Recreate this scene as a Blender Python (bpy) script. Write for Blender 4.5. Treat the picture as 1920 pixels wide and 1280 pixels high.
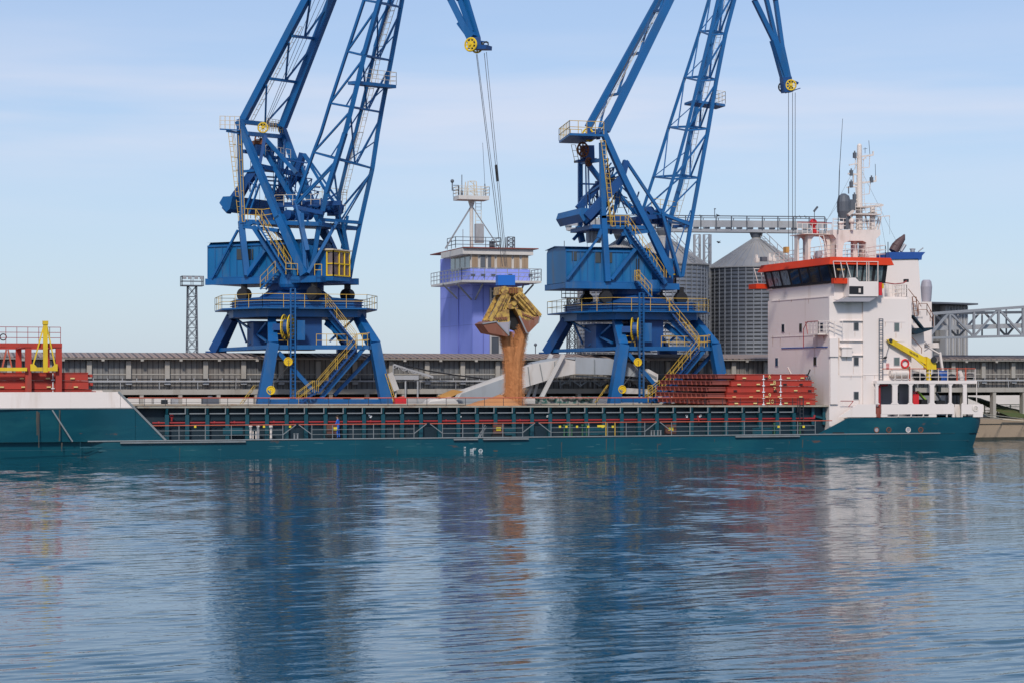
import bpy, bmesh, math, random
from mathutils import Vector, Matrix
random.seed(7)
R = math.radians
S = bpy.context.scene
C = S.collection
for o in list(bpy.data.objects): bpy.data.objects.remove(o)

# ------------------------------------------------------------------ camera
F = 3750.0; YAW = R(17.0); HOR = 700.0; CAMZ = 6.1
cam = bpy.data.cameras.new('camera'); co = bpy.data.objects.new('camera', cam); C.objects.link(co)
co.location = (0, 0, CAMZ); co.rotation_euler = (R(90), 0, -YAW)
cam.sensor_width = 36; cam.lens = 36 * F / 1920; cam.shift_y = (HOR - 640) / 1920
cam.clip_start = 1; cam.clip_end = 20000
S.camera = co

# ------------------------------------------------------------------ world and sun
SUN_EL, SUN_ROT = R(41), R(203)      # sun behind the camera
w = bpy.data.worlds.new('World'); S.world = w; w.use_nodes = True
nt = w.node_tree; N = nt.nodes; L = nt.links; N.clear()
out = N.new('ShaderNodeOutputWorld'); bg = N.new('ShaderNodeBackground')
sky = N.new('ShaderNodeTexSky'); sky.sky_type = 'NISHITA'; sky.sun_disc = False
sky.sun_elevation = SUN_EL; sky.sun_rotation = SUN_ROT; sky.air_density = 1.0; sky.dust_density = 0.6; sky.ozone_density = 2.0
tc = N.new('ShaderNodeTexCoord'); mp = N.new('ShaderNodeMapping'); mp.inputs['Scale'].default_value = (1.3, 1.3, 11)
nz = N.new('ShaderNodeTexNoise'); nz.inputs['Scale'].default_value = 1.6; nz.inputs['Detail'].default_value = 5; nz.inputs['Roughness'].default_value = .5
cr = N.new('ShaderNodeValToRGB'); cr.color_ramp.elements[0].position = .50; cr.color_ramp.elements[1].position = .80
cr.color_ramp.elements[0].color = (0, 0, 0, 1); cr.color_ramp.elements[1].color = (.32, .32, .32, 1)
hz = N.new('ShaderNodeSeparateXYZ'); rmp = N.new('ShaderNodeMapRange')
rmp.inputs['From Min'].default_value = 0.0; rmp.inputs['From Max'].default_value = .30
rmp.inputs['To Min'].default_value = .68; rmp.inputs['To Max'].default_value = .26
mx = N.new('ShaderNodeMix'); mx.data_type = 'RGBA'; mx.blend_type = 'MIX'
mxh = N.new('ShaderNodeMix'); mxh.data_type = 'RGBA'
tint = N.new('ShaderNodeMix'); tint.data_type = 'RGBA'; tint.blend_type = 'MULTIPLY'; tint.inputs[0].default_value = 1
tint.inputs[7].default_value = (.74, .88, 1.10, 1)
L.new(tc.outputs['Generated'], mp.inputs[0]); L.new(mp.outputs[0], nz.inputs[0]); L.new(nz.outputs[0], cr.inputs[0])
L.new(tc.outputs['Generated'], hz.inputs[0]); L.new(hz.outputs[2], rmp.inputs[0])
L.new(sky.outputs[0], tint.inputs[6]); L.new(tint.outputs[2], mxh.inputs[6]); mxh.inputs[7].default_value = (5.0, 5.75, 6.8, 1)
L.new(rmp.outputs[0], mxh.inputs[0]); L.new(mxh.outputs[2], mx.inputs[6]); mx.inputs[7].default_value = (6.5, 6.6, 7.5, 1)
m1 = N.new('ShaderNodeMath'); m1.operation = 'SUBTRACT'; m1.inputs[1].default_value = .128; L.new(hz.outputs[2], m1.inputs[0])
m2 = N.new('ShaderNodeMath'); m2.operation = 'MULTIPLY'; L.new(m1.outputs[0], m2.inputs[0]); L.new(m1.outputs[0], m2.inputs[1])
m3 = N.new('ShaderNodeMath'); m3.operation = 'MULTIPLY'; m3.inputs[1].default_value = -900; L.new(m2.outputs[0], m3.inputs[0])
m4 = N.new('ShaderNodeMath'); m4.operation = 'EXPONENT'; L.new(m3.outputs[0], m4.inputs[0])
mpb = N.new('ShaderNodeMapping'); mpb.inputs['Scale'].default_value = (1.6, 1.6, 17); L.new(tc.outputs['Generated'], mpb.inputs[0])
nb_ = N.new('ShaderNodeTexNoise'); nb_.inputs['Scale'].default_value = 2.2; nb_.inputs['Detail'].default_value = 4; L.new(mpb.outputs[0], nb_.inputs[0])
rb_ = N.new('ShaderNodeMapRange'); rb_.inputs['From Min'].default_value = .40; rb_.inputs['From Max'].default_value = .62; L.new(nb_.outputs[0], rb_.inputs[0])
m5 = N.new('ShaderNodeMath'); m5.operation = 'MULTIPLY'; L.new(rb_.outputs[0], m5.inputs[0]); L.new(m4.outputs[0], m5.inputs[1])
m6 = N.new('ShaderNodeMath'); m6.operation = 'MULTIPLY_ADD'; m6.inputs[1].default_value = .45; L.new(m5.outputs[0], m6.inputs[0]); L.new(cr.outputs[0], m6.inputs[2])
L.new(m6.outputs[0], mx.inputs[0]); L.new(mx.outputs[2], bg.inputs[0]); bg.inputs[1].default_value = .100
L.new(bg.outputs[0], out.inputs[0])
sl = bpy.data.lights.new('sun', 'SUN'); sl.energy = 2.35; sl.angle = R(7.0); sl.color = (1, .94, .86)
so = bpy.data.objects.new('sun', sl); C.objects.link(so)
sd = Vector((math.sin(SUN_ROT) * math.cos(SUN_EL), math.cos(SUN_ROT) * math.cos(SUN_EL), math.sin(SUN_EL)))
so.rotation_euler = sd.to_track_quat('Z', 'Y').to_euler(); so.location = (60, -60, 80)
S.view_settings.view_transform = 'Standard'; S.view_settings.look = 'None'
S.view_settings.exposure = 0.25; S.view_settings.gamma = 1; S.view_settings.use_curve_mapping = False
S.render.engine = 'CYCLES'
S.cycles.max_bounces = 6; S.cycles.diffuse_bounces = 2; S.cycles.glossy_bounces = 3

# ------------------------------------------------------------------ pixel ray -> point in the place
FW = Vector((math.sin(YAW), math.cos(YAW), 0)); RT = Vector((math.cos(YAW), -math.sin(YAW), 0)); UP = Vector((0, 0, 1))
CP = Vector((0, 0, CAMZ))
def ray(px, py): return FW + RT * ((px - 960) / F) + UP * ((HOR - py) / F)
def P(px, py, Y):
    r = ray(px, py); return CP + r * (Y / r.y)
def XA(px, Y): return P(px, HOR, Y).x
def ZA(px, py, Y): return P(px, py, Y).z
def V(*a): return Vector(a)

# ------------------------------------------------------------------ mesh helpers
class MB:
    def __init__(s): s.v = []; s.f = []
    def add(s, vs, fs):
        b = len(s.v); s.v += [tuple(x) for x in vs]; s.f += [tuple(b + i for i in f) for f in fs]; return s
    def box(s, x0, x1, y0, y1, z0, z1):
        return s.add([(x0,y0,z0),(x1,y0,z0),(x1,y1,z0),(x0,y1,z0),(x0,y0,z1),(x1,y0,z1),(x1,y1,z1),(x0,y1,z1)],
                     [(0,3,2,1),(4,5,6,7),(0,1,5,4),(1,2,6,5),(2,3,7,6),(3,0,4,7)])
    def frame(s, d, ref=None):
        d = d.normalized()
        up = ref if ref is not None else (Vector((0,0,1)) if abs(d.z) < .95 else Vector((0,1,0)))
        a = d.cross(up)
        if a.length < 1e-5: a = d.cross(Vector((1,0,0)))
        a.normalize(); b = a.cross(d).normalized(); return a, b
    def bar(s, p, q, w, h=None, ref=None, w2=None, h2=None):
        h = w if h is None else h; w2 = w if w2 is None else w2; h2 = h if h2 is None else h2
        p = Vector(p); q = Vector(q)
        if (q-p).length < 1e-4: return s
        a, b = s.frame(q - p, ref); vs = []
        for c, ww, hh in ((p, w, h), (q, w2, h2)):
            for i, j in ((-1,-1),(1,-1),(1,1),(-1,1)): vs.append(c + a*i*ww/2 + b*j*hh/2)
        return s.add(vs, [(0,1,2,3),(7,6,5,4),(0,4,5,1),(1,5,6,2),(2,6,7,3),(3,7,4,0)])
    def tube(s, p, q, r, n=8, r2=None):
        p = Vector(p); q = Vector(q); r2 = r if r2 is None else r2
        if (q-p).length < 1e-4: return s
        a, b = s.frame(q - p); vs = []
        for c, rr in ((p, r), (q, r2)):
            for i in range(n):
                t = 2*math.pi*i/n; vs.append(c + a*math.cos(t)*rr + b*math.sin(t)*rr)
        fs = [(i, (i+1) % n, n+(i+1) % n, n+i) for i in range(n)] + [tuple(range(n))[::-1], tuple(range(n, 2*n))]
        return s.add(vs, fs)
    def path(s, pts, r, n=6):
        for a, b in zip(pts[:-1], pts[1:]): s.tube(a, b, r, n)
        return s
    def prism(s, pts, vec):
        n = len(pts); pts = [Vector(p) for p in pts]; vec = Vector(vec)
        vs = pts + [p + vec for p in pts]
        return s.add(vs, [tuple(range(n))[::-1], tuple(range(n, 2*n))] + [(i, (i+1) % n, n+(i+1) % n, n+i) for i in range(n)])
    def slab(s, pp, Y0, Y1):
        return s.prism([P(a, b, Y0) for a, b in pp], (0, Y1 - Y0, 0))
    def pbox(s, x0, x1, y0, y1, Y0, Y1):       # pixel rectangle taken on plane Y0 at its left edge for heights
        zt, zb = ZA((x0+x1)/2, y0, Y0), ZA((x0+x1)/2, y1, Y0)
        return s.box(XA(x0, Y0), XA(x1, Y0), min(Y0,Y1), max(Y0,Y1), zb, zt)
    def lathe(s, c, prof, n=24):
        c = Vector(c); vs = []; m = len(prof)
        for r, z in prof:
            for i in range(n):
                t = 2*math.pi*i/n; vs.append(c + Vector((r*math.cos(t), r*math.sin(t), z)))
        fs = []
        for k in range(m-1):
            for i in range(n): fs.append((k*n+i, k*n+(i+1) % n, (k+1)*n+(i+1) % n, (k+1)*n+i))
        fs += [tuple(range(n))[::-1], tuple(range((m-1)*n, m*n))]
        return s.add(vs, fs)
    def ring(s, c, axis, RR, r, n=28, m=6):
        c = Vector(c); a, b = s.frame(Vector(axis)); ax = Vector(axis).normalized(); vs = []
        for i in range(n):
            t = 2*math.pi*i/n; rd = a*math.cos(t)+b*math.sin(t)
            for j in range(m):
                u = 2*math.pi*j/m; vs.append(c + rd*(RR + r*math.cos(u)) + ax*r*math.sin(u))
        fs = [(i*m+j, ((i+1) % n)*m+j, ((i+1) % n)*m+(j+1) % m, i*m+(j+1) % m) for i in range(n) for j in range(m)]
        return s.add(vs, fs)
    def wheel(s, c, axis, RR, r, spokes=8):
        c = Vector(c); a, b = s.frame(Vector(axis)); s.ring(c, axis, RR, r)
        for i in range(spokes):
            t = 2*math.pi*i/spokes; s.bar(c, c + (a*math.cos(t)+b*math.sin(t))*RR, r*1.1)
        ax = Vector(axis).normalized(); s.tube(c-ax*r*2, c+ax*r*2, RR*.2, 10); return s
    def ball(s, c, r, n=12, m=8, sz=1):
        c = Vector(c); prof = [(max(.001, r*math.sin(math.pi*k/m)), -r*sz*math.cos(math.pi*k/m)) for k in range(m+1)]
        return s.lathe(c, prof, n)
    def rail(s, pts, h=1.0, step=1.5, nr=2, r=.022, up=None):
        up = up or Vector((0,0,1)); pts = [Vector(p) for p in pts]
        for a, b in zip(pts[:-1], pts[1:]):
            n = max(1, round((b-a).length/step))
            for i in range(n+1):
                p = a.lerp(b, i/n); s.bar(p, p+up*h, r*2)
            for k in range(nr): s.bar(a+up*h*(k+1)/nr, b+up*h*(k+1)/nr, r*2.1)
        return s
    def ladder(s, p, q, wv, step=.35, r=.025, cage=0):
        p = Vector(p); q = Vector(q); wv = Vector(wv)
        s.bar(p-wv/2, q-wv/2, r*2); s.bar(p+wv/2, q+wv/2, r*2)
        n = max(2, int((q-p).length/step))
        for i in range(n+1):
            c = p.lerp(q, i/n); s.bar(c-wv/2, c+wv/2, r*1.5)
        if cage:
            a = (q-p).normalized(); o = wv.cross(a).normalized()*cage; m = max(2, int((q-p).length/1.0))
            for i in range(m+1):
                c = p.lerp(q, i/m); k = [c-wv/2, c-wv*.55+o*.6, c-wv*.2+o, c+wv*.2+o, c+wv*.55+o*.6, c+wv/2]
                for u, v in zip(k[:-1], k[1:]): s.bar(u, v, r*1.4)
            for kk in (-.2, .2): s.bar(p+wv*kk+o, q+wv*kk+o, r*1.4)
        return s
    def zig(s, a0, a1, b0, b1, n, w, cross=False):  # bracing between two chords
        a0, a1, b0, b1 = map(Vector, (a0, a1, b0, b1))
        for i in range(n):
            A = a0.lerp(a1, i/n); B = b0.lerp(b1, i/n); A2 = a0.lerp(a1, (i+1)/n); B2 = b0.lerp(b1, (i+1)/n)
            s.bar(A, B, w)
            if i % 2 or cross: s.bar(A, B2, w)
            if not i % 2 or cross: s.bar(B, A2, w)
        s.bar(a1, b1, w); return s
    def build(s, name, mat, parent=None, smooth=False):
        me = bpy.data.meshes.new(name); me.from_pydata(s.v, [], s.f); me.update()
        bm = bmesh.new(); bm.from_mesh(me); bmesh.ops.recalc_face_normals(bm, faces=bm.faces); bm.to_mesh(me); bm.free()
        if smooth:
            for p in me.polygons: p.use_smooth = True
            try: me.set_sharp_from_angle(angle=R(40))
            except Exception: pass
        me.materials.append(mat)
        o = bpy.data.objects.new(name, me); C.objects.link(o)
        if parent: o.parent = parent; o.matrix_parent_inverse = Matrix.Translation(-wloc(parent))
        return o
def wloc(o):
    v = Vector(o.location)
    if o.parent: v = o.matrix_parent_inverse @ v + wloc(o.parent)
    return v
def tag(o, label=None, cat=None, group=None, kind=None):
    if label: o['label'] = label
    if cat: o['category'] = cat
    if group: o['group'] = group
    if kind: o['kind'] = kind
    return o
def thing(name, loc, label, cat, group=None):
    o = bpy.data.objects.new(name, None); C.objects.link(o); o.location = loc; o.empty_display_size = .5
    return tag(o, label, cat, group)
def text_mesh(name, body, size, loc, rx, mat, parent, rz=0, label=None):
    cu = bpy.data.curves.new(name, 'FONT'); cu.body = body; cu.size = size; cu.extrude = .01
    t = bpy.data.objects.new('tmp', cu); C.objects.link(t)
    me = bpy.data.meshes.new_from_object(t); bpy.data.objects.remove(t)
    me.transform(Matrix.Translation(Vector(loc)) @ Matrix.Rotation(rz, 4, 'Z') @ Matrix.Rotation(rx, 4, 'X'))
    me.materials.clear(); me.materials.append(mat)
    o = bpy.data.objects.new(name, me); C.objects.link(o)
    if parent: o.parent = parent; o.matrix_parent_inverse = Matrix.Translation(-wloc(parent))
    return o

# ------------------------------------------------------------------ materials
def nodes(name):
    m = bpy.data.materials.new(name); m.use_nodes = True; t = m.node_tree; b = t.nodes['Principled BSDF']; return m, t.nodes, t.links, b
def paint(name, col, rough=.45, dirt=None, amt=.5, scale=.6, streak=(1,1,.25), metal=0, bump=0, corr=None, spec=.5, vary=.25, panel=None, lo=.52, hi=.72, rust=None):
    m, N, L, b = nodes(name)
    b.inputs['Roughness'].default_value = rough; b.inputs['Metallic'].default_value = metal
    b.inputs['Specular IOR Level'].default_value = spec
    tc = N.new('ShaderNodeTexCoord'); mp = N.new('ShaderNodeMapping'); mp.inputs['Scale'].default_value = streak
    L.new(tc.outputs['Object'], mp.inputs[0])
    n1 = N.new('ShaderNodeTexNoise'); n1.inputs['Scale'].default_value = scale; n1.inputs['Detail'].default_value = 8; n1.inputs['Roughness'].default_value = .62
    L.new(mp.outputs[0], n1.inputs[0])
    n2 = N.new('ShaderNodeTexNoise'); n2.inputs['Scale'].default_value = scale*.35; n2.inputs['Detail'].default_value = 3
    L.new(tc.outputs['Object'], n2.inputs[0])
    base = N.new('ShaderNodeMix'); base.data_type = 'RGBA'
    base.inputs[6].default_value = tuple(c*(1-vary) for c in col)+(1,); base.inputs[7].default_value = tuple(min(.9, c*(1+vary)) for c in col)+(1,)
    L.new(n2.outputs[0], base.inputs[0]); last = base.outputs[2]
    if dirt:
        cr = N.new('ShaderNodeValToRGB'); cr.color_ramp.elements[0].position = lo; cr.color_ramp.elements[1].position = hi
        cr.color_ramp.elements[1].color = (amt, amt, amt, 1); cr.color_ramp.elements[0].color = (0,0,0,1)
        L.new(n1.outputs[0], cr.inputs[0])
        md = N.new('ShaderNodeMix'); md.data_type = 'RGBA'; md.inputs[7].default_value = tuple(dirt)+(1,)
        L.new(cr.outputs[0], md.inputs[0]); L.new(last, md.inputs[6]); last = md.outputs[2]
    if rust:
        n3 = N.new('ShaderNodeTexNoise'); n3.inputs['Scale'].default_value = rust[0]; n3.inputs['Detail'].default_value = 6; n3.inputs['Roughness'].default_value = .7; L.new(mp.outputs[0], n3.inputs[0])
        r3 = N.new('ShaderNodeMapRange'); r3.inputs['From Min'].default_value = rust[1]; r3.inputs['From Max'].default_value = rust[1]+.05; r3.inputs['To Max'].default_value = .85; L.new(n3.outputs[0], r3.inputs[0])
        m3_ = N.new('ShaderNodeMix'); m3_.data_type = 'RGBA'; m3_.inputs[7].default_value = rust[2]+(1,); L.new(r3.outputs[0], m3_.inputs[0]); L.new(last, m3_.inputs[6]); last = m3_.outputs[2]
    hgt = None
    if corr:   # (axis, period, depth) pressed ribs across the sheet
        ax, per, dep = corr
        sx = N.new('ShaderNodeSeparateXYZ'); L.new(tc.outputs['Object'], sx.inputs[0])
        mu = N.new('ShaderNodeMath'); mu.operation = 'MULTIPLY'; mu.inputs[1].default_value = 2*math.pi/per; L.new(sx.outputs[ax], mu.inputs[0])
        si = N.new('ShaderNodeMath'); si.operation = 'SINE'; L.new(mu.outputs[0], si.inputs[0])
        bp = N.new('ShaderNodeBump'); bp.inputs['Distance'].default_value = dep; L.new(si.outputs[0], bp.inputs['Height']); L.new(bp.outputs[0], b.inputs['Normal']); hgt = bp
    if bump:
        bp2 = N.new('ShaderNodeBump'); bp2.inputs['Distance'].default_value = bump; L.new(n1.outputs[0], bp2.inputs['Height'])
        if hgt: L.new(hgt.outputs[0], bp2.inputs['Normal'])
        L.new(bp2.outputs[0], b.inputs['Normal'])
    L.new(last, b.inputs['Base Color'])
    return m
M = {}
M['blue'] = paint('crane_blue', (.002, .098, .29), .5, (.075, .13, .20), .55, 1.3, bump=.01, vary=.35, rust=(1.7, .66, (.10,.045,.03)))
M['dblue'] = paint('dark_blue', (.003, .055, .20), .5, (.03, .05, .09), .5, 1.0)
M['boom'] = paint('boom_blue', (.002, .100, .29), .5, (.03, .08, .16), .6, .8, rust=(1.5, .68, (.10,.05,.04)))
M['house'] = paint('house_blue', (.002, .120, .30), .5, (.085, .10, .12), .6, .9, corr=(0, 1.3, .03), rust=(1.4, .66, (.09,.05,.035)))
M['yel'] = paint('yellow_rail', (.58, .37, .05), .5, (.30, .14, .03), .6, 2)
M['ybright'] = paint('yellow_paint', (.80, .50, .015), .45, (.35, .18, .03), .5, 1.5)
M['cream'] = paint('cream_rail', (.62, .52, .38), .6)
M['black'] = paint('black_grease', (.012, .012, .014), .6)
M['rope'] = paint('rope_steel', (.03, .03, .035), .5)
M['glass'] = paint('window_glass', (.02, .025, .03), .08, spec=.8)
M['curtain'] = paint('curtain_glass', (.36, .25, .16), .25, (.12, .08, .05), .8, 1.0, streak=(6,6,.1))
M['teal'] = paint('hull_teal', (.0008, .060, .088), .42, (.010, .095, .115), .85, .45, streak=(.35, 1, 1.3), bump=.008, vary=.45, spec=.3, rust=(1.1, .635, (.11,.06,.045)))
M['rib'] = paint('rib_teal', (.002, .058, .080), .45, (.05, .08, .08), .5, 1.5)
M['shadow'] = paint('coaming_shade_teal', (.001, .018, .032), .6, (.02, .03, .035), .6, 1.0)  # teal darkened, shade of the recesses between coaming ribs put into the colour
M['rust'] = paint('rust', (.20, .065, .025), .8, (.05, .03, .02), .6, 3)
M['white'] = paint('ship_white', (.80, .695, .635), .45, (.50, .36, .26), .55, .55, streak=(1.5, 1.5, .18), vary=.07, lo=.58, hi=.80)
M['white2'] = paint('mast_white', (.74, .64, .57), .5, (.40, .30, .24), .5, 2, vary=.1)
M['red'] = paint('fascia_red', (.60, .045, .012), .6, (.40, .04, .02), .4, 1, spec=.2)
M['hatch'] = paint('hatch_red', (.42, .035, .018), .6, (.20, .06, .04), .7, 1.4, bump=.02, vary=.3)
M['hatchb'] = paint('hatch_brown', (.24, .055, .040), .75, (.26, .12, .09), .6, 1.8, bump=.02, vary=.3)
M['pipe'] = paint('pipe_red', (.30, .015, .018), .5)
M['orail'] = paint('orange_rail', (.46, .09, .045), .5)
M['grey'] = paint('rail_grey', (.20, .215, .22), .55, (.16, .14, .12), .5, 3)
M['tan'] = paint('coaming_tan', (.33, .30, .24), .7, (.22, .10, .05), .6, 2, streak=(1,1,1))
M['conc'] = paint('quay_concrete', (.30, .255, .20), .85, (.12, .095, .07), .8, .9, streak=(1,1,.8), bump=.06)
M['shed'] = paint('shed_sheet', (.19, .185, .18), .7, (.10, .09, .08), .7, .6, corr=(0, .52, .03), vary=.2)
M['shedc'] = paint('shed_column', (.36, .33, .29), .8, (.2, .16, .12), .6, 1.2)
M['roof'] = paint('shed_roof', (.33, .25, .215), .75, (.36, .19, .13), .8, .05, streak=(1,1,1), corr=(0, .62, .14), vary=.25)
M['silo'] = paint('silo_steel', (.34, .35, .37), .42, (.2, .2, .2), .4, .4, metal=.55, corr=(2, .42, .05), vary=.12)
M['silod'] = paint('silo_dark_steel', (.15, .158, .175), .5, (.09,.09,.1), .4, .4, metal=.4, corr=(2, .42, .05), vary=.12)
M['cone'] = paint('silo_cone', (.42, .39, .36), .55, (.3, .25, .2), .5, .6, metal=.2)
M['gal'] = paint('gallery_steel', (.36, .36, .37), .55, (.24, .22, .2), .5, 1.2)
M['tow'] = paint('tower_violet', (.27, .32, .80), .85, (.20, .23, .56), .6, .5, streak=(2,2,.2), vary=.08)
M['towd'] = paint('tower_violet_pale', (.30, .35, .83), .8, vary=.04)
M['twhite'] = paint('tower_trim', (.62, .58, .54), .6, (.4, .35, .3), .5, 1, vary=.1)
M['galv'] = paint('galvanised', (.33, .33, .34), .5, metal=.3)
M['load'] = paint('loader_grey', (.33, .35, .37), .5, (.24, .24, .24), .5, .8)
M['loadw'] = paint('loader_white', (.56, .53, .50), .55, (.36, .28, .22), .6, .9)
M['grain'] = paint('grain', (.54, .235, .09), .95, (.38, .145, .05), .7, 2.2, streak=(4,4,.12), bump=.05, vary=.15)
M['grab'] = paint('grab_yellow', (.54, .34, .075), .5, (.17, .075, .035), .9, 3.0, streak=(1,1,1), bump=.03, lo=.44, hi=.60)
M['grabr'] = paint('grab_rust', (.22, .08, .045), .6, (.33, .26, .22), .6, 1.5, bump=.02)
M['bluebox'] = paint('block_blue', (.01, .13, .50), .5)
M['funnel'] = paint('funnel_blue', (.015, .075, .30), .5)
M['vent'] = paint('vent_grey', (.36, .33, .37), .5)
M['ply'] = paint('ply_orange', (.52, .26, .07), .7)
M['tarp'] = paint('tarp_white', (.62, .58, .54), .7)
M['bin'] = paint('bin_red', (.62, .02, .025), .5)
M['green'] = paint('fence_green', (.03, .20, .10), .6)
M['grass'] = paint('grass', (.075, .10, .03), .95, (.17, .12, .06), .8, .8, streak=(1,1,1))
M['clad'] = paint('clad_stripe', (.44, .43, .42), .55, corr=(0, .62, .09))
M['skin'] = paint('skin', (.42, .24, .16), .6)
M['coverall'] = paint('coverall_blue', (.02, .12, .50), .8)
M['hair'] = paint('hair', (.02, .015, .01), .9)
M['bird'] = paint('bird_grey', (.03, .03, .035), .9)
M['exh'] = paint('exhaust_grey', (.10, .11, .13), .6)
M['int'] = paint('interior_grey', (.34, .32, .34), .8)
M['marks'] = paint('mark_white', (.75, .75, .74), .6)
M['marky'] = paint('mark_yellow', (.72, .55, .22), .6)
M['signy'] = paint('sign_yellow', (.72, .55, .03), .5)
M['box'] = paint('box_brown', (.12, .045, .03), .6)

M['quay'] = paint('quay_wall', (.33, .245, .17), .85, (.10, .075, .05), .85, .7, streak=(1,1,.6), bump=.08)
M['wet'] = paint('wet_concrete', (.05, .045, .03), .5, (.02,.03,.015), .8, 2)
# water: one sheet, rippled with real relief where it can be seen
def water_mat():
    m, N, L, b = nodes('water')
    b.inputs['Base Color'].default_value = (.003, .060, .085, 1); b.inputs['Roughness'].default_value = .02; b.inputs['IOR'].default_value = 1.33
    tc = N.new('ShaderNodeTexCoord'); prev = None
    for i, (sx, sy, sc, dist, det, rot) in enumerate(((.35, 1.0, 2.6, .014, 2, -6), (.5, 1.0, 7.0, .0036, 2, 8))):
        mp = N.new('ShaderNodeMapping'); mp.inputs['Scale'].default_value = (sx, sy, 1); mp.inputs['Rotation'].default_value = (0, 0, R(rot) + YAW)
        n = N.new('ShaderNodeTexNoise'); n.inputs['Scale'].default_value = sc; n.inputs['Detail'].default_value = det; n.inputs['Roughness'].default_value = .5
        bp = N.new('ShaderNodeBump'); bp.inputs['Distance'].default_value = dist
        L.new(tc.outputs['Object'], mp.inputs[0]); L.new(mp.outputs[0], n.inputs[0]); L.new(n.outputs[0], bp.inputs['Height'])
        if prev: L.new(prev.outputs[0], bp.inputs['Normal'])
        prev = bp
    L.new(prev.outputs[0], b.inputs['Normal']); return m
QY = 163.5; QZ = 1.85
def make_water():
    import numpy as np
    x0, x1, y0, y1 = -40.0, 122.0, 24.0, QY+.5; dx, dy = .26, .125
    nx = int((x1-x0)/dx); ny = int((y1-y0)/dy); X, Y = np.meshgrid(np.linspace(x0, x1, nx), np.linspace(y0, y1, ny))
    rng = np.random.RandomState(4); H = np.zeros_like(X)
    def wave(lam, slope, th):
        k = 2*np.pi/lam; kx, ky = k*np.sin(th), k*np.cos(th); return slope/k*np.sin(kx*X+ky*Y+rng.uniform(0, 6.28))
    patch = np.zeros_like(X)
    for i in range(10): patch += wave(rng.uniform(12, 45), 1, rng.uniform(-1.2, 1.2))*2*np.pi/30
    patch = np.clip(1.0+.22*patch/patch.std(), .35, 1.7)
    for i in range(84):
        lam = .40*(4.5/.40)**(rng.rand()**1.7); th = rng.normal(-.2, .32 if lam < 1.5 else .5); H += wave(lam, WS*(1 if lam < 1.2 else .38), th)
    # crests break up along their length
    cut = np.zeros_like(X)
    for i in range(14): cut += wave(rng.uniform(2.5, 9), 1, rng.uniform(.6, 2.6))*2*np.pi/5
    H *= patch*np.clip(.8+.35*cut/cut.std(), .1, 1.8)
    edge = np.clip(np.minimum.reduce([X-x0, x1-X, Y-y0, (y1-Y)*4])/4, 0, 1); H *= edge
    V_ = np.stack([X.ravel(), Y.ravel(), H.ravel()], 1); nv = len(V_)
    ox0, ox1, oy0 = -3000.0, 3000.0, -400.0
    V_ = np.vstack([V_, [[ox0,oy0,0],[ox1,oy0,0],[ox1,y1,0],[ox0,y1,0],[ox0,y0,0],[ox1,y0,0]]])
    idx = np.arange(nx*ny).reshape(ny, nx); Fq = np.stack([idx[:-1,:-1], idx[:-1,1:], idx[1:,1:], idx[1:,:-1]], -1).reshape(-1, 4)
    c00, c10, c11, c01 = 0, nx-1, nx*ny-1, nx*(ny-1)
    ex = np.array([[nv,nv+1,nv+5,nv+4],[nv+4,c00,c01,nv+3],[c10,nv+5,nv+2,c11]]); Fq = np.vstack([Fq, ex])
    me = bpy.data.meshes.new('water'); me.vertices.add(len(V_)); me.vertices.foreach_set('co', V_.astype('f').ravel())
    me.loops.add(Fq.size); me.loops.foreach_set('vertex_index', Fq.astype('i').ravel()); me.polygons.add(len(Fq)); me.polygons.foreach_set('loop_start', np.arange(0, Fq.size, 4).astype('i')); me.polygons.foreach_set('loop_total', np.full(len(Fq), 4, 'i'))
    me.polygons.foreach_set('use_smooth', np.ones(len(Fq), bool)); me.update(calc_edges=True); me.validate()
    me.materials.append(water_mat()); o = bpy.data.objects.new('water', me); C.objects.link(o); tag(o, kind='structure')
WS = .0112
make_water()
q = MB(); q.box(-3000, 3000, QY+.6, 4000, -1, QZ); tag(q.build('ground', M['conc']), kind='structure')
q = MB()
x = -200
while x < 300:
    q.box(x+.03, x+6.97, QY, QY+.6, -1, QZ-.35); x += 7
q.box(-200, 300, QY-.12, QY+.75, QZ-.35, QZ+.06)
tag(q.build('quay', M['quay']), kind='structure')
q = MB(); q.box(-200, 300, QY-.03, QY-.005, -1, .26); tag(q.build('quay_wet_band', M['wet']), kind='structure')

# ------------------------------------------------------------------ warehouse gallery along the quay
SY = 170.0
def z0(py, px, Y): return ZA(px, py, Y)
sx0, sx1 = -60, 190
zr, ze, zl, zw, zb, zb2 = 7.85, 7.42, 5.60, 4.92, 4.78, 4.35
sh = thing('grain_gallery', (0, SY, QZ), 'long grey ribbed sheet-metal shed on columns with low brown corrugated roof', 'shed')
b = MB(); b.prism([(sx0, SY-.9, ze), (sx0, SY-.9, ze+.07), (sx0, SY+3.2, zr+.05), (sx0, SY+7.2, ze), (sx0, SY+7.2, ze-.07), (sx0, SY+3.2, zr-.05)], (sx1-sx0, 0, 0))
b.build('roof', M['roof'], sh)
b = MB(); b.box(sx0, sx1, SY, SY+6.2, zb, ze+.05); b.build('wall', M['shed'], sh)
b = MB(); b.box(sx0, sx1, SY-.55, SY-.1, zb2, zb); b.box(sx0, sx1, SY-.06, SY+.0, zl+.40, zl+.50); b.box(sx0, sx1, SY-.85, SY-.75, ze-.12, ze-.02)
b.build('floor_beam', M['shedc'], sh)
bm3 = [M['shed'], paint('shed_sheet_dark', (.14,.14,.14), .7, (.08,.07,.06), .7, .6, corr=(0,.52,.03)), paint('shed_sheet_brown', (.21,.19,.17), .7, (.12,.08,.06), .8, .9, corr=(0,.52,.03))]
rb2 = random.Random(21); xx = XA(313, SY)-28*(XA(531, SY)-XA(313, SY))/3.07
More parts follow.
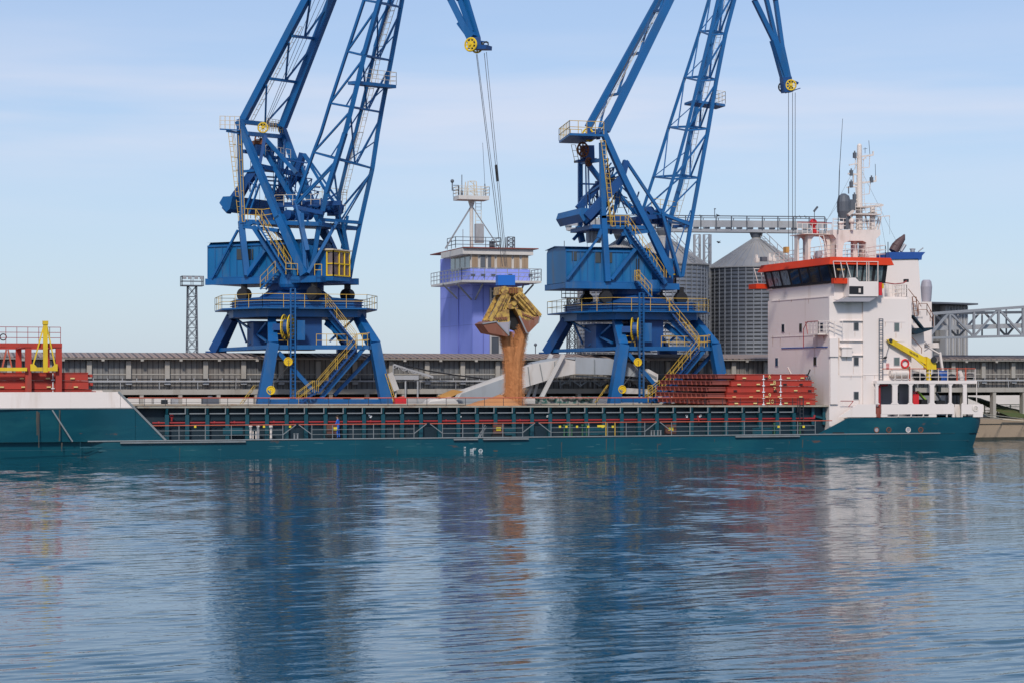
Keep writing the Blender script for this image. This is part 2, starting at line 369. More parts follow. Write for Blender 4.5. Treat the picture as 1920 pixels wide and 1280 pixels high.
while xx < sx1-8:
    w2 = (XA(531, SY)-XA(313, SY))/3.07*rb2.choice((1,1,2)); MB().box(xx+.01, xx+w2-.01, SY-.02, SY-.001, zb+.004, ze-.02).build('wall_panel', bm3[rb2.choice((0,0,1,2))], sh) if xx > -5 else None; xx += w2
MB().box(sx0, sx1, SY+5.7, SY+6.1, 3.98, zb-.003).build('under_floor_shade', M['black'], sh)  # added black strip standing in for the shade under the shed floor
c0 = XA(214/1.0, SY)
pitch = (XA(531, SY) - XA(313, SY)) / 3.07
k0 = XA(313, SY)
b = MB(); r_ = MB(); n = -28
posts = []
for i in range(-28, 46):
    X = k0 + i*pitch
    posts.append(X)
for X in posts:
    if XA(-60, SY) < X < XA(1980, SY):
        MB().box(X-.20, X+.20, SY-.32, SY-.003, zl-.05, ze-.25).build('column', M['shedc'], sh)
        MB().box(X-.16+pitch*.33, X+.16+pitch*.33, SY-.5, SY+.1, QZ, zb2-.003).build('pier', M['shedc'], sh)
        MB().box(X-.25, X+.25, SY-.45, SY-.02, zl-.42, zl-.22).build('bracket', M['gal'], sh)
        MB().box(X-.12+pitch*.33, X+.12+pitch*.33, SY-.93, SY-.80, ze-.28, ze-.13).build('roof_bracket', M['shedc'], sh)
r_.box(sx0, sx1, SY-.62, SY-.50, zl-.20, zl-.08)
x = sx0
while x < sx1: r_.box(x, x+.05, SY-.60, SY-.54, zb, zl-.2); x += pitch
x = sx0
while x < sx1: r_.box(x, x+.06, SY-.60, SY-.54, zl-.08, zl+.14); x += pitch*.37
r_.build('walkway_rail', M['gal'], sh)
MB().box(sx0, sx1, SY-.45, SY-.38, zl+.0, zl+.09).build('conveyor_belt', M['black'], sh)
v = MB(); x = sx0
while x < sx1:
    v.box(x, x+.05, SY-.040, SY-.022, zb+.005, ze-.02); x += pitch/7
v.build('sheet_seam', paint('seam_dark', (.05, .045, .045), .8), sh)

tag(MB().box(-80, 260, 196, 196.4, QZ, 4.05).build('boundary_wall', M['tarp']), 'low pale wall seen through the gap under the long grey shed', 'wall')
# ------------------------------------------------------------------ portal cranes
def gantry(root, dx, reel=True):
    """lower, non-slewing half; dx shifts the first crane's pixel trace along the rail"""
    def G(px, py, Y): p = P(px, py, Y); p.x += dx; return p
    nl = (G(509, 594, 168.3), G(512, 648, 165.6), G(487, 775, 165.2)); nr = (G(671, 594, 168.3), G(702, 648, 165.6), G(729, 775, 165.2))
    rl = (G(436, 596, 175.5), G(405, 660, 177.5)); rr = (G(612, 596, 175.5), G(650, 652, 177.5))
    for A in (nl, nr):
        b = MB(); foot = A[2].copy(); foot.z = QZ+.5
        b.bar(A[0], A[1], .66, .70, w2=.84, h2=.95); b.bar(A[1]+V(0,0,.22), foot, .84, 1.0, w2=1.0, h2=.85)
        b.build('leg', M['blue'], root)
        bo = MB(); bo.box(foot.x-1.3, foot.x+1.3, foot.y-.4, foot.y+.4, QZ+.15, QZ+.75)
        for s in (-.9, -.3, .3, .9): bo.tube((foot.x+s, foot.y-.25, QZ+.26), (foot.x+s, foot.y+.25, QZ+.26), .24, 12)
        bo.build('bogie', M['dblue'], root)
    for A in (rl, rr):
        b = MB(); ft = A[1].copy()
        w = .95 if A is rl else .4
        b.bar(A[0], ft, w*.8, w, w2=w*1.1, h2=w); b.build('leg', M['dblue'], root)
        bo = MB(); bo.box(ft.x-.9, ft.x+.9, ft.y-.3, ft.y+.3, ft.z-.5, ft.z+.1); bo.bar(ft+V(0,0,-.4), V(ft.x, ft.y, QZ), .6); bo.build('bogie', M['dblue'], root)
    # horizontal and diagonal beams
    b = MB()
    zb_ = nl[1].z
    b.bar(nl[1]+V(.3,0,-.12), nr[1]+V(-.3,0,-.12), .5, .36); b.bar(rl[1]+V(.2,0,.2), nl[1]+V(-.3,.3,-.1), .4, .30); b.bar(rr[1], nr[1]+V(0,.4,-.1), .4, .3)
    b.bar(rl[1]+V(0,0,.2), rr[1]+V(0,0,.1), .4, .3)
    b.bar(G(522,660,165.6), G(592,738,165.6), .34); b.bar(G(684,650,165.6), G(602,745,165.6), .32); b.bar(G(703,660,166.6), G(627,740,166.6), .28)
    b.bar(G(497,752,165.3), G(722,752,165.3), .5, .42); b.bar(G(572,760,165.5), G(606,744,165.5), .5, .3)
    b.bar(G(370+1160/4.8*1,605,168.2), G(662,645,165.8), .34, .42)
    b.bar(G(612,586,167.6), G(664,646,165.6), .30, .40)
    b.bar(G(663,598,168.4), G(618,640,168.4), .18); b.bar(G(620,600,175), G(640,640,176), .2); b.bar(G(500,605,168.6), G(468,645,172), .18)
    b.bar(G(447,600,175), G(462,642,174), .14); b.bar(G(443,598,175.3), G(500,640,168), .16)
    b.build('frame_beam', M['blue'], root)
    # platform
    def corner(px, py, Y, z): p = P(px, py, Y); return V(p.x+dx, Y, z)
    ztop = G(560, 577, 166.2).z; zbot = ztop-.10
    cs = [(403,177.8),(416,170.8),(492,166.0),(688,166.0),(707,169.2),(684,177.8)]
    pts = [V(XA(px, Y)+dx, Y, zbot) for px, Y in cs]
    MB().prism(pts, (0,0,.12)).build('platform', M['blue'], root)
    cen = sum(pts, V(0,0,0))/len(pts)
    gz = [cen.lerp(p, .86) for p in pts]; b = MB(); b.prism([V(p.x,p.y,zbot-.65) for p in gz], (0,0,.64)); b.build('platform_girder', M['blue'], root)
    g2 = [cen.lerp(p, .80) for p in pts]; b = MB()
    b.prism([V(p.x,p.y,ztop+.05) for p in g2], (0,0,.72))
    for zz in (.08,.32,.56,.76): b.prism([cen.lerp(V(p.x,p.y,0), 1.02)*1+V(0,0,0) if False else V(cen.x+(p.x-cen.x)*1.03, cen.y+(p.y-cen.y)*1.03, ztop+zz) for p in g2], (0,0,.05))
    b.build('slewing_girder', M['blue'], root)
    e = [V(p.x, p.y, ztop) for p in pts]
    MB().rail(e+[e[0]], 1.15, 1.7, 2, .020).build('platform_railing', M['yel'], root)
    # under-platform cabin, central column
    b = MB(); b.box(cen.x-4.4, cen.x-.9, 170.2, 173.4, zb_-.3, zbot-.95); b.box(cen.x-1.0, cen.x+1.2, 171.2, 173.8, zb_-.3, zbot-.70); b.box(cen.x-4.7, cen.x-1.6, 169.9, 174.6, zbot-1.05, zbot-.95); b.build('electrical_cabin', M['dblue'], root)
    b = MB(); b.box(cen.x-1.6, cen.x+1.0, 167.4, 169.2, zb_+.05, zbot-.68); b.build('central_column', M['dblue'], root)
    fl = MB(); fl.box(cen.x-3.6, cen.x+5.2, 165.9, 169.9, zb_-.18, zb_-.06); fl.build('lower_deck', M['dblue'], root)
    MB().rail([(cen.x+.2,165.85,zb_-.06),(cen.x+4.6,165.85,zb_-.06)], 1.05, .8, 2, .022).build('deck_railing', M['yel'], root)
    MB().rail([(cen.x-3.3,166.1,zb_-.06),(cen.x-2.2,166.1,zb_-.06)], 1.05, .8, 2, .022).build('deck_railing', M['yel'], root)
    # ladder mast, cable reel
    b = MB(); p0, p1 = G(549, 541, 165.2), G(549, 775, 165.2); b.bar(p0+V(-.19,0,0), p1+V(-.19,0,0), .10, .25); b.bar(p0+V(.19,0,0), p1+V(.19,0,0), .10, .25)
    b.ladder(p0, p1, (.36,0,0), .30, .03); b.build('ladder_mast', M['blue'], root)
    c = G(539, 613, 165.7); b = MB(); 
    ax = Vector((.85, -.45, 0)).normalized()
    for k in (-.28, .28):
        cc = c+ax*k; b.ring(cc, ax, 1.0, .05); b.ring(cc, ax, .65, .035)
        a_, b_ = b.frame(ax)
        for i in range(12):
            t = i*math.pi/6; b.bar(cc, cc+(a_*math.cos(t)+b_*math.sin(t))*1.0, .05)
    rb = b.build('cable_reel', M['ybright'], root)
    b = MB(); b.tube(c-ax*.22, c+ax*.22, .62, 20); b.bar(c-ax*1.2, c, .55); b.build('cable_drum', M['dblue'], rb)
    b = MB(); b.box(c.x+.75, c.x+1.45, c.y-.2, c.y+.5, c.z-1.1, c.z+.55); b.build('control_box', M['blue'], root)
    for (px, py) in ((540.5,677.5),(508,731)):
        c = G(px, py, 164.9); b = MB(); b.tube(c+V(0,.12,0), c, .36, 20); b.ring(c, (0,1,0), .33, .05); b.ring(c, (0,1,0), .14, .035); b.build('cable_pulley', M['ybright'], root)
    MB().path([G(540,625,165.3), G(542,668,165), G(541,685,164.8), G(510,722,164.8)], .02).build('power_cable', M['rope'], root)
    # stairs
    def stair(A, B, wy=.8):
        st = MB(); tr = MB()
        for k in (0, wy):
            o = V(0, k, 0); st.bar(A+o, B+o, .04, .04)
            for hgt in (.5, 1.0): st.bar(A+o+V(0,0,hgt), B+o+V(0,0,hgt), .036)
            n = max(2, int((B-A).length/1.1))
            for i in range(n+1):
                q = A.lerp(B, i/n)+o; st.bar(q, q+V(0,0,1.0), .034)
        n = int((B-A).length/.3)
        for i in range(n+1):
            q = A.lerp(B, i/n); tr.bar(q, q+V(0,wy,0), .22, .04)
        for k in (0, wy): tr.bar(A+V(0,k,-.06), B+V(0,k,-.06), .05, .14)
        sp = tr.build('stair', M['dblue'], root); st.build('stair_rail', M['yel'], sp)
    stair(G(613,575,166.3), G(668,645,165.2)); stair(G(668,652,164.9), G(597,735,164.9)); stair(G(590,735,164.4), G(560,757,164.4))
    MB().ladder(G(478,722,164.9), G(452,757,164.9), (.25,.3,0), .35, .025).build('access_ladder', M['yel'], root)
    MB().ladder(G(724,700,164.9), G(742,757,164.9), (.25,.3,0), .35, .025).build('access_ladder', M['yel'], root)
    MB().rail([G(667,650,165.1), G(692,648,165.1), G(692,646,166.4)], 1.05, .7, 2, .025).build('landing_railing', M['yel'], root)
    # slewing turntable
    return V(cen.x, 171.3, ztop+.8)

def winch(b, c, d, e, n=3):
    for i in range(n):
        o = c + d*(i*1.25-1.25); b.tube(o-e*.8, o+e*.8, .42, 14); b.box(o.x-.3, o.x+.3, o.y-.3, o.y+.3, o.z-.45, o.z+.1)

def crane(idx):
    if idx == 1:
        dx = 0; d = V(.7071, -.7071, 0); e = V(.7071, .7071, 0)
        lab = 'blue harbour crane on the left, its lattice boom turned towards the ship'
    else:
        dx = XA(1187, 171) - XA(555, 171); d = V(1, 0, 0); e = V(0, 1, 0)
        lab = 'blue harbour crane in front of the silos, its boom along the quay'
    cx = XA(555, 171) + dx
    root = thing('harbour_crane', (cx, 171, QZ), lab, 'crane', 'blue portal cranes on the quay')
    top = gantry(root, dx)
    cen = V(cx, 171, 0)
    def K(px, py, off):
        r = ray(px, py); n = e; t = ((cen + e*off - CP).dot(n)) / r.dot(n); return CP + r*t
    nr, fr = -3.1, 3.1
    def RR(*a): MB().rail(*a).build('deck_railing', M['yel'], root)
    OX = lambda p: p
    # turntable
    b = MB(); b.lathe((cx, 171, top.z-.1), [(3.9, 0), (3.9, .25), (3.2, .3), (2.4, .9), (2.4, 1.5)], 32); b.build('turntable', M['dblue'], root)
    for s in ((-1,-1),(1,-1),(-1,1),(1,1)):
        b = MB(); p = cen + d*s[0]*3.6 + e*s[1]*2.6; b.tube(V(p.x,p.y,top.z+.45)-e*.35, V(p.x,p.y,top.z+.45)+e*.35, .55, 18); b.bar(V(p.x,p.y,top.z+.5), V(p.x,p.y,top.z+1.45), .5, .4); b.build('slewing_wheel', M['black'], root)
    c3 = cen + d*.9 - e*2.3; b = MB(); b.lathe((c3.x, c3.y, top.z+.75), [(.35,0),(.85,.25),(.95,.5),(.95,1.3)], 18); b.build('slewing_motor', M['blue'], root)
    # machinery house
    if idx == 1:
        A0 = K(390, 535, nr+.35); A1 = K(604, 529, nr+.35); zt = K(398, 455, nr+.35).z; off0 = nr+.35
    else:
        A0 = K(1061, 541, nr+.35); A1 = K(1272, 541, nr+.35); zt = K(1062, 463, nr+.35).z; off0 = nr+.35
    zbh = A0.z; s0 = (A0-cen).dot(d); s1 = (A1-cen).dot(d)
    def H(s, t, z): p = cen + d*s + e*t; return V(p.x, p.y, z)
    wv = -2*off0
    split = s1-2.6
    b = MB(); prof = [H(s0, off0, zbh+.55), H(s0, off0, zt-.3), H(s0, off0+.35, zt), H(s0, 0, zt+.18), H(s0, -off0-.35, zt), H(s0, -off0, zt-.3), H(s0, -off0, zbh+.55)]
    b.prism(prof, d*(split-s0))
    hs = b.build('machinery_house', M['house'], root)
    b = MB(); L_ = s1-s0
    b.bar(H(s0-.1, off0-.12, zbh+.28), H(s1, off0-.12, zbh+.28), .3, .55); b.bar(H(s0-.1, -off0+.12, zbh+.28), H(s1, -off0+.12, zbh+.28), .3, .55)
    b.prism([H(s0-.1, off0, zbh+.05), H(s1, off0, zbh+.05), H(s1, -off0, zbh+.05), H(s0-.1, -off0, zbh+.05)], (0,0,.45)); b.build('slewing_frame', M['blue'], root)
    b = MB(); n = 12
    for i in range(n+1):
        q = H(s0+(split-s0)*i/n, off0-.03, 0); b.bar(V(q.x,q.y,zbh+.6), V(q.x,q.y,zt-.32), .07, .07)
    b.bar(H(s0, off0-.05, zt-.34), H(split, off0-.05, zt-.34), .12, .14); b.bar(H(s0, off0-.03, zbh+.62), H(split, off0-.03, zbh+.62), .08, .08)
    b.build('wall_rib', M['blue'], hs)
    b = MB(); b.prism([H(s0-.15, off0-.15, zt-.02), H(s0-.15, 0, zt+.22), H(s0-.15, -off0+.15, zt-.02), H(s0-.15, 0, zt+.15)], d*(split-s0+.3)); b.build('roof', M['dblue'], hs)
    wins = [(449,478,11),(469,478,11)] if idx == 1 else [(1077,480,9),(1121,484,11),(1143,484,10)]
    for wx, wy, ww in wins:
        q0 = K(wx-ww/2, wy+9, off0-.06); q1 = K(wx+ww/2, wy+9, off0-.06)
        h = .9; b = MB(); b.prism([q0, q1, q1+V(0,0,h), q0+V(0,0,h)], e*.05); fr_ = b.build('window', M['glass'], hs)
    # dark doorway
    if idx == 1: q0, q1, zh = K(526, 490, off0-.05), K(543, 490, off0-.05), 1.7
    else: q0, q1, zh = K(1193, 525, off0-.05), K(1199, 525, off0-.05), 1.9
    MB().prism([q0, q1, q1+V(0,0,zh), q0+V(0,0,zh)], e*.05).build('doorway', M['black'], hs)
    # front room and driver's cab
    b = MB(); b.prism([H(split-.2, off0+.5, zbh+.5), H(s1-.3, off0+.5, zbh+.5), H(s1-.3, off0+.5, zt-.9), H(split-.2, off0+.5, zt-.2)], e*(wv-1.8)); b.build('winch_room', M['blue'], root)
    if idx == 1:
        cp0, cp1 = K(616, 524, 1.1), K(660, 524, 1.1); t0, t1 = 1.1-1.0, 1.1+1.5
    else: t0, t1 = 1.0, 3.4
    c0 = (K(616, 524, 0)-cen).dot(d) if idx == 1 else s1-.4
    if idx == 1:
        u0, u1 = s1+.1, s1+.75; t0, t1 = off0+.55, off0+3.1
        zc0, zc1 = zbh+.15, zbh+2.7
    else:
        u0, u1 = s1-.2, s1+1.7; t0, t1 = 2.2, 4.5; zc0, zc1 = zbh+.2, zbh+2.6
    cab = MB(); cab.prism([H(u0-1.2, t0, zc0), H(u1, t0, zc0), H(u1, t0, zc0+.45), H(u0-1.2, t0, zc0+.45)], e*(t1-t0))
    cab.prism([H(u0-1.2, t0, zc0+.45), H(u0-.1, t0, zc0+.45), H(u0-.1, t0, zc1), H(u0-1.2, t0, zc1)], e*(t1-t0))
    cb = cab.build('operator_cab', M['blue'], root)
    fy = MB()
    def post(s, t): fy.bar(H(s, t, zc0+.4), H(s, t, zc1), .11)
    for s in ((u0, u1) if idx == 1 else (u0, u0+.75, u1)):
        post(s, t0)
    for t in (t0, t0+(t1-t0)*.36, t0+(t1-t0)*.68, t1): post(u1, t)
    for z in (zc0+.45, zc0+1.45, zc1-.06):
        fy.bar(H(u0, t0, z), H(u1, t0, z), .10); fy.bar(H(u1, t0, z), H(u1, t1, z), .10)
    fy.build('cab_frame', M['ybright'], cb)
    MB().prism([H(u0, t0+.06, zc0+.45), H(u1-.06, t0+.06, zc0+.45), H(u1-.06, t0+.06, zc1-.05), H(u0, t0+.06, zc1-.05)], e*(t1-t0-.1)).build('pane', paint('cab_glass', (.16,.11,.10), .12, (.45,.30,.25), .8, 2.0, spec=.8), cb)
    MB().prism([H(u0-1.3, t0-.2, zc1+.02), H(u1+.15, t0-.2, zc1+.02), H(u1+.15, t0-.2, zc1+.12), H(u0-1.3, t0-.2, zc1+.25)], e*(t1-t0+.4)).build('cab_roof', M['cream'], cb)
    # ---------------- tower, traced
    T = MB(); T2 = MB()
    def near(a, b_, w, h=None, mb=None): (mb or T).bar(K(*a, nr), K(*b_, nr), w, h)
    def far(a, b_, w, h=None, mb=None): (mb or T2).bar(K(*a, fr), K(*b_, fr), w, h)
    if idx == 1:
        near((448,228),(523,410),.62,.5); near((523,405),(572,515),.62,.7)
        near((449,236),(454,420),.42,.5); near((452,415),(463,517),.50,.5)
        far((527,236),(560,325),.60,.5); far((560,325),(586,384),.6,.5); far((586,384),(625,470),.55)
        far((526,258),(528,425),.50,.4)
        T.bar(K(447,228,nr), K(529,237,fr), .4, .35); T.bar(K(463,251,nr), K(531,257,fr), .35)
        T.bar(K(497,293,-1), K(563,303,fr), .25); T.bar(K(495,320,-1), K(560,326,fr), .22)
        for y in (332,339,347): T.bar(K(500,y,-1), K(550,y+3,fr), .13)
        T.bar(K(455,322,nr), K(480,320,nr), .2)
        # centre lever (two arms) with the long counterweight between them
        lv = MB(); lv.bar(K(424,396,nr+.3), K(487,308,nr+.3), .55, .75); lv.bar(K(487,308,nr+.3), K(497,255,nr+1.0), .25, .35)
        lv.bar(K(508,380,fr-.5), K(560,326,fr-.5), .5, .7); lv.bar(K(556,330,fr-.5), K(568,288,fr-.5), .5, .5); lv.bar(K(485,312,nr+.3), K(560,328,fr-.5), .4)
        lv.build('lever_arm', M['dblue'], root)
        cw = [K(411,381,nr-.9), K(418,369,nr-.9), K(436,368,nr-.9), K(431,392,nr-.9), K(424,398,nr-.9)]
        MB().prism(cw, e*7.6).build('counterweight', M['boom'], root)
        rods = MB(); rods.bar(K(569,289,1.0), K(613,362,1.0), .2); rods.bar(K(613,362,1), K(642,400,1), .2); rods.bar(K(572,289,2.0), K(640,385,2.0), .14)
        rods.bar(K(495,258,-1), K(556,325,-1), .28); rods.bar(K(495,281,-1), K(553,382,-1), .30); rods.bar(K(503,282,0), K(560,382,0), .22)
        rods.bar(K(550,380,-1), K(560,400,-1), .3)
        rods.bar(K(520,310,-1), K(508,400,0), .16); rods.bar(K(484,330,nr), K(458,400,nr), .18); rods.bar(K(487,345,nr), K(467,402,nr), .14)
        rods.bar(K(563,303,fr-.4), K(585,375,fr-.4), .18); rods.bar(K(576,340,fr), K(548,405,fr), .16); rods.bar(K(530,330,2), K(580,420,2), .14)
        rods.build('luffing_rod', M['blue'], root)
        lt = MB(); lt.zig(K(498,262,-1), K(556,330,-1), K(492,285,-.4), K(552,372,-.4), 7, .09); lt.zig(K(566,300,fr), K(604,372,fr), K(560,312,fr-.6), K(590,378,fr-.6), 6, .08)
        lt.zig(K(505,345,1), K(545,345,1), K(505,372,1), K(552,376,1), 4, .09, True); lt.zig(K(455,350,nr), K(478,330,nr), K(455,368,nr), K(482,352,nr), 2, .08)
        for p_, q_ in (((534,262),(534,300)),((540,300),(575,306)),((506,300),(530,296)),((474,330),(500,334)),((470,345),(455,372)),((598,396),(598,424)),((520,388),(520,420)),((536,390),(540,420)),((560,402),(566,424)),((575,350),(600,352)),((585,395),(632,362))): lt.bar(K(*p_,0), K(*q_,.3), .12)
        for p_, q_ in (((470,300),(470,410)),((480,320),(478,410)),((512,300),(514,380)),((612,372),(640,372)),((546,340),(572,392))): lt.bar(K(*p_,-.5), K(*q_,-.5), .045)
        lt.build('tower_lacing', M['dblue'], root)
        MB().rail([K(498,292,-1.2), K(545,300,2)], .9, .7, 2, .016).build('tower_railing', M['cream'], root); MB().rail([K(500,246,-1), K(530,250,2.4)], .9, .5, 3, .016).build('tower_railing', M['yel'], root); MB().rail([K(515,386,nr+.6), K(600,384,nr+.6)], .9, .9, 2, .018).build('tower_railing', M['cream'], root)
        # braces beside the house
        near((446,432),(398,522),.18); near((497,470),(463,517),.36); near((475,425),(537,520),.34); near((449,430),(475,417),.3)
        near((566,400),(572,515),.28); near((557,386),(576,470),.36); far((590,420),(624,470),.3)
        T.bar(K(535,450,nr+.5), K(510,430,0), .25); T.bar(K(578,512,nr), K(632,416,nr+1), .26)
        near((463,517),(500,470),.05)
        # machinery deck
        dk = MB(); a0, a1 = K(449,419,nr), K(597,424,nr)
        dk.prism([a0, a1, a1+e*6.2, a0+e*6.2], (0,0,.35)); dk.bar(a0+V(0,0,-.25), a0.lerp(a1,.5)+V(0,0,-.5), .3, .3); dk.build('machinery_deck', M['blue'], root)
        q = K(505,408,-1); mm = MB(); mm.prism([K(486,413,nr+.6),K(515,413,nr+.6),K(515,398,nr+.6),K(505,393,nr+.6),K(490,395,nr+.6)], e*2); winch(mm, K(548,404,-1.5), d, e, 3); mm.build('winch_machinery', M['dblue'], root)
        mm = MB(); mm.bar(K(515,385,nr+.8), K(640,381,nr+2), .3, .4); mm.bar(K(552,388,nr), K(607,400,nr), .3); mm.bar(K(600,398,nr+1), K(636,385,fr), .34); 
        for p_ in ((575,385),(590,390),(600,382),(622,392),(632,390)): 
            c_ = K(*p_, 0); mm.tube(c_-e*.5, c_+e*.5, .4, 12); mm.box(c_.x-.35, c_.x+.35, c_.y-.3, c_.y+.3, c_.z-.6, c_.z)
        mm.build('luffing_drive', M['dblue'], root)
        RR([K(450,413,nr-.1), K(494,415,nr-.1), K(513,412,nr-.1)], 1.0, .9, 2, .024)
        RR([K(497,381,1), K(560,381,1)], .9, 1.1, 2, .018); RR([K(590,368,fr), K(618,372,fr), K(650,376,fr)], .9, 1.0, 2, .018)
        pr = MB(); pp = [K(412,244,nr-.6), K(449,246,nr-.6), K(449,246,nr+.6), K(412,244,nr+.8)]; pr.prism(pp, (0,0,.12)); pr.bar(K(425,246,nr-.4), K(449,250,nr-.3), .2); pr.build('top_platform', M['blue'], root)
        MB().rail([K(412,242,nr-.6), K(449,243,nr-.6)], 1.1, .55, 3, .018).rail([K(414,242,nr+.8), K(449,243,nr+.6)], 1.1, .55, 3, .018).rail([K(500,244,nr+1.5), K(528,248,fr)], 1.0, 1.0, 2, .018).build('platform_railing', M['cream'], root)
        la = MB(); la.ladder(K(431,247,nr-.4), K(451,416,nr-.2), d*.36, .42, .022, cage=.55); la.build('caged_ladder', M['yel'], root)
        la = MB(); la.ladder(K(449,243,nr-.3), K(457,416,nr-.3), d*.28, 1.3, .022); la.build('tower_ladder', M['yel'], root)
        sh_ = MB()
        for o_ in (-.35, -.1, .15): sh_.wheel(K(493,240,o_), e-d*.6, .42, .07, 8)
        sh_.build('top_sheave', M['ybright'], root)
        sh2 = MB(); sh2.wheel(K(489,262,-.5), e-d*.6, .5, .07, 8); sh2.bar(K(475,268,-1), K(500,268,0), .9, .35); sh2.wheel(K(497,278,0), e-d*.6, .4, .07); sh2.build('deflector_sheave', M['rust'], root)
        hx = MB(); hx.bar(K(474,282,-1.5), K(505,284,.5), 1.0, .9); hx.bar(K(456,284,nr), K(476,287,-1), .3); hx.build('sheave_box', M['dblue'], root)
    else:
        near((1130,246),(1172,340),.62,.5); near((1172,340),(1221,436),.62,.5); near((1221,436),(1258,515),.58,.6)
        near((1129,268),(1131,410),.46,.5); near((1131,405),(1139,528),.50,.5)
        far((1088,300),(1088,424),.38); far((1103,308),(1127,340),.42); far((1127,340),(1205,408),.40); far((1085,424),(1092,455),.5); far((1100,422),(1075,450),.26)
        T.bar(K(1088,375,fr), K(1130,345,nr), .2); T.bar(K(1088,345,fr), K(1115,346,1), .16)
        T.bar(K(1089,306,fr), K(1131,300,nr), .3); 
        lv = MB(); lv.bar(K(1100,408,nr+.3), K(1165,337,nr+.3), .55, .75); lv.bar(K(1164,342,nr+.3), K(1174,303,nr+.3), .5, .45)
        lv.bar(K(1084,392,1.5), K(1124,345,1.5), .5, .6); lv.bar(K(1130,355,0), K(1168,336,nr+.3), .35); lv.bar(K(1097,420,0), K(1140,380,nr+.5), .4)
        lv.build('lever_arm', M['dblue'], root)
        cw = [K(1090,400,nr+.6), K(1096,391,nr+.6), K(1104,396,nr+.6), K(1104,406,nr+.6), K(1092,414,nr+.6)]
        MB().prism([p+d*(-.0) for p in [K(1086,402,nr+.4), K(1090,390,nr+.4), K(1104,391,nr+.4), K(1108,400,nr+.4), K(1094,416,nr+.4)]], e*6.6).build('counterweight', M['boom'], root)
        rods = MB(); rods.bar(K(1174,302,-1), K(1242,404,-1), .26); rods.bar(K(1242,404,-1), K(1272,518,-1), .26); rods.bar(K(1160,345,0), K(1145,440,0), .16)
        rods.bar(K(1160,360,nr+1), K(1190,402,nr+1), .2); rods.bar(K(1174,302,-1), K(1166,325,-1), .5); rods.bar(K(1135,338,0), K(1165,320,0), .14)
        rods.zig(K(1135,290,0), K(1163,330,0), K(1128,300,1.5), K(1150,345,1.5), 5, .10)
        rods.bar(K(1166,350,0), K(1152,400,0), .18); rods.bar(K(1118,340,2), K(1122,400,2), .2); rods.bar(K(1150,385,1), K(1140,405,1), .2)
        rods.build('luffing_rod', M['blue'], root)
        lt = MB(); lt.zig(K(1140,310,0), K(1165,350,0), K(1135,345,1), K(1160,390,1), 6, .09, True); lt.zig(K(1090,385,2), K(1128,350,2), K(1094,402,2), K(1130,372,2), 5, .08)
        for p_, q_ in (((1098,300),(1100,425)),((1103,300),(1106,425)),((1150,360),(1176,372)),((1136,400),(1160,352)),((1176,402),(1160,365)),((1185,402),(1198,360)),((1210,430),(1240,402)),((1160,345),(1195,380))): lt.bar(K(*p_,.2), K(*q_,.4), .10)
        lt.build('tower_lacing', M['dblue'], root)
        MB().rail([K(1138,356,-.5), K(1160,352,-.5)], .9, .5, 2, .018).rail([K(1142,378,-.5), K(1162,380,-.5)], .9, .5, 2, .018).build('tower_railing', M['yel'], root)
        near((1122,446),(1063,524),.18); near((1191,467),(1146,524),.30); near((1171,433),(1247,532),.42); near((1215,434),(1165,440),.3); near((1122,446),(1128,430),.3)
        T.bar(K(1170,440,-1), K(1158,458,0), .3); near((1171,430),(1184,458),.3); near((1220,436),(1224,430),.5)
        dk = MB(); a0, a1 = K(1090,429,0), K(1222,432,nr)
        a0 = H((K(1090,429,0)-cen).dot(d), nr, a1.z+.05); a1 = H((a1-cen).dot(d), nr, a1.z+.05)
        dk.prism([a0, a1, a1+e*6.2, a0+e*6.2], (0,0,.35)); dk.build('machinery_deck', M['blue'], root)
        mm = MB(); winch(mm, K(1170,414,-1), d, e, 3); mm.prism([K(1150,420,nr+.6),K(1180,420,nr+.6),K(1180,404,nr+.6),K(1150,404,nr+.6)], e*3); mm.build('winch_machinery', M['dblue'], root)
        mm = MB(); mm.bar(K(1200,410,-1), K(1243,405,-1), .4, .4); mm.bar(K(1242,404,-1.5), K(1295,420,-1.5), .3); mm.bar(K(1262,425,0), K(1295,424,0), .25)
        for p_ in ((1208,405),(1216,396),(1226,408),(1235,400),(1240,414)):
            c_ = K(*p_, 0); mm.tube(c_-e*.5, c_+e*.5, .4, 12); mm.box(c_.x-.35, c_.x+.35, c_.y-.3, c_.y+.3, c_.z-.6, c_.z)
        mm.build('luffing_drive', M['dblue'], root)
        vents = MB()
        for vx in (1103,1110,1117,1123): c_ = K(vx, 456, 0); vents.lathe(c_, [(.16,0),(.22,.3),(.22,.9),(.12,1.25)], 12)
        vents.build('roof_vent', M['gal'], root)
        RR([K(1133,426,nr-.1), K(1178,426,nr-.1)], 1.0, .9, 2, .024); RR([K(1136,401,1), K(1200,398,1)], 1.0, 1.1, 2, .02); RR([K(1222,390,1), K(1270,398,1)], .9, 1.0, 2, .018); RR([K(1105,422,2), K(1128,420,2)], 1.0, .8, 2, .02)
        RR([K(1249,521,nr-.2), K(1256,521,nr-.2)], 1, .4, 2, .025)
        za = K(1100,264,0).z; pr = MB(); pr.prism([H(a, t, za) for a, t in (((K(1126,262,nr)-cen).dot(d)-3.0, nr-.3), ((K(1126,262,nr)-cen).dot(d)+.2, nr-.3), ((K(1126,262,nr)-cen).dot(d)+.2, 2.6), ((K(1126,262,nr)-cen).dot(d)-2.0, 2.6))], (0,0,.2)); pr.build('top_platform', M['blue'], root)
        aa = (K(1126,262,nr)-cen).dot(d)
        MB().rail([H(aa+.2, nr-.3, za+.2), H(aa-3.0, nr-.3, za+.2), H(aa-2.0, 2.6, za+.2), H(aa+.2, 2.6, za+.2)], 1.1, .9, 2, .024).build('platform_railing', M['yel'], root)
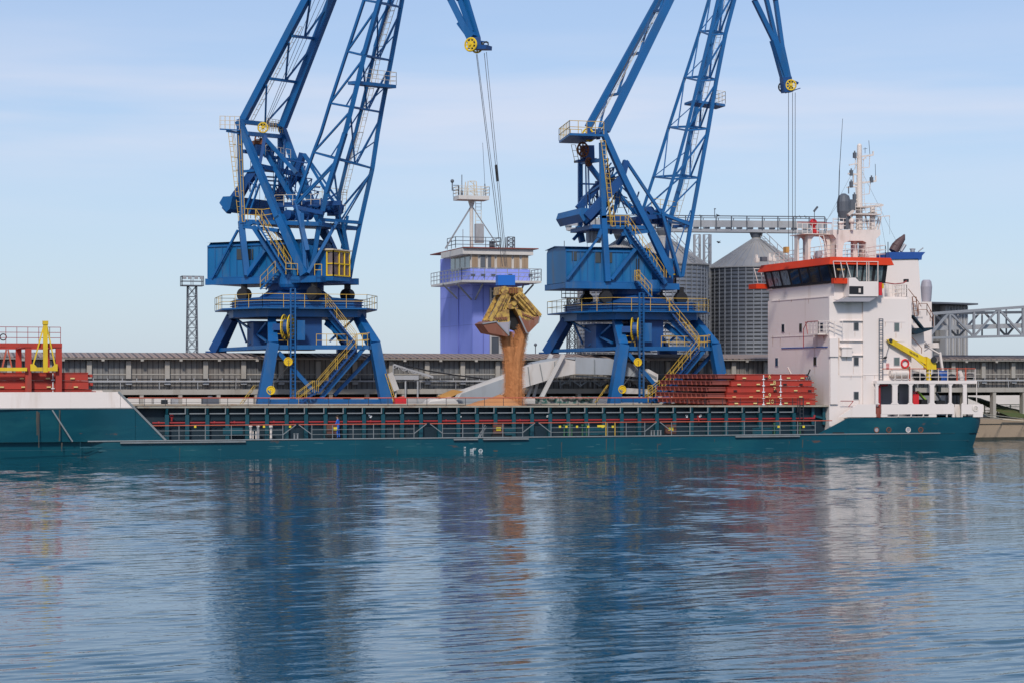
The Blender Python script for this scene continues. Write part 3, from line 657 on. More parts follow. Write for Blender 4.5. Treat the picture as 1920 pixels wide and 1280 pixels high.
        la = MB(); la.ladder(K(1131,264,nr-.4), K(1150,424,nr-.4), d*.4, .42, .024, cage=.5); la.build('caged_ladder', M['yel'], root)
        la = MB(); la.ladder(K(1075,272,1), K(1082,305,1), d*.4, .42, .022); la.build('tower_ladder', M['yel'], root)
        sh_ = MB(); sh_.wheel(K(1102,252,-.5), e*.6+d*.6, .5, .08); sh_.wheel(K(1106,256,-.5), e*.6+d*.6, .45, .08); sh_.build('top_sheave', M['ybright'], root)
        sh2 = MB(); sh2.wheel(K(1093,281,0), e*.8-d*.3, .62, .10, 8); sh2.wheel(K(1104,304,0), e*.8-d*.3, .35, .08); sh2.build('deflector_sheave', M['rust'], root)
        hx = MB(); hx.bar(K(1090,286,1), K(1112,286,1), .8, 1.2); hx.bar(K(1080,303,1), K(1115,300,1), 1.2, .2); hx.bar(K(1103,240,-1), K(1104,262,-1), .3); hx.bar(K(1120,247,-2), K(1122,262,-2), .3); hx.bar(K(1086,256,-1), K(1118,252,-1), .5, .4); hx.build('sheave_box', M['dblue'], root)
    T.build('tower_frame', M['blue'], root); T2.build('tower_frame', M['blue'], root)
    # stairs on the slewing part
    def stair(A, B, wt=.8):
        st = MB(); tr = MB()
        for k in (0, wt):
            o = e*k; 
            for hgt in (0, .5, 1.0): st.bar(A+o+V(0,0,hgt), B+o+V(0,0,hgt), .036)
            n = max(2, int((B-A).length/1.1))
            for i in range(n+1): q = A.lerp(B, i/n)+o; st.bar(q, q+V(0,0,1.0), .04)
        n = int((B-A).length/.3)
        for i in range(n+1): q = A.lerp(B, i/n); tr.bar(q, q+e*wt, .2, .04)
        for k in (0, wt): tr.bar(A+e*k+V(0,0,-.06), B+e*k+V(0,0,-.06), .05, .16)
        sp = tr.build('stair', M['blue'], root); st.build('stair_rail', M['yel'], sp)
    def lrail(pts, h, stp): MB().rail(pts, h, stp, 2, .024).build('landing_railing', M['yel'], root)
    if idx == 1:
        stair(K(480,415,nr-.9), K(536,506,nr-.9)); stair(K(488,541,nr-.9), K(516,512,nr-.9))
        lrail([K(536,515,nr-.9), K(558,516,nr-.9)], .95, .9); lrail([K(590,517,nr-.6), K(603,517,nr-.6)], .95, .6)
    else:
        stair(K(1178,425,nr-.9), K(1245,522,nr-.9)); stair(K(1196,527,nr-.9), K(1222,556,nr-.9)); lrail([K(1193,527,nr-.9), K(1200,527,nr-.9)], .95, .5)
    # ---------------- back stay beams
    bk = MB()
    if idx == 1:
        def nb(x, y): return K(x, y, -1.8)
        def fb(x, y): return K(x, y, 1.8)
        l0, l1 = (453,232), (574,0); r0, r1 = (530,238), (622,0)
        ks = [((459,229),(528,236)), ((507,148),(558,155)), ((548,68),(590,73)), ((588,-12),(622,-8)), ((626,-92),(655,-88))]
    else:
        def nb(x, y): return K(x, y, 1.8)
        def fb(x, y): return K(x, y, -1.8)
        l0, l1 = (1103,239), (1235,0); r0, r1 = (1136,246), (1256,0)
        ks = [((1108,244),(1134,246)), ((1142,180),(1171,174)), ((1185,103),(1212,97)), ((1225,22),(1247,18)), ((1262,-55),(1282,-60))]
    def ext(a, b_, y): t = (y-a[1])/(b_[1]-a[1]); return (a[0]+(b_[0]-a[0])*t, y)
    YT = -240
    bk.bar(nb(*l0), nb(*ext(l0,l1,YT)), .50, .62); bk.bar(fb(*r0), fb(*ext(r0,r1,YT)), .52, .68)
    bs = bk.build('back_stay', M['boom'], root)
    br = MB()
    for i, (a, c_) in enumerate(ks):
        br.bar(nb(*a), fb(*c_), .22)
        if i < len(ks)-1:
            n1 = ks[i+1]
            mid = nb(*a).lerp(fb(*c_), .55); br.bar(mid, fb(*n1[1]).lerp(fb(*c_), .22), .17); br.bar(mid, nb(*n1[0]).lerp(nb(*a), .15), .16)
    br.build('stay_bracing', M['boom'], root)
    la = MB(); a0, a1 = nb(*ext(l0,l1,225)), nb(*ext(l0,l1,-60))
    sft = d*.55 + e*.5 if idx == 1 else d*.25-e*1.2
    sft2 = d*-.35 if idx == 1 else sft
    la.ladder(a0+sft, a0.lerp(a1,.62)+sft, e*.42, .5, .020, cage=0)
    la.ladder(a0.lerp(a1,.5)+sft2, a1+sft2, e*.42, .6, .020, cage=.35); la.build('stay_ladder', M['cream'], root)
    rp = MB()
    hd = K(493,240,0) if idx == 1 else K(1104,252,0)
    for k, xx in enumerate((0, 7, 14)):
        t_ = K(590+xx*1.2, 0, .2*k) if idx == 1 else K(1237+xx*.5, 0, .2*k); rp.tube(hd+e*(.2*k), t_+(t_-hd)*.7, .022, 5)
    for k in (0,.2,.4):
        q_ = K(487,290,-.4+k) if idx == 1 else K(1101,300,k); rp.tube(q_, V(q_.x, q_.y, zt), .02, 5)
    rp.build('luffing_rope', M['rope'], root)
    # ---------------- lattice boom (4 chords, traced)
    bn, bf = (-2.6, 2.3)
    if idx == 1:
        c1 = [(578,512),(571,466),(557,398),(555,381),(588,286),(602,250),(619,194),(651,97),(683,0),(740,-172)]
        c2 = [(582,518),(597,430),(612,362),(632,299),(647,250),(660,200),(683,103),(712,0),(757,-160)]
        c3 = [(655,524),(661,490),(676,416),(698,317),(708,250),(716,204),(734,109),(754,0),(782,-160)]
        c4 = [(652,500),(646,467),(632,409),(637,362),(650,308),(667,250),(687,168),(704,89),(732,0),(775,-165)]
        lv = [(381,410),(299,300),(200,208),(109,112),(12,14),(-80,-78)]; levels = [(286,299,316,302),(194,201,211,205),(97,104,114,109),(1,6,14,8),(-85,-82,-78,-80)]
        top = (786,-200)
    else:
        c2 = [(1262,519),(1250,480),(1205,395),(1228,324),(1254,239),(1284,146),(1312,59),(1329,0),(1375,-172)]   # far side, left chord
        c1 = [(1275,519),(1242,401),(1266,321),(1287,245),(1309,155),(1328,78),(1346,0),(1388,-160)]
        c3 = [(1279,519),(1295,422),(1311,334),(1328,242),(1343,152),(1360,65),(1377,0),(1404,-160)]
        c4 = [(1250,519),(1250,480),(1255,417),(1276,345),(1295,250),(1315,163),(1337,70),(1353,0),(1392,-165)]
        levels = [(332,336,334,328),(239,245,242,237),(146,152,150,143),(59,66,64,58),(-30,-25,-26,-32)]
        top = (1412,-200)
    def at(ch, y):
        for a, b_ in zip(ch[:-1], ch[1:]):
            if (a[1]-y)*(b_[1]-y) <= 0 and a[1] != b_[1]:
                t = (y-a[1])/(b_[1]-a[1]); return (a[0]+(b_[0]-a[0])*t, y)
        return ch[-1]
    if idx == 1: offs = (bn, bn, bf, bf)        # c1,c2 near side; c3,c4 far side
    else: offs = (bn, bf, bn, bf)               # c1,c3 near side; c2,c4 far side
    chs = (c1, c2, c3, c4); wid = (.22, .36, .34, .30) if idx == 1 else (.24, .24, .30, .36)
    bo = MB()
    for ch, of, ww in zip(chs, offs, wid):
        for a, b_ in zip(ch[:-1], ch[1:]): bo.bar(K(*a, of), K(*b_, of), ww)
    for k_ in (0, -1): bo.bar(K(*chs[0][k_], offs[0]), K(*chs[2][k_], offs[2]), .2); bo.bar(K(*chs[1][k_], offs[1]), K(*chs[3][k_], offs[3]), .2); bo.bar(K(*chs[0][k_], offs[0]), K(*chs[1][k_], offs[1]), .2)
    bm_ = bo.build('boom', M['boom'], root)
    def cp(i, y): return K(*at(chs[i], y), offs[i])
    # face order around the section
    order = (0, 1, 2, 3) if idx == 1 else (0, 2, 3, 1)
    rg = MB(); prev = None
    for lev in levels:
        lm = {0: lev[0], 1: lev[1], 2: lev[2], 3: lev[3]} if idx == 1 else {1: lev[0], 0: lev[1], 2: lev[2], 3: lev[3]}
        pts = {i: cp(i, lm[i]) for i in range(4)}
        for a, b_ in zip(order, order[1:]+order[:1]): rg.bar(pts[a], pts[b_], .15)
        rg.bar(pts[order[0]], (pts[order[1]]+pts[order[2]])/2, .10); rg.bar(pts[order[3]], (pts[order[1]]+pts[order[2]])/2, .10)
        if prev:
            o0, o1, o2, o3 = order
            rg.bar(prev[o0], prev[o1].lerp(pts[o1], .92), .15)
            m = (prev[o1]+prev[o2])/2
            rg.bar(m, pts[o1].lerp(prev[o1], .1), .13); 
            for s_ in (0, .28): rg.bar(m+e*s_, pts[o2].lerp(prev[o2], .1)+e*s_*.2, .085)
            rg.zig(m, pts[o2].lerp(prev[o2], .1), m+e*.28, pts[o2].lerp(prev[o2], .1)+e*.06, 7, .05)
            rg.bar((prev[o0]+prev[o3])/2, pts[o3], .10); rg.bar(prev[o3], pts[o2].lerp(prev[o2],.5), .08)
        prev = pts
    if idx == 1:
        rg.bar(cp(1, 412), cp(2, 418), .34, .26); rg.bar(cp(0,381), cp(3,395), .16); rg.bar(cp(2,325), cp(3,400), .14); rg.bar(K(652,405,bf-1), K(641,467,bf-1), .2)
        rg.bar(cp(0,385), K(632,305,bn), .14); rg.bar(cp(0,381), cp(1,300), .12)
        rg.bar((cp(1,412)+cp(2,418))/2, cp(2,320), .12); rg.bar((cp(1,412)+cp(2,418))/2+e*.4, cp(2,322)+e*.1, .1); rg.bar(cp(1,318), (cp(1,412)+cp(2,418))/2, .14)
        rg.bar(K(642,415,0), K(652,470,1), .24); rg.bar(K(632,425,0), K(646,468,1), .2)
    else:
        rg.bar(cp(0,401), cp(2,422), .26); rg.bar(cp(1,395), cp(0,404), .16); rg.bar(cp(3,417), cp(2,422), .2); rg.bar(cp(0,404), cp(2,336), .12); rg.bar(cp(1,395), cp(3,330), .14)
        for s_ in (0, .28): rg.bar(K(1262,489,bn+s_), K(1295,395,bn+s_), .08)
        rg.zig(K(1262,489,bn), K(1295,395,bn), K(1262,489,bn+.28), K(1295,395,bn+.28), 10, .05)
    rg.build('boom_bracing', M['boom'], root)
    la = MB()
    for a, b_ in zip(c4[2:-1], c4[3:]):
        A = K(*a, offs[3])+d*.55; B = K(*b_, offs[3])+d*.55; la.ladder(A, B, d*.42, .5, .02, cage=.4 if idx == 1 else 0)
    la.build('boom_ladder', M['cream'], root)
    # boom platform
    if idx == 1: py, ca, cbb = 160, (671,158), (743,166)
    else: py, ca, cbb = 193, (1300,192), (1360,200)
    oo = (bn-.1) if idx == 1 else bn
    p0, p1 = K(*ca, oo if idx==1 else bn+1.5), K(*cbb, bf if idx == 1 else bn)
    b = MB(); sv = (e*.9 if idx == 2 else -d*.9) 
    if idx == 1: b.prism([p0, p1, p1-d*1.0, p0-d*1.0], (0,0,.28))
    else: b.prism([p0, p1, p1+e*2.2, p0+e*2.2], (0,0,.22))
    b.build('boom_platform', M['blue'], root)
    b = MB(); q0 = p0.lerp(p1, .2 if idx == 1 else .55); b.rail([q0+V(0,0,.25), p1+V(0,0,.25), p1+V(0,0,.25)+(-d*1.0 if idx == 1 else e*2.2)], 1.1, .8, 3, .018); b.build('boom_railing', M['cream'], root)
    # ---------------- jib: goes up out of the picture to the boom head and down to the tip
    jb = MB(); 
    if idx == 1:
        tip = K(888,72,0); hd_ = K(774,-206,0); rear = K(676,-240,0)
        tn = K(853,22,0)
        jb.bar(K(845,0,-.55), K(882,74,-.25), .34, .5); jb.bar(K(862,0,.0), K(884,60,0), .22, .4); jb.bar(K(873,0,.55), K(895,74,.3), .34, .5); jb.bar(K(866,42,0), tip, 1.0, .62)
        for o_, a in ((-1.4,(845,0)), (.0,(862,0)), (1.4,(873,0))): jb.bar(K(*a, .4*o_), hd_+e*o_, .4, .5)
        jb.bar(hd_-e*1.4, rear-e*1.4, .4, .5); jb.bar(hd_+e*1.4, rear+e*1.4, .4, .5); jb.bar(rear-e*1.8, rear+e*1.8, .4); jb.bar(hd_-e*2, hd_+e*2, .5)
        tb = MB(); tb.bar(K(888,90,0), K(917,90,0), 1.0, .34); tb.bar(K(890,77,.4), K(914,80,.4), .4, .10); tb.bar(K(888,72,0), K(890,90,0), 1.0, .7)
        c_ = K(882.5,84,-.6); sv_ = MB(); sv_.wheel(c_, -e, .52, .085, 8); sv_.tube(c_-e*.06, c_+e*.06, .30, 16); sv_.wheel(c_+e*1.1, -e, .5, .085, 8)
        sv2 = MB(); sv2.ring(K(911,84,0), e, .22, .06); 
    else:
        tip = K(1474,150,0); hd_ = K(1402,-206,0); rear = K(1338,-240,0)
        jb.bar(K(1414,0,-.5), K(1455,84,-.3), .34, .45); jb.bar(K(1437,0,-.2), K(1457,84,0), .32, .45); jb.bar(K(1454,0,.7), K(1468,100,.3), .34, .45); jb.bar(K(1414,0,-.5).lerp(K(1455,84,-.3),.9), tip, .62, .62); jb.bar(K(1466,90,.1), K(1479,150,.2), .4, .5); jb.bar(K(1456,84,0), tip, .9, .62)
        for o_, a in ((-1.4,(1414,0)), (.0,(1437,0)), (1.4,(1454,0))): jb.bar(K(*a, .4*o_), hd_+e*o_, .36, .45)
        jb.bar(hd_-e*1.4, rear-e*1.4, .4, .5); jb.bar(hd_+e*1.4, rear+e*1.4, .4, .5); jb.bar(rear-e*1.8, rear+e*1.8, .4); jb.bar(hd_-e*2, hd_+e*2, .5)
        tb = MB(); tb.bar(K(1473,146,0), K(1476,174,0), .9, .8); tb.bar(K(1476,174,0), K(1497,167,0), .9, .08); tb.bar(K(1484,152,0), K(1496,157,0), .3, .18)
        c_ = K(1483,160,-.5); sv_ = MB(); ax_ = (-e-d*.35).normalized(); sv_.wheel(c_, ax_, .46, .075, 8)
        sv2 = MB(); sv2.wheel(K(1469,164,.3), (e+d*.2), .46, .07, 8)
    jb.build('jib', M['boom'], root); hb = tb.build('jib_head', M['dblue'], root); sv_.build('sheave', M['ybright'], root); sv2.build('sheave', M['black'], root)
    # head structure where stay, boom and jib meet
    tp = MB()
    for i in range(4): tp.bar(cp(i, -150), hd_+e*(-1.5 if offs[i] < 0 else 1.5), .3)
    tp.bar(nb(*ext(l0,l1,YT)), rear-e*1.4 if idx == 1 else rear+e*1.4, .4); tp.bar(fb(*ext(r0,r1,YT)), rear+e*1.4 if idx == 1 else rear-e*1.4, .4); tp.build('boom_head', M['boom'], root)
    rp = MB()
    if idx == 1:
        A = K(893,102,-.4); B1 = K(908,100,.0); B2 = K(912,98,.25)
        g = P(947, 516, 155.0); g2 = P(942, 500, 155.0); g3 = P(948, 500, 155.0)
        rp.tube(A, g2, .028, 5); rp.tube(A+V(.08,0,0), g2+V(.2,0,0), .022, 5); rp.tube(B1, g3, .026, 5); rp.tube(B2, g3+V(.15,.1,0), .022, 5)
        j = MB(); 
        for p_ in ((928,318),(931,330),(933,348)):
            u = P(p_[0], p_[1], 160); 
        for Bx in (B1, B2):
            for t in (.53,.56): q0 = Bx.lerp(g3, t); q1 = Bx.lerp(g3, t+.045); j.tube(q0, q1, .075, 6)
        j.build('rope_socket', M['black'], root)
    else:
        for (x0_, x1_, o_) in ((1478.5,1480,-.3),(1486,1486.5,.2),(1491,1489.5,.35)):
            A = K(x0_,174,o_); B = K(x1_,470,o_); rp.tube(A, V(A.x, A.y, 5.5), .026, 5)
    rp.build('hoist_rope', M['rope'], root)
    if idx == 2:
        ant = MB(); ant.tube(K(1058,462,0), K(1058,452,0), .03); ant.build('antenna', M['rope'], root)
    return root
crane(1); crane(2)

# ------------------------------------------------------------------ clamshell grab over the hold, and the grain falling from it
GY = 155.0
gc = P(955, 545, GY)
grab = thing('clamshell_grab', gc, 'open yellow rusty clamshell grab hanging over the hold and spilling grain', 'grab')
def GP(px, py, o=0): return P(px, py, GY) + V(0, o, 0)
b = MB(); b.slab([(934,516),(966,516),(966,535),(934,535)], GY-.35, GY+.35); b.build('sheave_block', M['bluebox'], grab)
b = MB(); b.slab([(936,538),(974,539),(976,551),(968,553),(960,550),(950,553),(942,551),(935,553)], GY-.75, GY+.75)
b.tube(GP(940,545,-.95), GP(940,545,.95), .32, 14); b.tube(GP(969,546,-.9), GP(969,546,.9), .26, 14); b.build('crosshead', M['grab'], grab)
b = MB()
for k in range(5): q = GP(950+k*4.5, 541, -.80); b.tube(q, q+V(0,0,-.42), .08, 8)
b.build('rope_guide', M['rust'], grab)
def arm(a, c):
    b = MB()
    for o in ((-1.0, .75) if a[0] in (938,969) else (-.8,.9)):
        A = GP(*a, o); B = GP(*c, o); b.bar(A, B, .24, .30)
        A2 = A+V(.24 if c[0] < a[0] else -.24, 0, -.15); B2 = B+V(.45 if c[0] < a[0] else -.45,0,.1); b.bar(A2, B2, .12, .14); b.zig(A, B, A2, B2, 8, .05)
    b.bar(GP(*c,-.9), GP(*c,.9), .22)
    b.build('arm', M['grab'], grab)
arm((938,552),(912,603)); arm((946,553),(927,599)); arm((963,553),(1000,594)); arm((969,551),(1006,593))
b = MB(); b.slab([(951,571),(957,568),(963,571),(971,573),(971,578),(955,580),(950,576)], GY-.95, GY+.95); b.tube(GP(957,570,-1.1), GP(957,570,1.1), .2); b.build('lower_block', M['grab'], grab)
b = MB()
for xx in (947,953,958,963): b.tube(GP(xx,552,0), GP(xx,570,0), .025, 5)
b.build('closing_rope', M['rope'], grab)
def gpr(pp, y0, y1, mb=None): mb = mb or MB(); return mb.prism([P(a, c_, GY-1.1)+V(0, y0+1.1, 0) for a, c_ in pp], (0, y1-y0, 0))
def gl(a, c_, o=-1.14): return P(*a, GY-1.1)+V(0, o+1.1, 0), P(*c_, GY-1.1)+V(0, o+1.1, 0)
L_b = gpr([(924,600),(932,592),(944,580),(954.5,581),(955.8,602),(953,626),(931,605)], -1.1, 1.1).build('bucket', M['grab'], grab)
gpr([(904,607),(913,602),(930,603.5),(954,628),(951,631),(916,624)], -1.16, 1.16).build('shell_plate', M['grabr'], L_b)
gpr([(932,605),(955,603.5),(953,626)], -1.13, -1.102).build('recess_shade', M['vent'], L_b)  # flat grey plate, the bucket's inner shade painted as its colour
b = MB(); b.bar(*gl((904,607),(930,603),-1.19), .10); b.bar(*gl((930,603),(954,629),-1.19), .10); b.bar(*gl((955.5,602),(953,628)), .09); b.bar(P(953,629,GY-1.1)+V(0,-.06,0), P(953,629,GY-1.1)+V(0,2.26,0), .10); b.build('cutting_edge', M['galv'], L_b)
R_b = gpr([(965,578),(976,582),(996,590),(1004,594),(989,603),(974,594)], -1.1, 1.1).build('bucket', M['grab'], grab)
gpr([(974,594),(989,603),(1004,594),(1012.5,593),(1009,606),(990.5,625),(986,623)], -1.13, 1.13).build('shell_plate', M['grabr'], R_b)
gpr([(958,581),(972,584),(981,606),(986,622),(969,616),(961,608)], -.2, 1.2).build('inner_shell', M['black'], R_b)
b = MB(); b.bar(*gl((973,593),(987,624),-1.17), .11); b.bar(*gl((987,624),(991,625),-1.17), .1); b.bar(P(988,624,GY-1.1)+V(0,-.05,0), P(988,624,GY-1.1)+V(0,2.2,0), .10); b.bar(*gl((1012,593),(1009,606),-1.17), .08); b.build('cutting_edge', M['galv'], R_b)
for k in range(5): MB().bar(*gl((930+k*4.3,596-k*.4),(932+k*4.3,600),-1.16), .13).build('hinge_pin', M['grabr'], L_b); MB().bar(*gl((981+k*4.5,588+k*1.6),(980+k*4.5,592+k*1.5),-1.16), .13).build('hinge_pin', M['grabr'], R_b)
# grain column: stacked rings, two streams joining
def stream(path, name=None, mb=None):
    n = 22; mb = mb or MB(); rings = []
    dense = []
    for (a, c) in zip(path[:-1], path[1:]):
        for k in range(6):
            t = k/6; dense.append(tuple(a[i]+(c[i]-a[i])*t for i in range(3)))
    dense.append(path[-1]); vs = []
    ph = random.random()*9; fib = [random.uniform(-.07, .07) for _ in range(n)]
    for k, (px, py, hw) in enumerate(dense):
        c = GP(px, py); sc = hw*GY/ray(px, py).y/F
        for i in range(n):
            t = 2*math.pi*i/n
            fib[i] += random.uniform(-.012,.012); fib[i] *= .99; w_ = .82+fib[i]*1.4+.05*math.sin(3*t+ph+k*.08)+random.uniform(-.012,.012)
            vs.append(c + V(math.cos(t)*sc*w_, math.sin(t)*sc*.75*w_, 0))
    fs = [(k*n+i, k*n+(i+1) % n, (k+1)*n+(i+1) % n, (k+1)*n+i) for k in range(len(dense)-1) for i in range(n)]
    fs += [tuple(range(n)), tuple(range((len(dense)-1)*n, len(dense)*n))]
    mb.add(vs, fs)
    for k in range(1, len(dense)):      # loose grains in and round the stream
        px, py, hw = dense[k]; px2, py2, _ = dense[k-1]
        for j in range(520):
            t = random.random(); a = random.uniform(0, 6.283); rr = hw*(.80+abs(random.gauss(0, .20)))
            q = P(px2+(px-px2)*t+rr*math.cos(a), py2+(py-py2)*t, GY)+V(0, math.sin(a)*rr*.03, 0); r = random.uniform(.014, .028)
            mb.add([q+V(r,0,0), q+V(-r,0,r), q+V(0,-r,-r)], [(0,1,2)])
    return mb
g = stream([(949,622,11),(951,640,13),(957,665,13),(960,700,14.5),(961,735,16),(962,757,19),(962,790,24)])
stream([(977,608,10),(977,625,12.5),(973,645,13),(967,670,15),(965,700,16.5),(965,740,17.5),(964,790,22)], mb=g)
tag(g.build('falling_grain', M['grain'], None, True), 'orange-brown grain pouring from the open grab into the hold', 'grain', kind='stuff')
# ------------------------------------------------------------------ cargo ship
NY, FY, MY = 148.0, 162.0, 155.0
XS, XB = 87.45, -14.0
ship = thing('cargo_ship', (40, MY, 0), 'long teal cargo ship with white deckhouse moored along the quay', 'ship')
def halfb(X, fl=0):
    h = 7.0
    if X < 14: t = min(1, (14-X)/(14-XB-fl*2)); h *= math.sqrt(max(0, 1-t**2.2))
    if X > 84.4: t = min(1, (X-84.4)/(XS-84.4)); h *= math.sqrt(max(0, 1-t**3.2))*.35+.65*(1-t**7)
    return max(h, .02)
def shell(x0, x1, zs, name, mat, cap=False, n=90, tuck=True, both=True, parent=ship, th=0):
    b = MB(); xs = [x0+(x1-x0)*i/n for i in range(n+1)]
    if x1 >= XS-.01: xs = xs[:-1]+[XS-.6, XS-.3, XS-.1, XS]
    if x0 <= XB+.01: xs = [XB, XB+.1, XB+.4]+xs[1:]
    m = len(xs)
    for side in (-1, 1):
        vs = []
        for z in zs:
            for X in xs:
                k = 0
                if tuck and X > 76: k = (X-76)/(XS-76)*max(0, (2.0-z))*.38
                h = halfb(X)
                if tuck and X < 14: h *= .90+.10*min(1, max(0, (z+1.5)/5)) if True else 1
                vs.append(V(X-k, MY+side*(h), z))
        fs = [(a*m+i, a*m+i+1, (a+1)*m+i+1, (a+1)*m+i) for a in range(len(zs)-1) for i in range(m-1)]
        b.add(vs, fs)
    if cap:
        z = zs[-1]-.02; vs = [V(X-.02, MY-halfb(X)+.0, z) for X in xs]+[V(X-.02, MY+halfb(X), z) for X in xs]
        b.add(vs, [(i, i+1, m+i+1, m+i) for i in range(m-1)])
    return b.build(name, mat, parent, True)
ZD = 1.19; ZU = 2.50; ZF = 3.60
shell(XB, XS, [-1.5, -.6, 0, .5, ZD], 'hull', M['teal'], cap=True)
ax0 = XA(1590, NY); shell(ax0, XS, [ZD, 1.6, 2.1, ZU], 'poop_side', M['teal'], cap=True, n=30)
fx1 = XA(254, NY); shell(XB, fx1, [ZD, 2, 3, ZF], 'forecastle_side', M['teal'], n=30)
shell(XB, XA(226, NY), [ZF, 4.2, 4.78], 'bulwark', M['white'], n=30, tuck=False)
for yy in (NY, FY-.1):
    b = MB(); b.prism([V(XA(1532,NY), yy, ZD), V(ax0+.02, yy, ZD), V(ax0+.02, yy, ZU)], (0,.1,0)); b.build('sloped_side_plate', M['teal'], ship)
    b = MB(); b.prism([V(fx1-.02, yy, ZD), V(XA(309,NY), yy, ZD), V(fx1-.02, yy, ZF)], (0,.1,0)); b.build('sloped_side_plate', M['teal'], ship)
    b = MB(); b.prism([V(XA(226,NY)-.02, yy, ZF), V(fx1-.02, yy, ZF), V(XA(226,NY)-.02, yy, 4.78)], (0,.1,0)); b.build('bulwark_end', M['white'], ship)
# fore deck, knuckle bars, rubbing strakes
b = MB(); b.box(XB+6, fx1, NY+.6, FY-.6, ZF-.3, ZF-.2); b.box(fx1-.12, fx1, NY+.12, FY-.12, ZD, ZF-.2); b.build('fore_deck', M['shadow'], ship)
b = MB(); b.bar((XA(309,NY)+.1,NY-.02,ZD), (XA(222,NY),NY-.02,4.80), .10, .14); b.box(6, fx1, NY-.03, NY+.05, ZF-.05, ZF+.03); b.build('edge_bar', M['grey'], ship)
b = MB(); b.tube((13,NY-.02,ZD), (XA(1843,NY)-4,NY-.02,ZD), .055, 6)
for a, c in ((850,895),(905,990),(1378,1498),(225,460)): b.bar((XA(a,NY),NY-.10,ZD-.12), (XA(c,NY),NY-.10,ZD-.12), .22, .10)
b.bar((XA(98,NY),NY-.03,ZF-.12),(XA(136,NY),NY-.03,ZD), .10)
b.build('rubbing_strake', M['grey'], ship)
b = MB(); b.tube((XA(1640,NY),NY-.01,1.18),(XA(1790,NY),NY-.01,1.18), .03); b.build('weld_line', M['rib'], ship)
# rust streaks, a real stain of its own shape
def stain(px, py0, py1, w, mat, Y=NY):
    n = 5; pts = []
    X = XA(px, Y); z1 = ZA(px, py0, Y); z0_ = ZA(px, py1, Y)
    L_ = [V(X-w*random.uniform(.3,.6), Y-.004, z1+(z0_-z1)*i/n) for i in range(n+1)]; R_ = [V(X+w*random.uniform(.2,.6)*(1-.12*i), Y-.004, z1+(z0_-z1)*i/n) for i in range(n+1)]
    b = MB(); b.add(L_+R_, [(i, i+1, n+2+i, n+1+i) for i in range(n)]); return b
M['streak'] = paint('streak_rust', (.06, .055, .045), .7, (.12,.05,.03), .8, 2)
M['scuff'] = paint('scuff', (.04,.13,.15), .6, (.006,.07,.1), .95, 3, streak=(.4,1,2), lo=.35, hi=.6)
ST = MB()
for px, a, c, w in ((70,770,815,.16),(73,772,838,.10),(112,768,826,.13),(116,829,845,.10),(337,838,855,.05),(1053,828,846,.06),(1137,822,843,.07),(1153,822,843,.05),(1233,832,842,.06),(1505,823,838,.10),(1340,822,828,.05),(1480,826,832,.05),(745,842,850,.08),(930,843,846,.5)):
    s_ = stain(px, a, c, w, None); ST.add(s_.v, s_.f)
ST.build('rust_streak', M['streak'], ship)
ST = MB()
for k in range(46):
    px = random.uniform(150, 1500); y = random.uniform(829, 845); w = random.uniform(.1, .9); X = XA(px, NY); z = ZA(px, y, NY); h = random.uniform(.02,.07)
    m_ = random.randint(5,8); MB().add([V(X+w*math.cos(2*math.pi*i/m_)*random.uniform(.6,1), NY-.003-.0001*k, z+h*math.sin(2*math.pi*i/m_)*random.uniform(.5,1)) for i in range(m_)], [tuple(range(m_))]).build('scuff_mark', M['scuff'], ship)
sm = MB()
for k in range(14): X = XA(150,NY)+k*5.1; sm.box(X, X+.035, NY-.006, NY+.02, -.2, ZD-.03)
for a, c_ in ((0,250),(1560,1830)): sm.box(XA(a,NY), min(XA(c_,NY),85), NY-.006, NY+.02, .56, .60)
sm.build('plate_seam', M['rib'], ship)
# draft and load line marks
for y in (838.2, 843.6, 848.4):
    p = P(869.3, y, NY-.006); text_mesh('draft_mark', '24' if y < 840 else ('22' if y < 845 else '20'), .17, (p.x, NY-.012, p.z-.05), R(90), M['marks'], ship)
mk = MB(); X = XA(884, NY); zc = ZA(884, 845, NY)
mk.box(X+.12, X+.15, NY-.012, NY-.004, zc-.18, zc+.25)
for zz in (-.15,-.04,.05,.14): mk.box(X-.12, X+.12, NY-.012, NY-.004, zc+zz, zc+zz+.03)
mk.box(X+.15, X+.38, NY-.012, NY-.004, zc+.20, zc+.23); mk.box(X+.15, X+.34, NY-.012, NY-.004, zc+.10, zc+.13); mk.build('load_line_mark', M['marks'], ship)
mk = MB(); c_ = V(XA(901,NY), NY-.01, zc+.01); mk.ring(c_, (0,1,0), .14, .022); mk.box(c_.x-.17, c_.x+.17, NY-.012, NY-.004, c_.z-.018, c_.z+.018); mk.build('load_line_disc', M['marks'], ship)
# coaming, ribs, gratings
CY = 149.55; CF = 160.5
hx0, hx1 = XA(256, CY), XA(1560, CY)
ct0, ct1 = ZA(260, 761, CY-.6), ZA(1540, 759, CY-.6)
def ctz(X): return ct0 + (ct1-ct0)*(X-hx0)/(hx1-hx0)
b = MB()
for yy0, yy1 in ((CY, CY+.12), (CF-.12, CF)):
    b.add([(hx0,yy0,ZD-.1),(hx1,yy0,ZD-.1),(hx1,yy0,ctz(hx1)-.1),(hx0,yy0,ctz(hx0)-.1),(hx0,yy1,ZD-.1),(hx1,yy1,ZD-.1),(hx1,yy1,ctz(hx1)-.1),(hx0,yy1,ctz(hx0)-.1)],
          [(0,1,2,3),(4,7,6,5),(0,3,7,4),(1,5,6,2),(3,2,6,7),(0,4,5,1)])
b.box(hx0-.1, hx0, CY, CF, ZD-.1, ctz(hx0)-.1); b.box(XA(1536,CY), XA(1536,CY)+.1, CY+.12, CF-.12, ZD, ctz(hx1)-.1)
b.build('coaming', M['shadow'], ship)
b = MB()
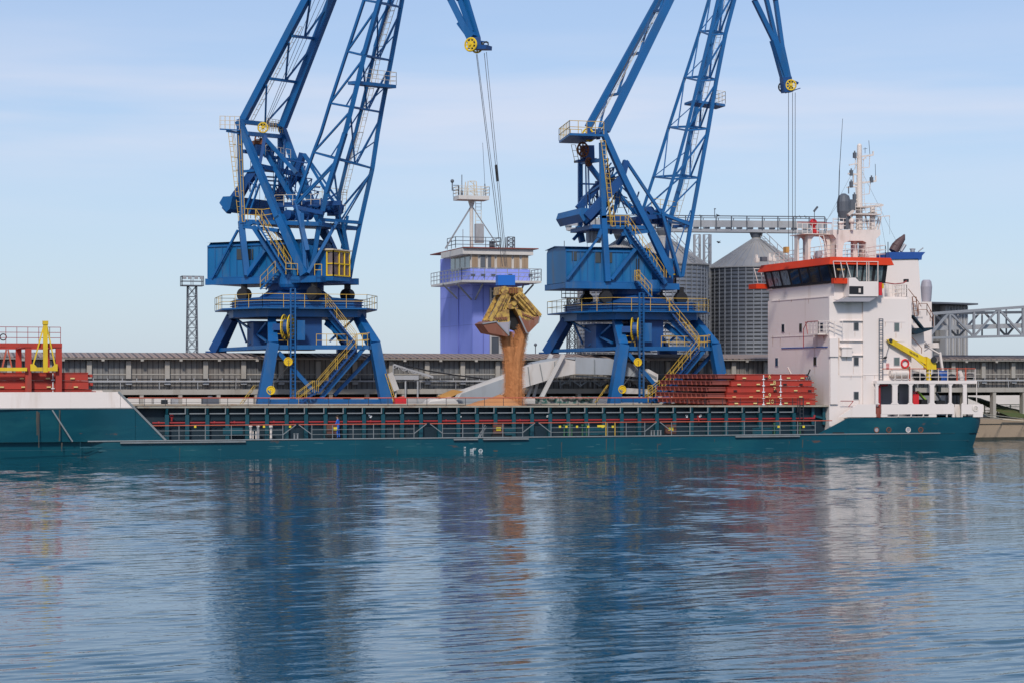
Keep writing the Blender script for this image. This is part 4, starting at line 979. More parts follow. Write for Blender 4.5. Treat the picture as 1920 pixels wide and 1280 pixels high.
for y0, y1 in ((CY-.75, CY+.2), (CF-.2, CF+.7)): b.add([(hx0,y0,ctz(hx0)-.12),(hx1,y0,ctz(hx1)-.12),(hx1,y1,ctz(hx1)-.12),(hx0,y1,ctz(hx0)-.12),(hx0,y0,ctz(hx0)),(hx1,y0,ctz(hx1)),(hx1,y1,ctz(hx1)),(hx0,y1,ctz(hx0))], [(0,1,2,3),(4,7,6,5),(0,4,5,1),(1,5,6,2),(2,6,7,3),(3,7,4,0)])
b.build('coaming_top', M['tan'], ship)
sp = (XA(571, CY)-XA(311, CY))/7.0
X = XA(311, CY)-.0; ribs = []
while X < XA(1505, CY): ribs.append(X); X += sp
for X in ribs:
    b = MB(); zt = ctz(X)-.125
    b.prism([V(X-.085, CY-.003, ZD+.01), V(X-.085, CY-.62, ZD+.01), V(X-.085, CY-.50, zt-.55), V(X-.085, CY-.72, zt), V(X-.085, CY-.003, zt)], (.17, 0, 0))
    b.box(X-.15, X+.15, CY-.64, CY-.60, ZD+.01, zt-.5); b.build('coaming_rib', M['rib'], ship)
b = MB()
for X, X2 in zip(ribs[:-1], ribs[1:]):
    zt = ctz(X)-.125; b.box(X+.17, X2-.10, CY-.68, CY-.60, zt-.46, zt-.38); b.box(X2-.19, X2-.12, CY-.74, CY-.66, zt-.46, zt)
b.build('grating_frame', M['grey'], ship)
b = MB()
for X, X2 in zip(ribs[:-1], ribs[1:]): b.box(X+.09, X2-.09, CY-.03, CY-.002, ZD+.9, ZD+.98)
b.build('stringer', M['rib'], ship)
b = MB(); zp = ZA(900, 788, CY-.35)
for X, X2 in zip([XA(282,CY)]+ribs, ribs+[XA(1515,CY)]):
    b.tube((X+.10,CY-.35,zp), (X2-.10,CY-.35,zp), .075, 8)
    if random.random() < .3: b.tube((X+.5,CY-.35,zp), (X+.62,CY-.35,zp), .12, 8)
b.path([(XA(1515,CY)-.1,CY-.35,zp),(XA(1523,CY),CY-.35,zp),(XA(1524,CY),CY-.35,zp+.28)], .09, 8)
for px in (322, 1310): q = P(px, 780, CY-.4); b.tube(q+V(0,0,-.35), q, .07); b.ring(q, (0,1,0), .12, .03)
b.build('fire_main_pipe', M['pipe'], ship)
# deck railings in long bays with slanted ends
top_z = ZD+1.10; ry = NY+.12
bays = [(286,555),(560,800),(806,1003),(1010,1231),(1237,1560)]
for a, c in bays:
    x0, x1 = XA(a, ry), XA(c, ry)
    b = MB(); b.tube((x0,ry,top_z), (x1,ry,top_z), .042, 6); rl = b.build('handrail', M['orail'], ship)
    b = MB(); n = max(2, round((x1-x0-2)/1.7)); fx, lx = x0+(1.0 if a != 286 else 0), x1-(1.0 if a != 1237 else 1.5)
    for i in range(n+1):
        X = fx+(lx-fx)*i/n; b.bar((X,ry,ZD), (X,ry,top_z), .05)
    for zz in (.36,.72):
        b.bar((fx,ry,ZD+zz), (lx,ry,ZD+zz), .035)
    if a != 286: b.bar((x0,ry,top_z), (fx,ry,ZD+.36), .06)
    if a != 1237: b.bar((x1,ry,top_z), (lx,ry,ZD+.36), .06)
    b.build('rail_post', M['grey'], rl)
# rail on the coaming top
b = MB(); y_ = CY-.55; zt0 = lambda X: ctz(X)+.62
xa, xb = XA(240, y_), XA(1494, y_)
b.tube((xa,y_,zt0(xa)), (xb,y_,zt0(xb)), .045, 6); rl = b.build('coaming_handrail', M['orail'], ship)
b = MB(); X = XA(271, y_)
while X < xb:
    b.bar((X,y_,ctz(X)), (X,y_,zt0(X)), .035); X += sp*1.03
b.bar((xa,y_,ctz(xa)+.3), (xb,y_,ctz(xb)+.3), .022); b.build('rail_post', M['rope'], rl)
# small fittings on the side deck
def boxat(px0, px1, py0, py1, Y0, Y1, name, mat, parent=ship, **k): b = MB(); b.pbox(px0, px1, py0, py1, Y0, Y1); return b.build(name, mat, parent)
for px in (623, 935, 1258):
    k = boxat(px-10, px+10, 795, 812, CY-.9, CY-.66, 'locker', M['box']); 
    s_ = boxat(px-4.5+(7 if px==623 else 0), px+4.5+(7 if px==623 else 0), 800, 806.5, CY-.93, CY-.903, 'warning_plate', M['signy'], k)
    boxat(px-12, px+12, 813, 819, CY-.9, CY-.66, 'locker_base', M['black'])
for px in (470,484): 
    b = MB(); p = P(px, 821, NY+.5); b.tube((p.x,p.y,ZD), (p.x,p.y,ZD+1.05), .09, 10); b.tube((p.x,p.y,ZD+.95), (p.x,p.y,ZD+1.10), .14, 10); b.build('air_vent', M['white2'], ship)
b = MB(); p = P(508, 821, NY+.5); b.tube((p.x,p.y,ZD), (p.x,p.y,ZD+1.05), .09, 10); b.tube((p.x,p.y,ZD+.9), (p.x,p.y,ZD+1.1), .14, 10); b.build('air_vent', M['white2'], ship)
for px in (474.5,480): b = MB(); p = P(px, 821, NY+.5); b.tube((p.x,p.y,ZD), (p.x,p.y,ZD+.62), .05, 8); b.build('sounding_pipe', M['white2'], ship)
M['gpipe'] = paint('pipe_green', (.03,.10,.05), .5)
for px in (1058,1066,1072,1092,1100,1452,1500): b = MB(); p = P(px, 821, NY+.6); b.tube((p.x,p.y,ZD), (p.x,p.y,ZD+.95), .07, 8); b.tube((p.x,p.y,ZD+.8),(p.x,p.y,ZD+.95), .11, 8); b.build('air_vent', M['gpipe'], ship)
for px in (366,544,495,1050,1062,1082,1103,1130,1149,1460,1507): boxat(px-2, px+2, 797, 801, NY+.05, NY+.085, 'marker_tag', M['signy'])
boxat(1120,1134,796,800, NY+.06, NY+.09, 'warning_plate', M['signy'])
b = MB(); b.bar(P(1136,818,ry-.06), P(1136,791,ry-.06), .06); b.bar(P(1153,818,ry-.06), P(1153,791,ry-.06), .06); b.build('gate_post', M['yel'], ship)
for px in (555, 1224, 1236): 
    b = MB(); 
    for dx_ in (-.12,.12): X = XA(px, NY+.4)+dx_; b.tube((X,NY+.4,ZD), (X,NY+.4,ZD+.42), .07, 8); b.tube((X,NY+.4,ZD+.38),(X,NY+.4,ZD+.44), .10, 8)
    b.build('bollard', M['grey'], ship)
b = MB(); b.bar(P(896,820,NY+.02), P(910,796,NY+.5), .06); b.bar(P(899,820,NY+.02), P(912,799,NY+.5), .06); b.build('stowed_ladder', M['grey'], ship)
for px in (420, 930, 1378+35, 1050+45):
    boxat(px-2, px+35, 801, 815, CY-.66, CY-.63, 'coaming_panel', M['rib'])
for px, mt in ((694,'marks'),(862,'marks'),(1030,'marks'),(1312,'marks'),(1285,'marks')):
    b = MB()
    for k in range(3): q = P(px+random.uniform(-4,4), 779+random.uniform(-2,2), CY-.5); b.box(q.x-.06, q.x+.06, q.y, q.y+.15, q.z-.05, q.z+.05)
    b.build('valve', M[mt], ship)
b = MB(); b.ladder(P(1503,745,CY-.9), P(1503,818,CY-.9), (.3,0,0), .3, .03); b.bar(P(1496,745,CY-.9),P(1496,772,CY-.9),.05); b.build('coaming_ladder', M['rope'], ship)
# aft end of the hatch deck: brackets and white hatch
b = MB()
for px in (1524,1545,1562): b.pbox(px-2, px+3, 762, 795, CY-.3, CY-.1)
b.bar(P(1522,778,CY-.2), P(1560,787,CY-.2), .1, .16); b.build('support_bracket', M['rib'], ship)
# worker
def person(name, loc, rz, label, cat='person'):
    root = thing(name, loc, label, cat)
    J = {'pel':(0,0,.93),'wa':(0,.0,1.08),'ch':(0,.03,1.32),'nk':(0,.03,1.47),'hd0':(0,.06,1.56),'hd1':(0,.07,1.66),'hd2':(0,.05,1.74),
         'shL':(-.18,.02,1.40),'elL':(-.24,.08,1.14),'wrL':(-.22,.30,1.05),'haL':(-.215,.38,1.04),
         'shR':(.18,.02,1.40),'elR':(.25,.0,1.12),'wrR':(.24,.14,.93),'haR':(.24,.19,.86),
         'hpL':(-.10,0,.88),'knL':(-.12,.05,.50),'anL':(-.13,-.02,.10),'toL':(-.14,.14,.04),
         'hpR':(.10,0,.88),'knR':(.12,.0,.50),'anR':(.13,-.08,.10),'toR':(.14,.08,.04)}
    Rr = {'pel':.15,'wa':.135,'ch':.165,'nk':.06,'hd0':.085,'hd1':.10,'hd2':.075,'sh':.075,'el':.052,'wr':.036,'ha':.038,'hp':.10,'kn':.068,'an':.05,'to':.045}
    E = [('pel','wa'),('wa','ch'),('ch','nk'),('nk','hd0'),('hd0','hd1'),('hd1','hd2')]
    for s in 'LR': E += [('ch','sh'+s),('sh'+s,'el'+s),('el'+s,'wr'+s),('wr'+s,'ha'+s),('pel','hp'+s),('hp'+s,'kn'+s),('kn'+s,'an'+s),('an'+s,'to'+s)]
    for s, sg in (('L',-1),('R',1)):
        h = Vector(J['ha'+s]); dr = (h-Vector(J['wr'+s])).normalized()
        for f in range(5):
            a = 'f%d%s' % (f, s); b_ = 'g%d%s' % (f, s)
            off = Vector(((f-1.5)*.02, 0, 0)) if f < 4 else Vector((-sg*.045, 0, 0))
            J[a] = tuple(h+off+dr*(.04 if f < 4 else .0)); J[b_] = tuple(h+off*1.2+dr*((.085,.095,.09,.07,.035)[f])+V(0,0,-.015)); Rr[a] = .011; Rr[b_] = .009; E += [('ha'+s, a), (a, b_)]
    names = list(J); me = bpy.data.meshes.new(name+'_body'); me.from_pydata([J[k] for k in names], [(names.index(a), names.index(b_)) for a, b_ in E], [])
    o = bpy.data.objects.new('body', me); C.objects.link(o); m = o.modifiers.new('Skin', 'SKIN'); m.use_smooth_shade = True
    if not me.skin_vertices:
        return root
    for i, k in enumerate(names):
        r = Rr.get(k, Rr.get(k[:2], .05)); me.skin_vertices[0].data[i].radius = (r, r*.85); me.skin_vertices[0].data[i].use_root = (k == 'pel')
    o.modifiers.new('Sub', 'SUBSURF').levels = 1; o.modifiers['Sub'].render_levels = 2
    dg = bpy.context.evaluated_depsgraph_get(); nm = bpy.data.meshes.new_from_object(o.evaluated_get(dg)); bpy.data.objects.remove(o)
    nm.materials.clear(); nm.materials.append(M['coverall']); nm.materials.append(M['skin']); nm.materials.append(M['black'])
    for p in nm.polygons:
        c = p.center; p.material_index = 1 if (c.z > 1.47 or (c - Vector(J['haL'])).length < .12 or (c - Vector(J['haR'])).length < .10) else (2 if c.z < .11 else 0); p.use_smooth = True
    o = bpy.data.objects.new('body', nm); C.objects.link(o); o.parent = root
    hb = MB(); hb.ball((0,.045,1.70), .108, 12, 8, .8); h = hb.build('hair', M['hair']); h.parent = root
    fb = MB()
    for sx in (-.035,.035): fb.ball((sx,.155,1.665), .012, 6, 4)
    fb.ball((0,.165,1.64), .016, 6, 4); fb.bar((-.025,.155,1.605),(.025,.155,1.605),.012); f_ = fb.build('face', M['skin']); f_.parent = root
    root.rotation_euler = (0, 0, rz); return root
wp = P(634, 819, NY+.75); person('person', (wp.x, NY+.75, ZD+.0), R(60), 'worker in blue overalls standing at the rail on the ship side deck')

# ------------------------------------------------------------------ grain in the hold
b = MB(); n = 40; vs = []; nx, ny = 60, 14
gx0, gx1, gy0, gy1 = hx0+.2, XA(1380,CY), CY+.13, CF-.13
cgx = XA(945, GY)
for j in range(ny+1):
    for i in range(nx+1):
        X = gx0+(gx1-gx0)*i/nx; Y = gy0+(gy1-gy0)*j/ny
        r = math.hypot((X-cgx)*(.55 if X < cgx else 1.6), (Y-GY)); z = 2.5+max(0, 1.9-.42*r)+.10*math.sin(X*1.3+Y)+.05*math.sin(3*X)
        vs.append((X, Y, z))
b.add(vs, [(j*(nx+1)+i, j*(nx+1)+i+1, (j+1)*(nx+1)+i+1, (j+1)*(nx+1)+i) for j in range(ny) for i in range(nx)])
tag(b.build('grain_heap', M['grain'], None, True), 'orange-brown grain heaped in the open hold under the grab', 'grain', kind='stuff')

# ------------------------------------------------------------------ hatch covers stacked on the coaming
def hatch(x0, x1, z, h, label, grp, num=None, numx=.5, brown=0, y0=149.4, y1=161.2, seams=(), n=1):
    t = thing('hatch_cover', ((x0+x1)/2, (y0+y1)/2, z), label, 'hatch cover', grp)
    b = MB(); xb = x0+brown
    b.box(xb, x1, y0, y1, z+.02, z+h-.06); b.box(xb-.04, x1+.04, y0-.05, y1+.05, z+h-.06, z+h-.01)
    b.box(x1+.0, x1+.35, y0+.3, y1-.3, z+.25, z+h-.14); b.build('cover_panel', M['hatch'], t)
    if brown:
        b = MB(); b.box(x0, xb-.003, y0+.35, y1-.05, z+.14, z+h-.08); b.box(x0-.1, xb-.003, y0+.3, y1, z+h-.08, z+h-.01)
        yy = y0+.5
        while yy < y1: b.box(x0-.13, x0, yy, yy+.08, z+.12, z+h-.08); yy += 1.0
        b.build('end_girder', M['hatchb'], t)
    for s_ in seams:
        b = MB(); b.box(s_-.035, s_+.035, y0-.09, y0-.003-.05+.0, z+.0, z+h-.07); b.box(s_-.12, s_+.12, y0-.085, y0-.054, z+.02, z+.10); b.build('seam_strip', M['marks'], t)
    rng = random.Random(int(z*100)+n); b = MB(); b2 = MB(); b3 = MB()
    X = xb+.5
    while X < x1-.3:
        (b if rng.random() < .6 else b2).box(X, X+.30, y0-.10, y0-.052, z+.12, z+.22); X += rng.uniform(1.1, 2.0)
    if b.v: b.build('lifting_lug', M['marky'], t)
    if b2.v: b2.build('lashing_socket', M['black'], t)
    if num: text_mesh('hatch_number', num, .48, (x0+(x1-x0)*numx, y0-.075, z+h*.28), R(90), M['marky'], t)
    return t
hz = [0]; xr = XA(1532, 149.4)
zt_ = ZA(1460, 700, 149.4); zb_ = ct1+.015; hh = (zt_-zb_)/5
seams = (XA(1431,149.4), XA(1463,149.4))
names = ['10', '9', '7', '8', '6']
labs = ['bottom red hatch cover of the tall stack by the white deckhouse, marked 10', 'red hatch cover marked 9, second from the bottom beside the deckhouse',
        'red hatch cover marked 7, middle of the tall stack by the deckhouse', 'red hatch cover marked 8, second from the top beside the deckhouse', 'topmost red hatch cover of the stack by the deckhouse, marked 6']
ext_ = [(1366,1536),(1362,1536),(1364,1534),(1371,1529),(1381,1517)]
for k in range(5):
    a, c = ext_[k]; x0 = XA(a, 149.4)-1.5; x1 = XA(c, 149.4)-.35
    hatch(x0, x1, zb_+k*hh, hh-.02, labs[k], 'hatch covers stacked in front of the deckhouse', names[k], (XA(1440+(k in (2,3))*9, 149.4)-x0)/(x1-x0), brown=1.5, seams=seams)
if True:
    zt_ = ZA(100, 697, 149.2); hl = .62; zb2_ = ct0+.02
    nl_ = int((zt_-zb2_)/hl); hl = (zt_-zb2_)/nl_
    for k in range(nl_):
        x0 = -2.5; x1 = XA(165 if k == nl_-1 else (172 if k == nl_-3 else 166), 149.4)
        hatch(x0, x1, zb2_+k*hl, hl-.02, ['lowest','second lowest','third','fourth','fifth'][k]+' red hatch cover from below, in the stack under the yellow and red gantry' if k < nl_-1 else 'topmost red hatch cover under the yellow and red gantry at the bow', 'hatch covers stacked at the bow end', None, .5, seams=(XA(56,149.4), XA(99,149.4)), n=k)
    # coaming continues under the bow stack
    b = MB(); b.box(-2.5, hx0-.1, 149.5, 160.5, ZF-.3, zb2_-.005); b.build('stack_base', M['tan'], ship)
tilt = MB()
# gantry that lifts the hatch covers
hg = thing('hatch_gantry', (XA(75,149), MY, ct0), 'red steel hatch gantry with yellow lifting post and railing at the bow', 'gantry crane')
b = MB()
for px in (53, 110): 
    b.box(XA(px,149.0)-.22, XA(px,149.0)+.22, 148.8, 149.2, ct0+.1, ZA(75,650,149)); b.box(XA(px,149.0)-.22, XA(px,149.0)+.22, 161.3, 161.7, ct0+.1, ZA(75,650,149))
X0, X1 = XA(47,149.0), XA(116,149.0); zt = ZA(75, 651, 149)
b.box(X0-6, X1, 148.75, 149.25, zt, zt+.30); b.box(X0-6, X1, 161.25, 161.75, zt, zt+.30); b.box(X0, X0+.4, 149.25, 161.25, zt+.003, zt+.28); b.box(X1-.4, X1, 149.25, 161.25, zt+.003, zt+.28)
b.build('gantry_frame', M['hatch'], hg)
b = MB(); b.rail([(X1-.1,148.9,zt+.3),(X0-6,148.9,zt+.3)], 1.15, .75, 3, .020); b.build('gantry_railing', M['pipe'], hg)
b = MB(); px = 84; b.box(XA(80,149), XA(88.5,149), 148.45, 148.73, ZA(84,697,149), ZA(84,603,149)); b.bar(P(82,612,148.6), P(62,684,148.6), .10); b.bar(P(88,612,148.6), P(103,684,148.6), .10)
b.box(XA(79,149), XA(89.5,149), 148.4, 148.78, ZA(84,609,149), ZA(84,602,149)); b.build('lifting_post', M['ybright'], hg)
b = MB(); b.slab([(57,682),(64,682),(70,688),(80,688),(80,695),(57,695)], 148.45, 148.72); b.slab([(89,695),(89,688),(98,688),(103,682),(108,682),(108,695)], 148.45, 148.72); b.box(-2, XA(50,149), 148.5, 148.72, ZA(30,695,149), ZA(30,688.5,149)); b.build('lifting_beam', M['ybright'], hg)
b = MB(); b.box(XA(0,149), XA(11,149), 149.4, 150.2, ZA(5,651,149), ZA(5,643,149)); b.ring(P(6,632,149.2), (0,1,0), .22, .04); b.build('drive_box', M['black'], hg)
b = MB(); b.bar(P(4,690,149), P(12,655,149), .12); b.bar(P(22,688,149), P(15,655,149), .1); b.build('brace', M['orail'], hg)

# ------------------------------------------------------------------ deckhouse
WY = 148.7; WF = 160.8
def sp_(pp, Y0, Y1, name, mat, parent=ship): b = MB(); b.slab(pp, Y0, Y1); return b.build(name, mat, parent)
zdk = ZD
b = MB()
X0, X1 = XA(1555, WY), XA(1709, WY)
zt = ZA(1600, 556, WY)
b.prism([V(X0, WY, zdk), V(XA(1648,WY), WY, zdk), V(XA(1648,WY), WY, ZA(1648,714,WY)), V(X1, WY, ZA(1700,714,WY)), V(X1, WY, zt-.25), V(X1-.3, WY, zt), V(X0, WY, zt)], (0, WF-WY, 0))
dh = b.build('deckhouse', M['white'], ship)
# pilaster boxes and casing on the near side
b = MB(); b.pbox(1556, 1572, 634, 668, WY-.28, WY-.003); b.pbox(1557, 1571, 668, 757, WY-.16, WY-.003)
b.pbox(1579, 1598, 652, 668, WY-.35, WY-.003); b.pbox(1578, 1600, 650, 652, WY-.42, WY-.003); b.build('side_casing', M['white'], dh)
b = MB(); b.box(XA(1617,WY), XA(1648,WY), WY-.14, WY-.003, ZU+.02, ZA(1630,560,WY)); b.box(XA(1648,WY), X1-.4, WY-.14, WY-.003, ZA(1700,714,WY)+.02, ZA(1630,560,WY)); b.build('side_plating', M['white'], dh)
for py in (602, 640, 666, 702.5):
    MB().box(XA(1574,WY), XA(1616.5,WY) if py != 702.5 else XA(1647,WY), WY-.17, WY-.145 if py == 702.5 else WY-.003, ZA(1590,py,WY), ZA(1590,py-.8,WY)).build('deck_edge', M['white'], dh)
for py in (604, 640): MB().box(XA(1657,WY), XA(1695,WY), WY-.17, WY-.143, ZA(1670,py,WY), ZA(1670,py-.8,WY)).build('deck_edge', M['white'], dh)
FX = XA(1555, WY)-.0
# front windows (X plane facing the bow)
def fp(px):  # depth Y at which the front plane X=FX is seen at pixel px
    a = YAW + math.atan((px-960)/F); return FX/math.tan(a)
def fz(px, py): return ZA(px, py, fp(px))
for (px, y0, y1, hw) in ((1469,608.5,622.5,2.3),(1502,607,622,2.3),(1541.5,606,620.5,2.3),(1457,671,685.5,2.3),(1529,669,684,2.6)):
    ya, yb = fp(px-hw), fp(px+hw)
    z0_, z1_ = fz(px,y1), fz(px,y0)
    f_ = MB().box(FX-.05, FX-.003, yb-.035, ya+.035, z0_-.035, z1_+.035).build('window', M['int'], dh)
    MB().box(FX-.06, FX-.052, yb, ya, z0_, z1_).build('pane', M['glass'], f_)
M['pane2'] = paint('pane_green', (.10,.13,.12), .15, spec=.8)
for (px, y0, y1, hw, YY) in ((1605,605,619,4,WY),(1605,669,684,4,WY),(1605,734,747.5,4,WY),(1681,606,620.5,4,WY-.14),(1681,670,684,4.6,WY-.14)):
    c0, c1, z0_, z1_ = XA(px-hw,YY), XA(px+hw,YY), ZA(px,y1,YY), ZA(px,y0,YY)
    f_ = MB().box(c0-.04, c1+.04, YY-.05, YY-.003, z0_-.04, z1_+.04).build('window', M['int'], dh)
    MB().box(c0, c1, YY-.06, YY-.052, z0_, z1_).build('pane', M['pane2'] if px == 1681 else M['glass'], f_)
b = MB(); b.box(FX-.02, FX-.003, fp(1447)-0, fp(1553), fz(1500,633)-.02, fz(1500,633)+.02) if False else None
MB().box(FX-.06, FX-.003, fp(1552), fp(1466), fz(1500,651.5)-.04, fz(1500,651.5)+.04).build('blue_pipe', M['funnel'], dh)
for py in (630, 561): MB().box(FX-.04, FX-.003, fp(1553), fp(1447), fz(1500,py)-.02, fz(1500,py)+.02).build('deck_edge', M['white'], dh)
# far-side steps of the front outline
b = MB(); b.box(FX+.3, FX+3, WF, WF+.5, fz(1437,757), fz(1437,640)); b.box(FX+.3, FX+3, WF, WF+1.1, fz(1437,545), fz(1437,530)+.3); b.build('far_side_casing', M['white'], dh)
# platform, red rails on the front corner
b = MB(); b.box(FX-.9, FX-.003, fp(1553)+.1, fp(1532), fz(1540,627)-.05, fz(1540,627)+.05); b.build('lookout_platform', M['white2'], dh)
zz = fz(1540,627)+.05; b = MB(); b.rail([(FX-.85,fp(1532),zz),(FX-.85,fp(1553)+.1,zz),(FX+.9,WY-.6,zz)], 1.0, .7, 3, .022); b.build('platform_rail', M['white2'], dh)
b = MB(); q = [V(FX-.9,fp(1525),fz(1525,651)), V(FX-.9,fp(1525),fz(1525,617)), V(FX-.9,fp(1532),zz+1.0), V(FX-.9,fp(1552),zz+1.0)]; b.path(q, .035, 5); b.path([q[2]+V(0,.3,0), V(FX-.9,fp(1533),zz)], .03, 5); b.build('red_handrail', M['pipe'], dh)
b = MB(); b.ladder((FX-.15,fp(1531),fz(1531,650)), (FX-.15,fp(1531),zz), (0,.4,0), .3, .025); b.build('front_ladder', M['white2'], dh)
for pth in ([(1576,751),(1600,751),(1591,762)],):
    MB().path([P(a,c_,WY-.5) for a, c_ in pth], .03, 5).build('red_handrail', M['pipe'], dh)
# cable reel on the front wall
b = MB(); c_ = V(FX-.8, fp(1521), fz(1521,725)); ax = V(1,.0,0); b.wheel(c_, V(1,0,0), 1.05, .05, 20); b.wheel(c_+V(.35,0,0), V(1,0,0), 1.05, .05, 20); b.bar(c_, V(FX,c_.y,c_.z), .2); b.build('hose_reel', M['exh'], dh)
MB().bar(P(1514,704,WY+3), P(1519,692,WY+3), .09).build('post', M['black'], dh)
MB().bar(P(1477,688,WY+5), P(1483,700,WY+5), .10).build('post', M['white2'], dh)
M['lrust'] = paint('light_rust', (.50,.33,.24), .7, (.70,.58,.50), .95, 6, streak=(1.5,1.5,.3), lo=.40, hi=.6)
rr8 = random.Random(8)
for (px, a, c_, w) in ((1573,634,702,.10),(1600,685,700,.05),(1611,748,757,.06),(1596,703,708,.05),(1622,703,712,.05),(1640,703,709,.06),(1587,667,676,.07),(1660,604,612,.05),(1690,605,616,.04),(1617,566,600,.04),(1603,620,632,.04),(1680,622,634,.05)):
    b_ = stain(px, a, c_, w, None, WY-.17 if a in (703,) or px > 1617 else WY-.006)
    b_.build('rust_run', M['lrust'], dh)
for (px, a, c_, w) in ((1449,630,650,.10),(1463,633,648,.08),(1480,624,634,.05),(1527,652,700,.06),(1545,630,640,.08),(1500,630,637,.06),(1516,562,570,.10),(1484,562,567,.12),(1461,562,568,.1)):
    yy = fp(px); z1 = fz(px,a); z0_ = fz(px,c_); MB().add([(FX-.008,yy-w,z1),(FX-.008,yy+w,z1),(FX-.008,yy+w*.4,z0_),(FX-.008,yy-w*.3,z0_)],[(0,1,2,3)]).build('rust_run', M['lrust'], dh)
# side ladder
b = MB(); b.ladder(P(1652,598,WY-.3), P(1652,711,WY-.3), (.33,0,0), .37, .03); 
for py in (598,653,711): b.bar(P(1648,py,WY-.3), P(1655,py,WY-.3), .06)
b.build('side_ladder', M['exh'], dh)
# bridge
BY0 = 148.5
bx0, bx1 = XA(1562, BY0), XA(1660, BY0)
BF = 161.4
zf = ZA(1562, 530, BY0); z2 = ZA(1562, 497, BY0)
b = MB(); b.box(bx0+.15, bx1, BY0+.15, BF, zt-.3, zf-.05); b.box(bx0+.25, bx1-.1, BY0+.25, BF-.1, zf-.05, z2)
br_ = b.build('bridge', M['white'], ship)
# sloping window bands
o_ = .42
def band(A, B, outv, name, ratios):
    b = MB(); A = Vector(A); B = Vector(B); o = Vector(outv)
    zb0, zt0_ = zf+.0, z2+.12
    pts = [V(A.x,A.y,zb0), V(B.x,B.y,zb0), V(B.x,B.y,zt0_)+o, V(A.x,A.y,zt0_)+o]
    b.prism(pts, -o.normalized()*.12); w_ = b.build('window_band', M['black'], br_)
    k = 0
    for r0, r1 in ratios:
        q = [pts[0].lerp(pts[1], r0).lerp(pts[3].lerp(pts[2], r0), .10), pts[0].lerp(pts[1], r1).lerp(pts[3].lerp(pts[2], r1), .10), pts[0].lerp(pts[1], r1).lerp(pts[3].lerp(pts[2], r1), .88), pts[0].lerp(pts[1], r0).lerp(pts[3].lerp(pts[2], r0), .88)]
        q = [p+o.normalized()*.012 for p in q]; b = MB(); b.prism(q, o.normalized()*.012); b.build('pane', (M['cglass'] if k in (0,1,2) else M['glass']) if name == 'f' else M['bglass'], w_); k += 1
M['cglass'] = paint('curtained_glass', (.30,.38,.38), .25, (.06,.08,.08), .9, 3, streak=(3,3,.2), lo=.45, hi=.6)
M['bglass'] = paint('bridge_glass', (.16,.21,.22), .10, (.05,.07,.07), .8, 2.2, streak=(3,3,.2), spec=.9, lo=.4, hi=.6)
band((bx0,BF,0), (bx0,BY0,0), (-o_,0,0), 'f', [(.04,.11),(.14,.24),(.27,.38),(.41,.54),(.57,.68),(.71,.84),(.87,.98)])
band((bx0,BY0,0), (bx1,BY0,0), (0,-o_,0), 's', [(.10,.20),(.24,.36),(.40,.52),(.56,.72),(.78,.92)])
# fascia
zf0, zf1 = ZA(1562,496,BY0-.5), ZA(1562,482,BY0-.5)
b = MB(); fo = .75
lo_ = [V(bx0-fo,BY0-fo,zf0), V(bx1+.4,BY0-fo,zf0), V(bx1+.4,BF+.5,zf0), V(bx0-fo,BF+.5,zf0)]; hi_ = [V(bx0-fo+.25,BY0-fo+.2,zf1), V(bx1+.2,BY0-fo+.2,zf1), V(bx1+.2,BF+.3,zf1), V(bx0-fo+.25,BF+.3,zf1)]
b.add(lo_+hi_, [(0,1,5,4),(1,2,6,5),(2,3,7,6),(3,0,4,7),(0,3,2,1),(4,5,6,7)]); b.build('roof_fascia', M['red'], br_)
b = MB(); b.box(bx0-.35, bx1, BY0-.35, BF+.2, z2+.12, zf0-.003); b.build('roof_underside', M['white'], br_)
# red lamp boards and their white stays
for (a, c_, yA, yB, Y_, dy) in ((1564,1591,522,532,147.9,.3),): 
    b = MB(); b.pbox(a, c_, yA, yB, Y_, Y_+.5); b.build('red_board', M['red'], br_)
b = MB(); Yq_ = fp(1428); 
b.box(bx0-1.1, bx0+.2, BF+.0, BF+1.6, fz(1430,542), fz(1430,533)); b.build('red_board', M['red'], br_)
b = MB(); 
for p, q in (((1562,490),(1567,521)),((1576,492),(1582,521)),((1587,492),(1595,520)),((1607,492),(1607,520)),((1625,492),(1625,528)),((1629,492),(1629,528)),((1646,492),(1646,528)),((1562,490),(1647,491))): b.bar(P(*p,147.7), P(*q,147.7), .055)
b.build('roof_stay', M['white2'], br_)
b = MB()
for p, q in (((1414,504),(1421,531)),((1425,505),(1432,530)),((1433,504),(1433,530)),((1413,504),(1440,505))): b.bar(P(*p,BF+1.2), P(*q,BF+1.2), .055)
b.build('roof_stay', M['white2'], br_)
# bridge wing on the near side
b = MB(); wy0 = 147.6
b.slab([(1592,530),(1592,521),(1604,521),(1611,528),(1647,528),(1647,556),(1592,556)], wy0, BY0+.14); 
wg = b.build('bridge_wing', M['white'], br_)
boxat(1592.5, 1619, 537, 552, wy0-.02, wy0-.003, 'wing_opening', M['black'], wg)
boxat(1610,1614,541,549, wy0-.04, wy0-.022, 'searchlight', M['white2'], wg)
b = MB(); b.slab([(1592,556.3),(1646,556.3),(1630,566),(1572,566)], wy0+.1, WY-.003); b.build('wing_support', M['shadow'] if False else M['int'], wg)
b = MB(); X = XA(1575,WY)
for k in range(5): p = P(1586+k*11,557,wy0+.2); q = P(1572+k*11,566,WY-.05); b.bar(p, q, .06)
b.build('wing_bracket', M['white2'], wg)
b = MB()
for k in range(9): xx = XA(1568.5+k*1.7,BY0-.4); b.box(xx, xx+.05, BY0-.50, BY0-.46, ZA(1570,507.5-(k in (0,8)),BY0-.4), ZA(1570,504,BY0-.4))
b.box(XA(1571,BY0-.4), XA(1580,BY0-.4), BY0-.50, BY0-.455, ZA(1570,507.6,BY0-.4), ZA(1570,506.9,BY0-.4)); b.build('orange_sign', M['ply'], br_)
